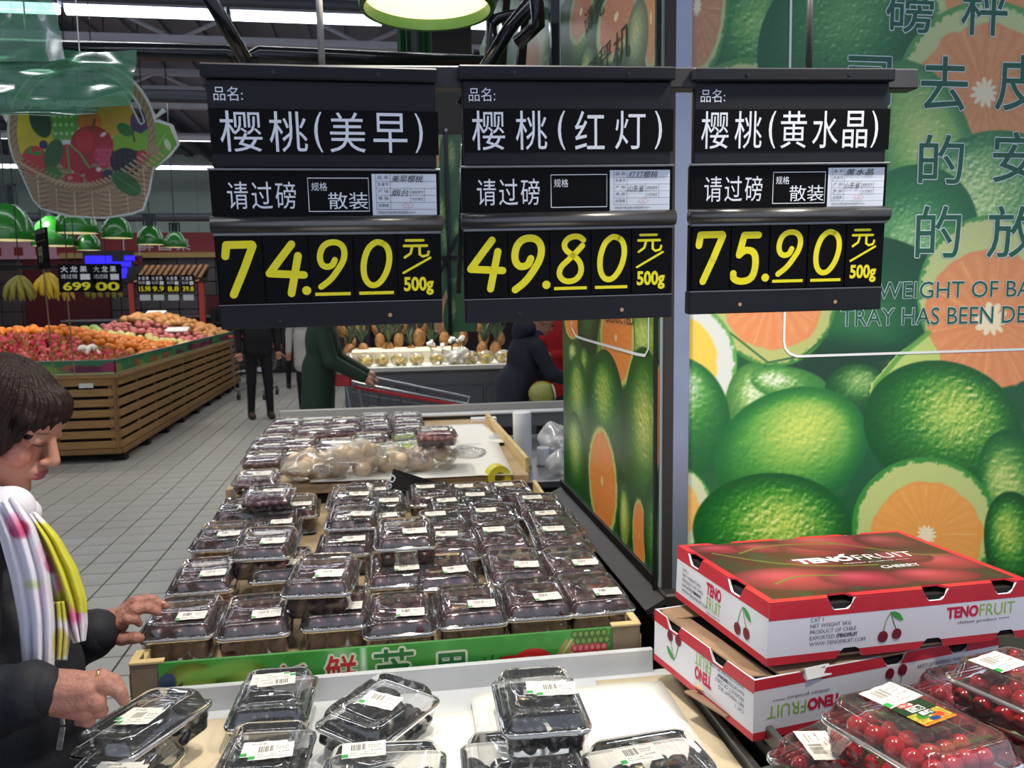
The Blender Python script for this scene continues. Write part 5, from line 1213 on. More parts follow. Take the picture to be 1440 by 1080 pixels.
# ================================================================== CHERRY TOMATO BOXES
M_tom = mat('tomato_skin', (176,28,38), .16, var=.25, vscale=30, spec=.6, coat=.5)
TM = MB().sphere((0,0,0), (.0135,.0135,.0145), 16, 11).mesh('cherry_tomato', True); TM.materials.append(M_tom)
M_cal = mat('calyx_green', (60,96,40), .6)
cal = MB()
for k in range(5): a = k*1.2566; cal.add([(0,0,.0150), (.003*math.cos(a+.5),.003*math.sin(a+.5),.0152), (.0085*math.cos(a),.0085*math.sin(a),.0142), (.003*math.cos(a-.5),.003*math.sin(a-.5),.0152)], [(0,1,2,3)])
CAL = cal.mesh('calyx'); CAL.materials.append(M_cal)
TW, TL, TH = .150, .185, .072
TTUB, TLID = shell_meshes(TW, TL, TH, .040)
def brand_label(t, lx, ly, rz):
    cv = Canvas(0, 60, 0, 46, 1.5, (30,60,36)); 
    m = cv.Y > 22; cv.blend(m*1., (150,170,60)); cv.blend(m*(cv.n1-.45)*3, (214,60,40)); cv.blend(m*(cv.n2-.5)*2.5, (240,220,90)); cv.ell(18, 30, 9, 5, 0, (60,130,40)); cv.ell(44, 34, 8, 5, 0, (220,70,40)); cv.ell(30, 38, 9, 4, 0, (40,60,120))
    cv.poly([(0,42),(60,42),(60,46),(0,46)], (216,70,30)); cv.line([(0,44),(60,44)], 2, (240,150,40)); cv.ell(24, 5, 13, 5, 0, (214,60,40)); cv.poly([(16,10),(42,10),(42,20),(16,20)], (226,230,220)); cv.poly([(18,21),(44,21),(44,31),(18,31)], (36,70,44))
    o = obj('front_label', cv.to_mesh('front_label', lambda x, y: np.stack([(x/60-.5)*.062, (.5-y/46)*.050, np.zeros_like(x)], -1), vmat('label_print', .4)), None, t, loc=(lx, ly, TH+.0012), rot=(0, 0, R(rz)))
    mb = MB(); mt_ = Matrix.Rotation(R(-90), 4, 'X'); q = lambda u: (u/60-.5)*.062; v_ = lambda w_: (.5-w_/46)*.05
    put_text(mb, '优选', q(18), q(40), v_(19), v_(11), 0, .02, mtx=Matrix.Translation((0,0,.0004)) @ mt_); obj('label_text', mb, mat('print_darkgreen', (20,50,30), .5), o)
    mb = MB(); put_text(mb, '果蔬', q(20), q(42), v_(30), v_(22), 0, .03, mtx=Matrix.Translation((0,0,.0004)) @ mt_); put_text(mb, '1号优选', q(13), q(35), v_(8), v_(3), 0, .02, mtx=Matrix.Translation((0,0,.0004)) @ mt_); obj('label_text', mb, M_wlet, o)
def tom_box(px, py, z, rot, tilt, label, seed, st=None, bl=None, two=True):
    q = onz(px, py, z+TH); t = thing('tomato_box', label, 'fruit box', (q[0], q[1], z), (R(tilt[0]), R(tilt[1]), R(rot)), 'clear boxes of cherry tomatoes')
    mtx = Matrix.Translation((q[0], q[1], z)) @ Euler((R(tilt[0]), R(tilt[1]), R(rot))).to_matrix().to_4x4(); g = random.Random(seed)
    for nm, me in (('tub', TTUB), ('lid', TLID), ('rim', RIM[(TW, TL, TH)])): o = bpy.data.objects.new(nm, me); COL.objects.link(o); o.parent = t
    if st: o = bpy.data.objects.new('sticker', ST[2]); COL.objects.link(o); o.parent = t; o.location = (st[0], st[1], TH+.0014); o.rotation_euler = (0, 0, R(st[2])); o.scale = (1.25,)*3
    if bl: brand_label(t, *bl)
    for L_ in range(2):
        for i in range(5-L_):
            for j in range(6-L_):
                if L_ == 0 and 0 < i < 4 and 0 < j < 5: continue
                x = (i-(4-L_)/2)*.0268+g.uniform(-.0012,.0012); y = (j-(5-L_)/2)*.0275+g.uniform(-.0015,.0015); zz = .0165+L_*.0225+g.uniform(0,.003)
                o = bpy.data.objects.new('cherry_tomato', TM); COL.objects.link(o); o.location = mtx @ Vector((x, y, zz)); o.rotation_euler = (g.uniform(-1.5,1.5), g.uniform(-1.5,1.5), g.uniform(0,6)); s = g.uniform(.92, 1.0); o.scale = (s,s,s)
                tag(o, 'shiny red cherry tomato in '+label.replace('clear box of cherry tomatoes', 'the clear box')[:70], 'tomato', 'tomatoes of box %d' % seed)
                if g.random() < .3: c2 = bpy.data.objects.new('calyx', CAL); COL.objects.link(c2); c2.parent = o
tom_box(1290, 1008, 1.008, 16, (0, 3), 'clear box of cherry tomatoes topping the pile, with a green picture label', 1, st=(.012, .052, 8), bl=(.012, .005, 5))
tom_box(1205, 1058, .932, 24, (0, 2), 'clear box of cherry tomatoes with a white sticker, lower left', 2, st=(-.03, .035, 60))
tom_box(1352, 1092, .932, 12, (0, 0), 'clear box of cherry tomatoes lying under the top box at its right', 3)
tom_box(1462, 948, 1.015, 18, (0, 4), "clear box of cherry tomatoes touching the photo's right edge, long sticker", 4, st=(-.022, .045, 5))
tom_box(1480, 1040, .94, 14, (0, 0), 'clear box of cherry tomatoes below the one at the right edge', 5)
tom_box(1395, 965, .925, 12, (0, 0), 'clear box of cherry tomatoes squeezed behind the top box near the cartons', 6)
# dark green striped fruit peeking out at the bottom
wm = thing('striped_melon', 'dark green melon with pale streaks below the tomato boxes', 'melon', tuple(onz(1104, 1140, .94)))
body_ = MB().sphere((0, 0, 0), (.075, .06, .05), 28, 18)
mM = mat('melon_skin', (24,44,26), .35, var=.0); nt = mM.node_tree; wv = nt.nodes.new('ShaderNodeTexWave'); wv.inputs['Scale'].default_value = 14; wv.inputs['Distortion'].default_value = 6; wv.inputs['Detail'].default_value = 3
tc = nt.nodes.new('ShaderNodeTexCoord'); nt.links.new(tc.outputs['Object'], wv.inputs['Vector']); cr = nt.nodes.new('ShaderNodeValToRGB'); cr.color_ramp.elements[0].position = .9; cr.color_ramp.elements[0].color = srgb(20,38,24); cr.color_ramp.elements[1].color = srgb(90,110,80)
nt.links.new(wv.outputs[0], cr.inputs[0]); nt.links.new(cr.outputs[0], nt.nodes['Principled BSDF'].inputs['Base Color'])
obj('rind', body_, mM, wm, smooth=True, loc=(0,0,0))
# ================================================================== WOODEN FRUIT ISLAND
M_slat = mat('island_slat', (150,112,62), .6, var=.18, vscale=6, stretch=(1,1,8), bump=.1); M_slatd = mat('island_post', (128,92,50), .65, var=.15, vscale=6); M_dkin = mat('island_dark', (22,16,12), .9)
IX0, IX1, IY0, IY1, IH = -4.35, -2.57, 8.42, 15.2, .84
isl = thing('fruit_island', 'long slatted wooden fruit island with heaped fruit, beyond the tiled aisle', 'stand', (IX1, IY0, 0))
obj('inner_box', MB().box(((IX0-IX1)/2, (IY1-IY0)/2, .46), (IX1-IX0-.08, IY1-IY0-.08, .72)), M_dkin, isl)
NS = 7; sh = (IH-.12)/NS
for k in range(NS):
    z = .13+sh*(k+.5)
    for j in range(5):
        L = (IY1-IY0)/5; o = obj('slat', MB().bbox((.0, L*(j+.5), z), (.025, L-.012, sh-.034), .004), M_slat, isl)
    obj('slat', MB().bbox(((IX0-IX1)/2, .0, z), (IX1-IX0, .025, sh-.030), .004), M_slat, isl)
for j in range(11): obj('post', MB().bbox((-.025, (IY1-IY0)*j/10, .48), (.03, .07, .74), .004), M_slatd, isl)
for j in range(4): obj('post', MB().bbox((-.05-(IX1-IX0-.1)*j/3, .022, .48), (.09, .03, .74), .004), M_slatd, isl)
obj('top_rail', MB().bbox((.005, (IY1-IY0)/2, IH+.01), (.05, IY1-IY0+.02, .035), .006), M_slat, isl); obj('top_rail', MB().bbox(((IX0-IX1)/2, -.005, IH+.01), (IX1-IX0+.04, .05, .035), .006), M_slat, isl)
obj('base_rail', MB().bbox((.0, (IY1-IY0)/2, .115), (.05, IY1-IY0, .05), .006), M_slatd, isl); obj('base_rail', MB().bbox(((IX0-IX1)/2, .0, .115), (IX1-IX0, .05, .05), .006), M_slatd, isl)
for j in range(9): obj('foot', MB().box((-.06, .15+(IY1-IY0-.3)*j/8, .045), (.12, .12, .09)), M_dkin, isl)
obj('foot', MB().box((-1.0, .08, .045), (.12, .12, .09)), M_dkin, isl)
obj('price_tag', MB().box((-.28, -.02, .77), (.13, .004, .045)), mat('tag_paper', (206,206,200), .6), isl)
# printed skirting: dragon fruit, grapes on green
def skirt(w_, seed):
    cv = Canvas(0, w_, 0, 14, 1.5, (52,110,76)); g = random.Random(seed); x = 4
    while x < w_:
        c_ = g.choice([(150,40,80), (120,150,60), (96,30,60), (150,90,60), (60,130,70)]); cv.ell(x, g.uniform(6, 10), g.uniform(4, 8), g.uniform(3, 5), g.uniform(-20, 20), c_, 2); x += g.uniform(6, 14)
    cv.line([(0,13),(w_,13)], 1.5, (200,190,120)); return cv
cvk = skirt((IY1-IY0)*40, 3); Ms = vmat('skirt_print', .5)
obj('skirt_board', MB().bbox((-.01, (IY1-IY0)/2, IH+.10), (.014, IY1-IY0, .15), .002), mat('board_edge'), isl)
obj('skirt_print', cvk.to_mesh('skirt_print', lambda x, y: np.stack([np.full_like(x, -.002), x/40, IH+.172-y/14*.14], -1), Ms), None, isl)
cvk = skirt((IX1-IX0)*60, 5)
obj('skirt_board', MB().bbox(((IX0-IX1)/2, .01, IH+.10), (IX1-IX0, .014, .15), .002), mat('board_edge'), isl)
obj('skirt_print', cvk.to_mesh('skirt_print', lambda x, y: np.stack([-(IX1-IX0)+x/60, np.full_like(x, .0), IH+.172-y/14*.14], -1), Ms), None, isl)
def hill(x, y):
    """height of the fruit heap"""
    u = (x-IX0)/(IX1-IX0); v = (y-IY0)/(IY1-IY0)
    return IH+.06+.36*min(1, (IX1-x)/1.0)*min(1, (y-IY0+.15)/1.6)*(.75+.25*math.sin(v*9))
hm = MB(); nx, ny = 10, 30; vs = []; 
for j in range(ny+1):
    for i in range(nx+1): x = IX0+.04+(IX1-IX0-.06)*i/nx; y = IY0+.04+(IY1-IY0-.06)*j/ny; vs.append((x-IX1, y-IY0, hill(x, y)-.05))
fs = [(j*(nx+1)+i, j*(nx+1)+i+1, (j+1)*(nx+1)+i+1, (j+1)*(nx+1)+i) for j in range(ny) for i in range(nx)]
obj('heap_base', hm.add(vs, fs), mat('heap_dark', (60,38,26), .9), isl)
def fruit_proto(nm, m, r, n=10, k=7): me = MB().sphere((0,0,0), r, n, k).mesh(nm, True); me.materials.append(m); return me
F_or = fruit_proto('orange', mat('orange_skin', (240,132,24), .45, var=.2, vscale=9), (.044,.044,.041)); F_pe = fruit_proto('pear', mat('pear_skin', (222,206,130), .45, var=.1, vscale=9), (.05,.042,.042))
F_ma = fruit_proto('asian_pear', mat('apear_skin', (214,150,84), .5, var=.15, vscale=9), (.055,.055,.05)); F_ap = fruit_proto('apple', mat('apple_skin', (206,112,104), .4, var=.3, vscale=9), (.046,.046,.042))
F_me = fruit_proto('melon', mat('green_melon', (170,190,96), .45, var=.2, vscale=9), (.09,.08,.075)); F_gr = fruit_proto('green_apple', mat('green_apple', (170,186,110), .4, var=.2, vscale=9), (.045,.045,.042))
def dragon_mesh(seed):
    g = random.Random(seed); mb = MB().sphere((0,0,0), (.05,.045,.045), 10, 7)
    for k in range(16):
        a, p = g.uniform(0, 6.28), g.uniform(-.3, 1.4); d = Vector((math.cos(a)*math.cos(p), math.sin(a)*math.cos(p), math.sin(p))); s = Vector((-math.sin(a), math.cos(a), 0)); b_ = d*.042
        mb.add([b_+s*.012, b_-s*.012, b_*1.75+Vector((0,0,.015))], [(0,1,2)])
    return mb
F_dr = []
for k in range(2):
    me = dragon_mesh(k).mesh('dragon_fruit', False); cols = []
    for v in me.vertices: q = v.co.length; cols.append(lin((170,186,90)) if q > .062 else lin((196,40,78) if (k == 0) else (206,70,84)))
    vcol(me, np.array(cols)); me.materials.append(vmat('dragon_skin', .5)); F_dr.append(me)
cnt = {}
def heap(nm, mesh, rng_, x0, x1, y0, y1, n, label, group, dz=0., sc=1.):
    """n fruit inside a block (or between two slanted bounds) of the island, snapped to the heap"""
    placed = []; tries = 0
    while len(placed) < n and tries < n*30:
        tries += 1; x = rng_.uniform(x0, x1); y = rng_.uniform(y0, y1)
        if any((x-a)**2+(y-b)**2 < (.072*sc)**2 for a, b in placed): continue
        placed.append((x, y))
    for x, y in placed:
        z = hill(x, y)+dz+rng_.uniform(-.012, .03); me = rng_.choice(mesh) if isinstance(mesh, list) else mesh
        o = bpy.data.objects.new(nm, me); COL.objects.link(o); o.location = (x, y, z); o.rotation_euler = (rng_.uniform(-.7,.7), rng_.uniform(-.7,.7), rng_.uniform(0,6.3)); s = sc*rng_.uniform(.9, 1.1); o.scale = (s,s,s)
        tag(o, label, nm.replace('_', ' '), group)
G = random.Random(5)
heap('dragon_fruit', F_dr, G, IX0+.1, IX1-.08, IY0+.08, IY0+1.15, 190, 'pink dragon fruit with green scale tips heaped at the near end of the island', 'dragon fruit heap', .0, 1.25)
heap('orange', F_or, G, IX0+.2, IX1-.10, IY0+1.2, IY0+3.2, 225, 'bright orange in the heap behind the dragon fruit', 'oranges on the island', .01, 1.12)
heap('pear', F_pe, G, IX0+.2, IX1-.10, IY0+3.25, IY0+3.95, 60, 'pale yellow fruit in the band behind the oranges', 'pale fruit on the island', .01, 1.15)
heap('apple', F_ap, G, IX0+.2, IX1-.1, IY0+4.0, IY0+5.0, 90, 'red apple between the pale fruit and the tan fruit', 'apples on the island', .01, 1.1)
heap('asian_pear', F_ma, G, IX0+.3, IX1-.1, IY0+5.05, IY1-.1, 110, 'tan round pear at the far end of the island', 'tan pears on the island', .03, 1.2)
heap('melon', F_me, G, IX0+.1, IX0+.6, IY0+3.2, IY0+4.6, 5, 'yellow-green melon on top of the island heap', 'melons on the island', .06, 1.)
p = ony(128, 476, 9.2)
wb_ = thing('foam_net_bag', 'white bag of foam fruit nets lying on the dragon fruit', 'bag', (p[0], p[1], hill(p[0], p[1])+.02)); mb = MB()
for k in range(9): mb.sphere((G.uniform(-.09,.09), G.uniform(-.06,.06), G.uniform(.0,.07)), G.uniform(.05,.07), 9, 6)
obj('nets', mb, mat('foam_white', (232,228,220), .8, bump=.6, bscale=60), wb_, smooth=True)
for (px, py, y, sx, lb) in ((250, 474, 13.0, .32, 'white price sheet lying on the apples'), (219, 440, 14.4, .3, 'pale pink tray at the top of the tan pears')):
    p = ony(px, py, y); t = thing('paper_card', lb, 'card', (p[0], p[1], hill(min(p[0], IX1-.1), min(p[1], IY1-.1))+.10)); obj('sheet', MB().bbox((0, 0, 0), (sx, .22, .02), .003, (R(14), 0, 0)), M_paper, t)
# ------------------------------------------------------------------ wooden canopy of the next stall
M_rpost = mat('red_post', (196,64,50), .5); st = thing('stall_canopy', 'wooden slatted canopy on red posts over the rear stall', 'canopy', tuple(ony(234, 430, 15.6)*np.array((1,1,0))))
O = np.array(ony(234, 430, 15.6)); O[2] = 0
for px, tz_ in ((186, 388), (284, 388)):
    q = ony(px, 425, 15.6)-O; obj('post', MB().box((q[0], 0, .95), (.09, .07, 1.9)), M_rpost, st)
zt = ony(234, 391, 15.6)[2]
for k in range(11): q = ony(196+k*8.6, 380, 15.6)-O; obj('roof_slat', MB().bbox((q[0], .1, zt+.08), (.065, .5, .03), .004, (R(38), 0, R(-18))), mat('roof_wood', (170,116,70), .6, var=.15), st)
obj('roof_backing', MB().box((0, .2, zt+.06), (1.4, .5, .02), (R(38), 0, 0)), M_dkin, st)
obj('beam', MB().box((0, -.02, zt-.04), (1.45, .07, .09)), mat('beam_dark', (40,34,30), .7), st)
# small hanging price boards
def mini_board(px, py, y, w_, h_, label, digits, foot=True, rz=0):
    p = ony(px, py, y); t = thing('small_price_board', label, 'sign', tuple(p), (0, 0, R(rz)), 'distant price boards')
    obj('board', MB().bbox((0, 0, 0), (w_, .02, h_), .003), M_sgn2, t)
    mb = MB(); put_text(mb, '大 龙 果'[:5], -w_*.42, w_*.35, h_*.2, h_*.42, -.011, .02); put_text(mb, '请过磅', -w_*.42, w_*.05, -.02*h_, h_*.14, -.011, .0); obj('white_lettering', mb, M_wlet, t)
    obj('form_card', MB().box((w_*.28, -.0115, h_*.04), (w_*.28, .002, h_*.2)), white, t)
    mb = MB(); put_text(mb, digits, -w_*.38, w_*.42, -h_*.44, -h_*.14, -.011, .03); obj('yellow_digits', mb, M_yel, t)
    obj('hanger', MB().tube([(0, 0, h_/2), (0, 0, h_/2+(.12 if foot else 2.75))], .004, 5), M_pipe, t)
    if foot: obj('lower_card', MB().box((0, 0, -h_/2-.09), (w_*.75, .01, .10)), mat('pale_card', (200,214,214), .6), t)
    return t
mini_board(107, 391, 7.35, .27, .235, 'small black price board reading 6.99 beside the bananas', '699', False)
mini_board(150, 391, 7.4, .24, .24, 'small black price board right of the one reading 6.99', '00', False)
for k, (px, d_) in enumerate(((203, '15.98'), (222, '9.9'), (243, '8.8'), (264, '39.8'))):
    mini_board(px, 399, 15.45, .24, .31, 'small price board under the canopy, ' + ('leftmost', 'second from the left', 'third from the left', 'rightmost')[k], d_)
sb = thing('side_price_board', 'tall dark price board seen nearly edge-on among the green lamps', 'sign', tuple(ony(60, 350, 6.4)), (0, 0, R(-58)))
obj('board', MB().bbox((0, 0, 0), (.30, .02, .29), .003), M_sgn2, sb); obj('frame', MB().bbox((0, -.012, .12), (.30, .006, .03), .001).bbox((0, -.012, .055), (.30, .006, .006), .001), M_gmet, sb)
mb = MB(); put_text(mb, '99', -.09, .04, -.10, .02, -.012, .0); obj('lettering', mb, mat('dim_letter', (150,146,110), .6), sb); obj('hanger', MB().tube([(0, 0, .14), (0, 0, 2.8)], .006, 5), M_pipe, sb)
bar = thing('banana_rail', 'dark horizontal rail the bananas and small boards hang from', 'rail', tuple(ony(-40, 376, 7.6)))
e_ = np.array(ony(172, 376, 7.9))-np.array(ony(-40, 376, 7.6)); obj('bar', MB().tube([(0,0,0), tuple(e_)], .018, 6), M_pipe, bar)
for f in (.3, .62): obj('drop_rod', MB().tube([tuple(e_*f), tuple(e_*f+np.array((0,0,2.9)))], .005, 5), M_pipe, bar)
for f, L in ((.46, .95), (.60, .95)): obj('cord', MB().tube([tuple(e_*f), tuple(e_*f+np.array((.02,0,-L)))], .006, 5), mat('cord_tan', (140,110,80), .7), bar)
# banana bunches
M_ban = mat('banana_skin', (226,190,48), .5, var=.12, vscale=8); M_ban2 = mat('banana_green', (150,142,54), .5, var=.2, vscale=8)
def bananas(px, py, y, label, n, m, s=1., spread=1.3, seed=0):
    p = ony(px, py, y); t = thing('banana_bunch', label, 'bananas', tuple(p)); g = random.Random(seed)
    zr_ = float(ony(px, 376, y)[2])-p[2]; obj('hook', MB().tube([(0,0,.08), (0,0,zr_)], .004, 5), M_pipe, t)
    obj('stem', MB().tube([(0,0,.0), (0,0,.10*s)], .016*s, 6), mat('banana_stem', (70,60,40), .7), t)
    for k in range(n):
        a = (k/(n-1)-.5)*spread*2; d = Vector((math.sin(a), -.25-.5*math.cos(a)*(k%2), 0)); L = g.uniform(.17, .2)*s; pts = []
        for q in range(6):
            u = q/5; pts.append(Vector((d.x*L*.62*math.sin(u*1.5), d.y*.09*s*math.sin(u*2.6), -L*u*(.75+.25*math.cos(a))+.02)))
        obj('banana', MB().tube(pts, [.007*s, .018*s, .021*s, .020*s, .015*s, .005*s], 7), m, t, smooth=True)
bananas(28, 390, 7.80, 'greenish banana bunch hanging at the far left', 9, M_ban2, 1.25, 1.2, 1); bananas(68, 386, 7.85, 'bright yellow banana bunch hanging beside the greenish one', 9, M_ban, 1.22, 1.1, 2)
bananas(90, 400, 7.90, 'small yellow banana bunch low beside the 6.99 board', 5, M_ban, .9, .9, 3); bananas(132, 392, 7.94, 'dim banana bunch just right of the 6.99 board', 6, M_ban2, 1.1, .6, 4); bananas(160, 392, 7.98, 'dim banana bunch in front of the blue sign', 6, M_ban2, 1.0, .6, 5)
# checkout-ish shelving and dark stall masses behind the aisle, left wall red column
M_ds = mat('stall_dark', (40,36,38), .8)
def stall(px0, px1, py0, py1, y, d_, label, m, name='stall'):
    a = ony(px0, py1, y); b = ony(px1, py0, y); z0 = max(0, a[2]); t = thing(name, label, 'stall', ((a[0]+b[0])/2, y+d_/2, 0)); w_ = abs(b[0]-a[0])
    obj('body', MB().bbox((0, 0, (b[2])/2), (w_, d_, b[2]), .01), m, t); obj('top_board', MB().bbox((0, 0, b[2]+.02), (w_+.04, d_+.04, .04), .006), M_gmet, t)
    for k in range(3): obj('front_panel', MB().bbox(((k-1)*w_/3, -d_/2-.008, b[2]/2), (w_/3-.03, .016, b[2]*.8), .004), mat('stall_panel', (58,50,50), .7), t)
    return t
stall(95, 180, 452, 560, 16.4, .7, 'dark rear stall beyond the oranges', M_ds); stall(240, 330, 446, 560, 16.9, .7, 'dark rear stall behind the far man', M_ds); stall(330, 520, 430, 520, 17.6, .6, 'long dark shelf by the far wall behind the shoppers', M_ds)
# ================================================================== pineapple counter
pc_ = ony(600, 520, 7.2); zc = pc_[2]
pn = thing('pineapple_counter', 'grey counter with a bright edge carrying pineapples and cut pineapple bags', 'counter', (.35, 7.9, 0))
obj('body', MB().bbox((.55, .0, zc/2-.02), (2.5, 1.1, zc-.04), .01), mat('counter_grey', (104,106,110), .5, .3), pn); obj('edge', MB().bbox((.55, -.55, zc), (2.55, .06, .045), .006), mat('edge_bright', (216,214,206), .4), pn)
obj('top', MB().bbox((.55, .05, zc-.0), (2.5, 1.1, .03), .004), white, pn); obj('ice_board', MB().bbox((-.1, .1, zc+.07), (1.1, .5, .14), .01), mat('board_cream', (240,230,206), .6), pn)
for k in range(4): obj('front_panel', MB().bbox((-.35+k*.6, -.56, zc*.45), (.57, .02, zc*.75), .005), mat('panel_grey', (96,98,104), .45, .4), pn)
M_pine = mat('pineapple_skin', (150,106,60), .7, var=.45, vscale=30, bump=.6, bscale=40); M_leaf = mat('pineapple_leaf', (62,84,58), .6, var=.3, vscale=10); M_chunk = mat('pineapple_chunk', (240,210,90), .5, var=.2, vscale=20)
def pineapple_proto():
    t = thing('pineapple', 'x', 'pineapple', (0, 0, -5)); obj('fruit', MB().sphere((0,0,.09), (.058,.058,.09), 12, 9), M_pine, t, smooth=True); lm = MB(); g = random.Random(3)
    for k in range(26):
        a = g.uniform(0, 6.28); r_ = g.uniform(.02, .13); h_ = g.uniform(.12, .26)*(1.1-r_*2); d = Vector((math.cos(a), math.sin(a), 0)); s_ = Vector((-math.sin(a), math.cos(a), 0))*.011; b_ = Vector((0,0,.165))
        m1 = b_+d*r_*.5+Vector((0,0,h_*.6)); lm.add([b_+s_, b_-s_, m1-s_*.8, m1+s_*.8, b_+d*r_+Vector((0,0,h_))], [(0,1,2,3),(3,2,4)])
    obj('crown', lm, M_leaf, t); return t
pa = pineapple_proto(); g = random.Random(9); first = True
for i in range(26):
    row = i//9; x = -.55+(i%9)*.21+g.uniform(-.04,.04)+row*.06; y = 8.05+row*.2; z = zc+.02+row*.11
    if row == 0 and x > -.2 and x < .35: x -= .02
    o = pa if first else dup(pa); first = False
    o.location = (x, y, z); o.rotation_euler = (g.uniform(-.15,.15), g.uniform(-.15,.15), g.uniform(0,6)); s = g.uniform(.85,1.1); o.scale = (s,s,s)
    o['label'] = 'pineapple with a spiky grey-green crown standing on the lit rear counter'; o['group'] = 'pineapples on the rear counter'
for i in range(16):
    x = -.62+(i%12)*.155+g.uniform(-.02,.02); y = 7.5+(i//12)*.12+g.uniform(-.03,.03); t = thing('pineapple_bag', 'clear bag of yellow pineapple pieces along the bright counter edge', 'bag', (x, y, zc+.015), (0,0,g.uniform(0,3)), 'bags of cut pineapple'); mb = MB()
    for k in range(12): mb.bbox((g.uniform(-.05,.05), g.uniform(-.04,.04), g.uniform(.02,.09)), (.035,.03,.03), .006, (g.random()*3, g.random()*3, 0))
    o = obj('chunks', mb, M_chunk, t); o['kind'] = 'stuff'; obj('film', MB().sphere((0,0,.06), (.085,.07,.065), 12, 8), M_film, t, smooth=True)
for i in range(7):
    p = (.55+g.uniform(-.12,.22), 7.75+g.uniform(-.1,.15), zc+g.uniform(.16,.24)); t = thing('daisy_bunch', 'small cluster of white ball blooms above the dark leaves', 'flowers', p, group='white balls among the pineapple crowns'); mb = MB()
    for k in range(4): mb.sphere((g.uniform(-.03,.03), g.uniform(-.02,.02), g.uniform(.0,.04)), .017, 7, 5)
    obj('blooms', mb, white, t, smooth=True); obj('stalk', MB().tube([(0,0,0),(0,0,-.14)], .004, 4), M_leaf, t)
bag('film_bag', 645, 512, .12, .10, .15, 'large white film bag at the right of the pineapples', None, 0, .02, 31, M_whitefilm, 'bag', zc+.015)
# far pillar with lime print and upper display panels above the boards
def lime_panel(name, label, x0, x1, y0, y1, loc, P, seed, haze=.1):
    cvp = Canvas(0, 100, 0, 200, 1.2, (44,86,50)); g = random.Random(seed)
    for k in range(22):
        cx, cy = g.uniform(0, 100), g.uniform(0, 200)
        if g.random() < .3: cvp.half(cx, cy, g.uniform(14, 24), g.uniform(16, 30), g.uniform(-30, 30), (80,130,70), (190,200,140), (206,128,84))
        else: cvp.lime(cx, cy, g.uniform(14, 26), g.uniform(18, 34), g.uniform(-30, 30), dark=(30,70,40), mid=(70,116,66), light=(160,180,120))
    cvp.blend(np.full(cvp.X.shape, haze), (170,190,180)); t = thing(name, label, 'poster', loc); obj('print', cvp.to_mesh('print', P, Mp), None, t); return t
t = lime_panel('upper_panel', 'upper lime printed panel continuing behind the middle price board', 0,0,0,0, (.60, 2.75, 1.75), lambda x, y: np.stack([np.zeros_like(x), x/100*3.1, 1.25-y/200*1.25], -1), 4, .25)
obj('board', MB().box((.02, 1.55, .62), (.03, 3.12, 1.27)), mat('board_edge'), t); obj('frame', MB().bbox((-.01, 1.55, -.01), (.04, 3.14, .03), .003).bbox((-.012, .0, .62), (.03, .03, 1.3), .003), M_pipe, t)
for k in range(5): obj('slat', MB().box((-.06, .5+k*.55, .5), (.03, .05, 1.5), (R(32), 0, 0)), M_pipe, t)
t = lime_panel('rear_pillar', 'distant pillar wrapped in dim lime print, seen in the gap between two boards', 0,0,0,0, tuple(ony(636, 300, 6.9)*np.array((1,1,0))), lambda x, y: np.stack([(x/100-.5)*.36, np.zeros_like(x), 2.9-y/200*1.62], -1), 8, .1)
obj('core', MB().box((0, .06, 2.95), (.38, .1, 3.3)), mat('rim_dark'), t); obj('frame_bar', MB().bbox((-.04, -.03, 2.1), (.03, .03, 1.7), .003).bbox((.02, -.03, 1.9), (.3, .03, .03), .003).bbox((.0, -.04, 2.0), (.03, .02, 1.0), .003, (0, R(28), 0)), M_pipe, t)
# ================================================================== hanging basket cutout and green film
cv = Canvas(0, 258, 86, 312, 1.5, (222,224,220)); cv.a[:] = 0
def amask(fn): cv.a = np.where(fn, 1, cv.a)
X, Y = cv.X, cv.Y
def inpoly(pts):
    m = np.zeros(X.shape, bool); n = len(pts)
    for i in range(n):
        (x1, y1), (x2, y2) = pts[i], pts[(i+1)%n]
        if y1 == y2: continue
        m ^= ((y1 > Y) != (y2 > Y)) & (X < (x2-x1)*(Y-y1)/(y2-y1)+x1)
    return m
bodyp = [(15,212),(22,232),(40,280),(50,292),(90,304),(140,307),(180,302),(198,296),(208,270),(214,244),(222,228),(226,205),(140,180),(60,170),(14,160)]
amask(inpoly(bodyp)); hr = np.hypot((X-118)/104, (Y-190)/103); amask((hr < 1.02)&(hr > .84)&(Y < 230))
amask(inpoly([(28,165),(60,140),(100,150),(140,140),(180,130),(200,175),(225,170),(246,178),(254,205),(240,222),(215,240),(100,250),(28,215)]))
amask(inpoly([(196,150),(206,168),(222,170),(238,160),(232,154),(222,164),(214,150)]))
# colours
m = inpoly([(18,200),(24,232),(42,278),(52,290),(92,301),(140,304),(178,299),(195,293),(205,268),(211,244),(222,210)]); base = np.array((168,138,104)); 
wv = (np.sin(Y*.95+np.sin(X*.11)*3)*.5+.5); vt = ((X/25.+(np.floor(Y/14)%2)*.5)%1 < .12); cv.blend(m*1., base*.86); cv.blend(m*wv*.45, (206,180,146)); cv.blend(m*(np.abs(np.sin(X/25*PI)) < .12)*.8, (214,190,158)); cv.blend(m*((np.sin(Y*.95) < -.8))*.4, (96,72,50))
for (cx, cy, rx, ry, rot, c_) in ((45,185,34,48,-10,(210,190,30)), (34,160,18,30,0,(216,200,40)), (90,160,22,24,0,(70,130,60)), (60,172,14,22,-20,(30,70,40)), (160,165,40,28,0,(206,160,60)), (128,172,18,14,0,(214,120,50))): cv.ell(cx, cy, rx, ry, rot, c_)
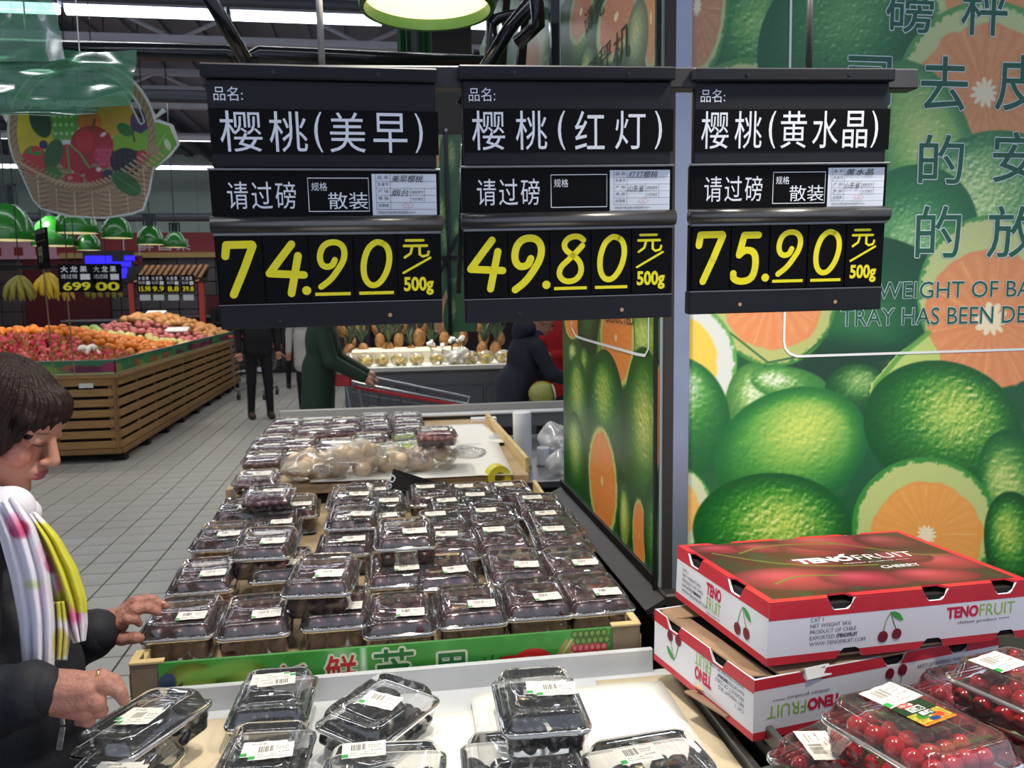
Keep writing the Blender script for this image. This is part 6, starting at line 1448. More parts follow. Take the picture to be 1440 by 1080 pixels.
for k in range(12): cv.ell(82+(k%4)*8, 166+(k//4)*12, 7, 7, 0, (96,168,70)); cv.ell(80+(k%4)*8, 164+(k//4)*12, 2.5, 2.5, 0, (180,220,150))
cv.ell(200, 176, 14, 20, 0, (70,50,90)); cv.ell(194,170,7,7,0,(90,70,110)); cv.ell(206,168,7,7,0,(60,40,80))
cv.poly([(200,190),(222,174),(240,180),(250,205),(236,220),(218,236),(200,230)], (110,170,50)); cv.line([(205,228),(235,190)], 1.5, (150,200,90)); cv.ell(236,205,4,8,-20,(200,226,190))
cv.ell(183, 205, 28, 19, 0, (130,180,50)); cv.ell(178,184,12,8,30,(40,120,50)); cv.line([(190,200),(188,185)], 2.5, (100,70,40))
cv.ell(130, 204, 30, 26, 0, (176,36,40)); cv.ell(120, 198, 12, 16, 0, (196,50,50)); cv.ell(147,190,5,2.5,-30,(240,220,220)); cv.line([(132,184),(136,170)], 3.5, (110,70,40))
cv.ell(48, 224, 18, 20, 0, (196,50,54)); cv.poly([(34,214),(46,202),(44,214),(60,210),(56,218)], (60,140,60)); cv.ell(95, 220, 13, 17, 0, (178,40,60)); cv.ell(112, 228, 16, 16, 0, (170,36,54)); cv.ell(146, 220, 15, 16, 0, (186,50,84))
for k in range(16): cv.ell(137+(k%4)*6+(k//4%2)*3, 212+(k//4)*6, 2.8, 2.8, 0, (210,80,110))
cv.ell(176, 228, 22, 19, 0, (26,24,34)); cv.n1
for k in range(20): cv.ell(160+(k%5)*8, 216+(k//5)*7, 3.2, 3.2, 0, (44,42,58))
cv.ell(200, 222, 9, 10, 0, (190,50,60)); cv.ell(62,203,6,6,0,(40,40,90)); cv.ell(75,216,12,22,25,(44,96,50)); cv.ell(72,242,13,9,15,(60,120,50))
cv.line([(96,250),(95,206)], 3, (110,150,60)); cv.line([(100,204),(112,215),(127,240)], 3, (120,160,70)); cv.ell(100, 254, 15, 11, 0, (180,40,46)); cv.ell(131, 247, 14, 12, 0, (168,30,38)); cv.ell(137,238,4,3,0,(240,210,210)); cv.ell(96,249,4,2.5,0,(230,140,140)); cv.ell(150,246,8,8,0,(40,50,80))
# rim braid
for k in range(34):
    u = k/33; x = 20+u*200; y = 222+44*math.sin(u*PI)-u*8; cv.line([(x-8,y-5),(x+9,y+7)], 3.2, (190,160,124)); cv.line([(x-7,y+6),(x+8,y-5)], 2.6, (150,120,88))
cv.ell(175, 258, 23, 13, 38, (46,104,50)); cv.line([(158,246),(192,270)], 1., (90,150,80))
hm_ = (hr < .985)&(hr > .885)&(Y < 222); cv.blend(hm_*1., (168,142,112)); cv.blend(hm_*(np.sin(np.arctan2(Y-190, X-118)*60+hr*70) > .3)*.5, (120,96,70)); cv.ell(20,218,8,8,0,(170,140,110)); cv.ell(216,212,8,8,0,(170,140,110))
edge = (cv.a > .5)
e2 = edge.copy()
for _ in range(4): e2[1:-1,1:-1] = e2[1:-1,1:-1]&e2[2:,1:-1]&e2[:-2,1:-1]&e2[1:-1,2:]&e2[1:-1,:-2]
cv.blend((edge&~e2)*1., (206,214,210))
cv.c *= .82; tb = 2.45; Ob = dep(120, 200, tb)  # whole print darkened: shade of a cutout lit from behind, put into its colours
def Pbk(x, y): return Ob[None]*0+(((x[:, None]-120)/FPX*tb)*_R0[None]*1.0+np.array([[0,0,-1.]])*((y[:, None]-200)/FPX*tb))
bk = thing('basket_cutout', 'hanging flat cutout picture of a wicker basket full of fruit with a white rim', 'sign', tuple(Ob))
bme = cv.to_mesh('cutout_print', Pbk, vmat('cutout_print', .45)); bo = obj('cutout_print', bme, None, bk)
sm = bo.modifiers.new('t', 'SOLIDIFY'); sm.thickness = .004; sm.offset = 1
obj('string', MB().tube([(0,.004,.22), (0,.004,1.6)], .0015, 4), white, bk)
# green translucent film
M_gfilm = clear_mat('green_film', tint=(.30,.62,.42,1), base=.05, gain=.5, rough=.25, haze=.5, bump=.25, bscale=5, hazecol=(.08,.26,.15,1))
def film(pts_px, t_, label, name='green_film', n=16, amp=.02, seed=0):
    """pts: four corners (tl, tr, br, bl) as (px,py,depth)"""
    C4 = [Vector(dep(*p)) for p in pts_px]; O_ = C4[0]; N = vnoise(n+1, n+1, 3, seed, 2); vs = []
    for j in range(n+1):
        for i in range(n+1):
            u, v = i/n, j/n; p = (C4[0]*(1-u)+C4[1]*u)*(1-v)+(C4[3]*(1-u)+C4[2]*u)*v; vs.append(p-O_+Vector(_F)*(N[j,i]-.5)*amp*2)
    fs = [(j*(n+1)+i, j*(n+1)+i+1, (j+1)*(n+1)+i+1, (j+1)*(n+1)+i) for j in range(n) for i in range(n)]
    o = obj(name, MB().add(vs, fs), M_gfilm, smooth=True, loc=O_); tag(o, label, 'film'); return o
film([(-60,66,2.3),(194,72,2.35),(185,150,2.35),(-60,160,2.3)], 0, 'green see-through film strip draped in front of the basket handle', seed=1)
film([(-60,156,2.3),(140,150,2.34),(128,163,2.34),(-60,160,2.3)], 0, 'thin hanging hem of the green film at its lower edge', seed=2, n=6)
film([(-40,-60,2.25),(58,-60,2.25),(96,86,2.3),(-60,86,2.3)], 0, 'green see-through film rising to the ceiling at the left edge', seed=3)
tb2 = tag(obj('paper_tag', MB().prism([(-.012,0),(.012,0),(0,-.03)], .002, Matrix.Rotation(R(90), 4, 'X')), white, loc=tuple(dep(8,158,2.4))), 'small white pointed tag left of the basket', 'tag')
# ================================================================== shopping cart
M_wire = mat('cart_wire', (150,154,162), .3, .85); M_cartred = mat('cart_red', (190,30,34), .4)
def cart(loc, rz, label):
    t = thing('shopping_cart', label, 'cart', loc, rz)
    fr = MB(); r_ = .008
    for s in (-1, 1):
        fr.tube([(-.42, s*.24, .98), (-.36, s*.24, .55), (-.30, s*.25, .14), (.38, s*.2, .14)], r_*1.4, 7); fr.tube([(-.42, s*.24, .98), (-.30, s*.26, .95), (.48, s*.2, .78)], r_*1.3, 7); fr.tube([(.48, s*.2, .78), (.40, s*.17, .42), (-.33, s*.2, .46)], r_, 6)
    fr.tube([(.48, -.2, .78), (.48, .2, .78)], r_, 6); obj('frame', fr, M_wire, t)
    for s in (-1, 1):
        for k in range(5): u = k/5+.1; obj('basket_wire', MB().tube([(-.37, s*(.25-.03*u), .93-.40*u), (.47-.05*u, s*(.2-.02*u), .76-.30*u)], .0035, 4), M_wire, t)
        for k in range(9): u = (k+1)/10; obj('basket_wire', MB().tube([(-.33+.8*u, s*(.26-.05*u), .94-.15*u), (-.33+.74*u, s*(.2-.03*u), .46-.03*u)], .0035, 4), M_wire, t)
    for k in range(6): obj('basket_wire', MB().tube([(-.33+k*.14, -.2, .45), (-.33+k*.14, .2, .45)], .0035, 4), M_wire, t)
    obj('red_rail', MB().tube([(-.35, -.265, .93), (.47, -.205, .765)], .013, 7), M_cartred, t)
    obj('handle', MB().tube([(-.44, -.26, 1.0), (-.44, .26, 1.0)], .018, 8), M_cartred, t); obj('handle_cap', MB().bbox((-.43, -.25, .98), (.12, .03, .09), .01), M_cartred, t)
    for x in (-.30, .36):
        for s in (-1, 1): obj('wheel', MB().lathe([(.0, -.014), (.055, -.014), (.055, .014), (0, .014)], 14, c=(x, s*.2, .056), mtx=Matrix.Rotation(R(90), 3, 'X')), black, t); obj('wheel_fork', MB().box((x, s*.2, .11), (.03, .035, .08)), M_wire, t)
    return t
c_ = dep(575, 560, 6.3); cart((float(c_[0])-.02, float(c_[1]), 0), R(-8), 'wire shopping cart with red handle, pushed by the shopper in green')
c_ = onz(345, 560, 0); cart((-2.0, 13.4, 0), R(80), 'distant shopping cart between the island and the man in black')
# ================================================================== shoppers in the distance
M_skin = mat('skin', (196,140,112), .55, var=.06, vscale=20); M_hair = mat('hair_dark', (22,18,18), .5, bump=.5, bscale=120)
def person(loc, rz, label, top, bottom, shoes, H_=1.70, arms=('down','down'), coat=.0, hair=None, hood=False, legs='stand', lean=0., hem=.85, hairlen=.0, scarf=None, collar=None):
    """a whole figure facing local +Y... height H_, garment hem as a fraction of hip height"""
    s = H_/1.70; t = thing('person', label, 'person', loc, (0, 0, rz)); ln = R(lean)
    def L(p):      # lean the upper body forward about the hips
        x, y, z = p; 
        if z > .9: dz = z-.9; y, z = y+dz*math.sin(ln), .9+dz*math.cos(ln)
        return (x*s, y*s, z*s)
    st_ = .05 if legs == 'stand' else .16
    lg = []
    for sd, f in ((-1, 1), (1, -1)):
        hip, kn, an = (sd*.09, 0, .90), (sd*.10, .02+f*st_*.5, .49), (sd*.11, f*st_, .09)
        lg += [cap(L(hip), L(kn), .085*s, .062*s), cap(L(kn), L(an), .060*s, .045*s)]
    body('trousers', lg+[elp(L((0,0,.92)), (.16*s,.11*s,.12*s))], .02, bottom, t, k=.02)
    for sd, f in ((-1, 1), (1, -1)):
        body('shoe', [elp((sd*.11*s, f*st_*s+.04*s, .045*s), (.045*s,.12*s,.045*s)), cap((sd*.11*s, f*st_*s, .05*s), (sd*.11*s, f*st_*s, .10*s), .045*s)], .014, shoes, t, k=.015)
    tr = [elp(L((0,0,1.28)), (.185*s,.125*s,.20*s)), elp(L((0,0,1.05)), (.165*s,.125*s,.18*s)), cap(L((-.15,0,1.40)), L((.15,0,1.40)), .062*s), cap(L((0,0,1.40)), L((0,.01,1.47)), .07*s)]
    if coat: tr += [cap(L((-.06,0,1.1)), L((-.065,0,hem+.08)), .115*s, .12*s), cap(L((.06,0,1.1)), L((.065,0,hem+.08)), .115*s, .12*s)]
    body('torso_garment', tr, .02, top, t, k=.03)
    for sd, a in ((-1, arms[0]), (1, arms[1])):
        sh_ = L((sd*.19, 0, 1.39))
        if a == 'down': el_, wr = L((sd*.24, -.02, 1.12)), L((sd*.24, .05, .88))
        elif a == 'push': el_, wr = L((sd*.24, .10, 1.15)), L((sd*.20, .34, 1.02))
        elif a == 'reach': el_, wr = L((sd*.24, .18, 1.18)), L((sd*.18, .42, 1.10))
        else: el_, wr = L((sd*.22, .06, 1.14)), L((sd*.06, .26, 1.14))
        body('sleeve', [cap(sh_, el_, .062*s, .052*s), cap(el_, wr, .052*s, .042*s)], .016, top, t, k=.015)
        d = (Vector(wr)-Vector(el_)).normalized(); hp = Vector(wr)+d*.05*s; hd = [cap(wr, hp, .028*s, .034*s)]
        n_ = d.cross(Vector((sd, 0, 0))).normalized(); side = d.cross(n_).normalized()
        for q in range(4): b_ = hp+side*(q-1.5)*.018*s; hd.append(cap(b_, b_+(d*.75+Vector((0,.1,-.45))).normalized()*(.062+.01*(q in (1,2)))*s, .0095*s, .007*s))
        b_ = hp-side*.03*s-d*.01; hd.append(cap(b_, b_+(d*.6-side*.6).normalized()*.05*s, .011*s, .008*s)); body('hand', hd, .007, M_skin, t, k=.008)
    hd = Vector(L((0, .015, 1.60))); fw = Vector((0, math.cos(ln*1.4), -math.sin(ln*1.4))); up = Vector((0, math.sin(ln*1.4), math.cos(ln*1.4))); X_ = Vector((1,0,0))
    P_ = lambda a, b, c: tuple(hd+(X_*a+fw*b+up*c)*s); rt_ = (-lean*1.4, 0, 0)
    body('head', [elp(P_(0,-.005,.02), (.074*s,.09*s,.085*s), rt_), elp(P_(0,.03,-.045), (.052*s,.055*s,.065*s), rt_), cap(P_(0,.088,.0), P_(0,.104,-.028), .008*s, .011*s), elp(P_(0,.078,-.055), (.022*s,.010*s,.010*s), rt_), elp(P_(0,.07,-.09), (.02*s,.016*s,.016*s), rt_), cap(P_(0,-.02,-.06), L((0,0,1.42)), .048*s, .052*s), elp(P_(.076,-.005,-.01), (.008*s,.016*s,.026*s)), elp(P_(-.076,-.005,-.01), (.008*s,.016*s,.026*s))], .009, M_skin, t, k=.012)
    for sd in (-1, 1): obj('eye', MB().sphere(P_(sd*.03,.086,.008), .009*s, 8, 6), black, t, smooth=True)
    hr_ = [elp(P_(0,-.022,.035), (.084*s,.094*s,.088*s), rt_), elp(P_(0,.05,.085), (.06*s,.035*s,.025*s), rt_)]
    if hairlen: hr_ += [elp(P_(0,-.055,-.05), (.085*s,.055*s,(.08+hairlen)*s), rt_)]
    body('hair', hr_, .012, hair or M_hair, t, k=.015)
    if hood: body('hood', [elp(P_(0,-.07,-.12), (.12*s,.07*s,.07*s)), elp(P_(0,-.10,-.16), (.10*s,.06*s,.09*s))], .014, top, t, k=.02)
    if collar: body('collar', [cap(L((-.05,.05,1.44)), L((.05,.05,1.44)), .045*s), cap(L((0,.11,1.40)), L((0,.13,1.15)), .03*s)], .012, collar, t, k=.02)
    return t
blk = mat('cloth_black', (20,20,24), .85); nvy = mat('cloth_navy', (30,34,48), .8); grn = mat('cloth_green', (36,58,42), .85); wht = mat('cloth_white', (200,194,188), .85); red = mat('cloth_red', (170,16,26), .8); jean = mat('cloth_denim', (34,40,60), .85); sho = mat('shoe_brown', (58,36,28), .6); dnm = mat('denim_vest', (120,140,166), .8, var=.1, vscale=6)
person((-1.62, 11.05, 0), R(200), 'person in black jacket and black trousers standing in the aisle beyond the left price board', blk, blk, sho, 1.74, coat=1, hem=.80)
person((-1.02, 11.3, 0), R(170), 'person in a white coat and black trousers behind the left price board', wht, blk, black, 1.66, coat=1, hem=.62, hairlen=.05)
person((-.50, 6.2, 0), R(-92), 'person in a long dark green coat pushing the wire cart', grn, jean, black, 1.68, ('push','push'), coat=1, hem=.66, lean=8)
person((.80, 5.45, 0), R(-84), 'person in a dark navy hooded jacket with red collar, bent over with produce in hand', nvy, blk, black, 1.56, ('hold','reach'), coat=1, lean=24, hood=True, hem=.8, collar=red, hairlen=.0)
person((1.35, 6.4, 0), R(150), 'person in a bright red jacket standing behind the one in navy', red, blk, black, 1.66, ('hold','down'), coat=1, hem=.8, hairlen=.04)
person((-2.86, 15.75, 0), R(195), 'person in black with a dark cap of hair at the far end of the island', blk, blk, black, 1.66, ('hold','hold'), coat=1)
person((-4.85, 9.0, 0), R(-75), 'person in a pale denim vest reaching over the fruit at the left edge', dnm, blk, black, 1.62, ('reach','reach'), coat=1, lean=14)
person((-1.55, 14.6, 0), R(185), 'small figure carrying a blue bag, partly hidden behind the person in black', blk, blk, black, 1.55)
bb = thing('blue_bag', 'blue shopping bag with pale stripe beside the person in black', 'bag', (-1.33, 14.5, .42), (0,0,R(8))); obj('bag', MB().bbox((0,0,.16), (.34,.16,.34), .03), mat('bag_blue', (34,44,110), .6), bb); obj('stripe', MB().box((0,-.081,.22), (.24,.004,.08)), mat('bag_stripe', (130,120,140), .6), bb); obj('strap', MB().tube([(-.1,0,.33),(-.08,0,.62),(.08,0,.62),(.1,0,.33)], .012, 6), mat('bag_blue'), bb)
gb = thing('produce_piece', 'yellow-green wrapped produce held by the person in navy', 'produce', tuple(dep(762, 553, 5.35))); obj('piece', MB().sphere((0,0,0), (.09,.07,.08), 14, 9), mat('wrap_yellowgreen', (170,170,84), .4, var=.2, vscale=12), gb, smooth=True); obj('cut_end', MB().lathe([(0,0),(.05,.002),(.055,-.01)], 14, c=(.075,-.02,.01), mtx=Matrix.Rotation(R(80), 3, 'Y')), mat('cut_pale', (226,220,190), .5), gb)
# ================================================================== THE SHOPPER AT THE TABLE (foreground left)
WB = Vector(dep(-10, 1000, 1.36)); WB.z = 0
wm_ = thing('person', 'woman in a navy coat and a white, pink and yellow scarf reaching for the boxes', 'person', tuple(WB))
def W(px, py, t): return tuple(Vector(dep(px, py, t))-WB)
def wskin(name, prims, res, m, k=.012, cols=None, parent=wm_, **kw):
    V, Q = skin(prims, res, k, **kw); c = cols(V) if cols else None; return obj(name, skin_mesh(name, V, Q, c), m, parent)
M_ws = vmat('woman_skin', .5, bump=.15, bscale=220); M_wsh = mat('hand_skin', (172,118,100), .5, var=.1, vscale=60, bump=.35, bscale=160)
M_coat = mat('navy_down', (15,17,27), .7, bump=.5, bscale=24, var=.1, vscale=20)
M_whair = mat('woman_hair', (36,20,17), .55, spec=.22, var=.5, vscale=110, bump=.5, bscale=150, stretch=(.25,1,.25))
# ---- head, built facing +X, then tipped forward and put in place
TH_ = R(25); HC = Vector(dep(9, 594, 1.36))-WB; HS = .90
ax = Vector(_R0); up_ = Vector((0,0,1)); lf = up_.cross(ax)
fx = ax*math.cos(TH_)-up_*math.sin(TH_); fz = ax*math.sin(TH_)+up_*math.cos(TH_)
HM = Matrix(((fx.x, lf.x, fz.x), (fx.y, lf.y, fz.y), (fx.z, lf.z, fz.z)))
def HL(V): return (V*HS)@np.array(HM).T+np.array(HC)
face = [elp((-.012,0,.028),(.094,.074,.086)), elp((.030,0,-.040),(.052,.052,.072)), elp((.048,0,-.085),(.030,.030,.028)), elp((.069,0,-.104),(.015,.018,.014)), elp((.064,0,.03),(.028,.052,.036)),
        cap((.086,0,.006),(.105,0,-.030),.0075,.0105), elp((.104,0,-.036),(.010,.009,.008)), elp((.094,.011,-.038),(.008,.008,.006)), elp((.094,-.011,-.038),(.008,.008,.006)),
        elp((.078,0,-.060),(.018,.026,.018)), elp((.091,0,-.0605),(.009,.018,.0052)), elp((.088,0,-.0715),(.009,.016,.0056)), elp((.055,.036,-.030),(.026,.022,.026)), elp((.055,-.036,-.030),(.026,.022,.026)),
        elp((.074,.030,.004),(.013,.017,.010)), elp((.074,-.030,.004),(.013,.017,.010)), cap((.080,.012,.020),(.070,.045,.022),.008,.006), cap((.080,-.012,.020),(.070,-.045,.022),.008,.006),
        cap((-.01,0,-.06),(-.045,0,-.17),.050,.056), elp((-.012,-.076,-.015),(.016,.007,.028)), elp((-.012,.076,-.015),(.016,.007,.028))]
def fcol(V):
    c = np.tile(lin((180,126,104)), (len(V), 1)); n = np.sin(V[:,0]*90)*np.sin(V[:,2]*70)*.04+1; c = c*n[:, None]
    def blob(p, r, col, s=1.): 
        q = (V-np.array(p))/np.array(r); m = np.clip(1.35-np.sqrt((q*q).sum(1)), 0, .35)/.35*s; return m[:, None], lin(col)
    for p, r, col, s in (((.096,0,-.0605),(.013,.019,.0055),(150,74,76),1), ((.093,0,-.0715),(.012,.017,.006),(158,80,82),1), ((.06,-.045,-.03),(.03,.03,.025),(204,120,104),.5), ((.08,-.028,.021),(.010,.016,.0028),(70,50,42),.6), ((.08,.028,.021),(.010,.016,.0028),(70,50,42),.6)):
        m, cc = blob(p, r, col, s); c = c*(1-m)+cc*m
    return c
V, Q = skin(face, .0026, .008); me = skin_mesh('head', HL(V), Q, fcol(V)); head = obj('head', me, M_ws, wm_)
lm = MB()
for sd in (-1, 1): lm.tube([tuple(HL(np.array([[x, sd*y, z]]))[0]) for x, y, z in ((.0845,.016,-.003),(.087,.024,-.0045),(.0855,.033,-.0045),(.079,.044,-.001))], [.0006,.0012,.0012,.0006], 6)
obj('eyelashes', lm, mat('lash_dark', (26,20,20), .6), head)
hp_ = [elp((-.016,0,.034),(.100,.082,.090)), elp((-.052,0,-.045),(.060,.080,.085)), elp((.045,0,.062),(.050,.064,.036)), elp((.056,-.036,.044),(.030,.036,.026),(0,20,0)), elp((.056,.036,.044),(.030,.036,.026),(0,20,0)),
       elp((.016,-.066,.002),(.032,.018,.050),(0,-25,0)), elp((.016,.066,.002),(.032,.018,.050),(0,-25,0))]
hg = random.Random(4)
for k in range(26):
    sd = -1 if k%3 else 1; u = hg.random(); y0_ = sd*(.006+.062*u); x0_ = .094*math.cos(u*.95)-.004; hp_.append(cap((x0_-.022, y0_*.8, .085-.018*u), (x0_-.002, y0_, .050-.012*u), .009, .0055)); hp_.append(cap((x0_-.002, y0_, .050-.012*u), (x0_-.004-.012*u, y0_*1.03+sd*.003, .028-.055*u*u-hg.random()*.012), .0055, .0016))
V, Q = skin(hp_, .0028, .006, dent=lambda G: .0020*np.sin(np.arctan2(G[...,1], G[...,0]+.02)*46+np.sin(G[...,2]*60)*1.2)*np.clip((G[...,2]+.1)*8, 0, 1)); obj('hair', skin_mesh('hair', HL(V), Q), M_whair, wm_)
# ---- coat: quilted trunk and legs, near and far sleeves
tr = [cap(W(-58,800,1.40), W(-20,960,1.38), .125, .135), cap(W(-20,960,1.38), W(0,1150,1.38), .135, .140), cap(W(0,1150,1.38), W(2,1330,1.40), .14, .13), cap(W(-95,775,1.42), W(-5,790,1.42), .075, .07), elp(W(-40,745,1.40), (.085,.075,.06))]
wskin('coat', tr, .008, M_coat, .04, dent=lambda G: -.0045*np.abs(np.sin((G[...,2])*PI/.062))**.5*1.0)
lg = []
for dy in (-.09, .09):
    b_ = Vector((.0, dy, .62)); lg += [cap(tuple(b_), (.0, dy, .35), .085, .065), cap((.0, dy, .35), (-.02, dy, .08), .062, .048)]
wskin('trousers', lg+[elp((0,0,.70),(.13,.16,.10))], .014, blk, .02)
for dy in (-.09, .09): wskin('shoe', [elp((.04, dy, .04),(.12,.045,.042)), cap((-.03,dy,.05),(-.03,dy,.11),.045)], .01, sho, .012)
ns = [cap(W(-70,810,1.30), W(-75,1010,1.17), .070, .060), cap(W(-75,1010,1.17), W(44,972,1.14), .058, .040)]
wskin('sleeve', ns, .006, M_coat, .02, dent=lambda G: -.003*np.abs(np.sin(G[...,0]*PI/.045)))
wskin('cuff', [cap(W(42,974,1.14), W(56,971,1.14), .037, .035)], .004, M_coat, .01)
fs_ = [cap(W(0,800,1.50), W(40,935,1.56), .070, .060), cap(W(40,935,1.56), W(128,892,1.56), .058, .046)]
wskin('sleeve', fs_, .006, M_coat, .02, dent=lambda G: -.003*np.abs(np.sin(G[...,0]*PI/.045)))
wskin('cuff', [cap(W(124,893,1.56), W(136,889,1.56), .044, .043)], .004, M_coat, .01)
# ---- near hand, knuckles up, forefinger pressing the berry box, other fingers curled in
T1 = 1.15
def chain(pts, rs): return [cap(W(*a), W(*b), ra, rb) for a, b, ra, rb in zip(pts[:-1], pts[1:], rs[:-1], rs[1:])]
pal = [cap(W(48,972,T1), W(76,972,T1), .025, .027), elp(W(95,966,T1), (.032,.022,.022)), cap(W(80,960,T1), W(118,958,T1), .019, .014), cap(W(80,972,T1-.01), W(122,972,T1-.012), .020, .013), cap(W(80,984,T1-.01), W(118,987,T1-.012), .019, .013), cap(W(78,992,T1), W(106,1000,T1), .015, .012)]
near = pal+chain([(116,957,T1+.012),(142,951,T1+.014),(160,957,T1+.012),(168,966,T1+.010)], [.0118,.0102,.0090,.0078]) \
  + chain([(120,966,T1),(150,964,T1-.004),(168,973,T1-.002),(174,985,T1+.002)], [.0120,.0104,.0092,.0078]) \
  + chain([(118,986,T1-.012),(137,988,T1-.014),(141,1000,T1-.004),(130,1004,T1+.008)], [.0118,.0108,.0096,.0080]) \
  + chain([(104,999,T1-.006),(120,1003,T1-.008),(124,1013,T1+.002),(112,1014,T1+.012)], [.0108,.0098,.0088,.0074]) \
  + chain([(70,985,T1+.02),(98,993,T1+.036),(122,990,T1+.036)], [.0135,.0115,.0090])
hn = wskin('hand', near, .0022, M_wsh, .0045)
nm_ = MB().sphere(W(170,967,T1+.001), (.0032,.004,.0045), 8, 6); obj('fingernail', nm_, mat('nail', (214,160,146), .3), hn, smooth=True)
rg = W(141,952,T1+.012); mr2 = Matrix.Rotation(R(78), 3, 'Y') @ Matrix.Identity(3)
rm_ = Vector(W(150,953,T1+.013))-Vector(W(132,953,T1+.013)); rmq = rm_.to_track_quat('Z', 'Y').to_matrix()
obj('ring', MB().lathe([(.0108,-.0016),(.0118,-.0016),(.0118,.0016),(.0108,.0016),(.0108,-.0016)], 24, c=rg, mtx=rmq), mat('gold', (220,190,120), .2, 1.), hn, smooth=True)
# ---- far hand laid on the plum box: fingers forward, thumb low
T2 = 1.585
far = [cap(W(126,889,T2), W(140,884,T2), .030, .027), elp(W(156,878,T2), (.033,.022,.026)), cap(W(145,872,T2), W(172,863,T2), .020, .013), cap(W(145,882,T2), W(172,872,T2), .020, .013), cap(W(142,890,T2), W(158,894,T2), .018, .013)]
far += chain([(170,860,T2+.02),(188,846,T2+.03),(206,842,T2+.03),(222,848,T2+.03)], [.0112,.0100,.0090,.0074]) \
  + chain([(172,862,T2),(192,847,T2+.004),(214,844,T2+.01),(233,852,T2+.015)], [.0120,.0106,.0094,.0078]) \
  + chain([(170,872,T2-.012),(190,858,T2-.014),(208,855,T2-.008),(222,861,T2)], [.0118,.0104,.0092,.0076]) \
  + chain([(164,880,T2-.02),(180,871,T2-.024),(190,871,T2-.018),(196,877,T2-.01)], [.0104,.0090,.0080,.0068]) \
  + chain([(150,894,T2-.01),(172,898,T2-.018),(190,897,T2-.018),(197,897,T2-.016)], [.0150,.0125,.0105,.0085])
fh = wskin('hand', far, .0024, M_wsh, .0050)
obj('fingernail', MB().sphere(W(230,848,T2+.008), (.0035,.0045,.0035), 8, 6), mat('nail'), fh, smooth=True)
# ---- scarf: thin printed cloth in hanging folds
M_sc = vmat('scarf_cloth', .7, bump=.2, bscale=300)
def scol(px, py):
    c = np.tile(np.array((226.,222.,230.)), (len(px), 1)); 
    def mix(m, col): 
        nonlocal c; m = np.clip(m, 0, 1)[:, None]; c = c*(1-m)+np.array(col, float)*m
    bl = lambda x, y, rx, ry, e=.25: (1-np.hypot((px-x)/rx, (py-y)/ry))/e
    mix(bl(30, 880, 30, 60, .9)*.4, (200,204,216)); mix(bl(45, 822, 14, 8, .6), (190,206,150)); mix(bl(62, 840, 8, 40, .8)*.5, (230,200,214))
    mix(bl(27, 744, 17, 15), (196,84,124)); mix(bl(18, 732, 14, 14, .5)*.6, (214,140,170)); mix(bl(62, 775, 14, 26, .8)*.8, (220,160,190)); mix(bl(72, 793, 12, 16, .3), (196,96,136)); mix(bl(92, 822, 20, 30, .5), (226,140,178)); mix(bl(104, 856, 16, 30, .5), (224,110,160)); mix(bl(110, 890, 16, 20, .6)*.7, (224,214,220))
    q = (px-(48+(py-738)*.44)); mix((q/4)*((py > 735)&(py < 862)), (206,200,60)); mix(bl(88, 850, 14, 28, .4)*(px > 76), (196,192,70)); mix(bl(84, 905, 14, 26, .3)*(px > 73), (208,196,110))
    mix(bl(62, 725, 20, 14, .5), (232,230,226)); return lin(c)
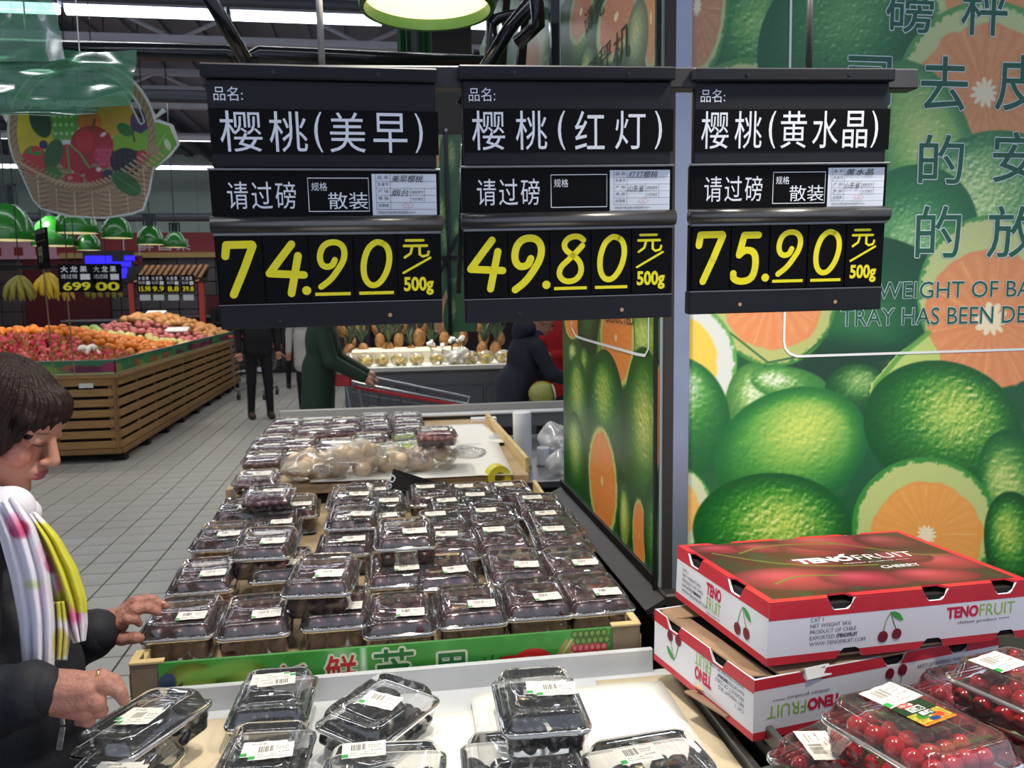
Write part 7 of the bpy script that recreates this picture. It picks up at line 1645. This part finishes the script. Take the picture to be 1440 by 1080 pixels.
def ribbon(name, cl, wd, t0, amp, seed, ns_=70, nw=26, freq=3.):
    cl = np.array(cl, float); u = np.linspace(0, len(cl)-1, ns_); k = np.arange(len(cl)); cx = np.interp(u, k, cl[:,0]); cy = np.interp(u, k, cl[:,1]); ct = np.interp(u, k, cl[:,2]); w_ = np.interp(u, k, wd)
    for _ in range(6): cx[1:-1] = (cx[:-2]+cx[1:-1]*2+cx[2:])/4; cy[1:-1] = (cy[:-2]+cy[1:-1]*2+cy[2:])/4
    vs = []; PX = []; PY = []
    for i in range(ns_):
        tx = cx[min(i+1, ns_-1)]-cx[max(i-1, 0)]; ty = cy[min(i+1, ns_-1)]-cy[max(i-1, 0)]; L = math.hypot(tx, ty) or 1; nx_, ny_ = ty/L, -tx/L
        for j in range(nw):
            s = (j/(nw-1)-.5)*w_[i]; px = cx[i]+nx_*s; py = cy[i]+ny_*s; t = ct[i]+amp*math.sin(j/(nw-1)*freq*2*PI+seed+i*.03)+.02*(2*j/(nw-1)-1)**2
            vs.append(W(px, py, t)); PX.append(px); PY.append(py)
    fs = [(i*nw+j, i*nw+j+1, (i+1)*nw+j+1, (i+1)*nw+j) for i in range(ns_-1) for j in range(nw-1)]
    mb = MB().add(vs, fs); me = mb.mesh(name, True); vcol(me, scol(np.array(PX), np.array(PY))); me.materials.append(M_sc); o = obj(name, me, None, scf); m_ = o.modifiers.new('t', 'SOLIDIFY'); m_.thickness = .0012; return o
scf = wskin('scarf', [cap(W(-45,722,1.34), W(14,716,1.27), .040, .036), cap(W(-20,712,1.40), W(34,722,1.34), .036, .026)], .004, M_sc, .015, cols=lambda V: np.tile(lin((222,216,226)), (len(V), 1)))
ribbon('scarf_end', [(40,722,1.27),(66,762,1.26),(86,806,1.26),(100,846,1.26),(107,880,1.26),(112,903,1.26)], [18,36,46,44,34,18], 0, .007, 1.)
ribbon('scarf_fold', [(82,846,1.245),(86,890,1.245),(84,928,1.245)], [20,26,22], 0, .005, 2., 30)
ribbon('scarf_end', [(2,706,1.235),(24,748,1.22),(42,806,1.215),(52,870,1.215),(54,920,1.215),(54,946,1.215)], [40,52,54,50,46,42], 0, .008, 0.)
# zip pull hanging from the coat
zp = obj('zip_pull', MB().bbox((0,0,0), (.006,.003,.012), .001).bbox((-.004,0,-.026), (.008,.0025,.036), .001, (0,R(12),0)), mat('zip_metal', (190,190,186), .25, .9, var=.4, vscale=90), wm_, loc=W(88,1014,1.17))
# the plums of the rear boxes, past the limit of singles
if stuff_plums.v: tag(obj('rear_plums', stuff_plums, PLUM_C, smooth=True), 'dark plums filling the rear boxes of the plum table', 'fruit', 'dark plums in the clear boxes', 'stuff')
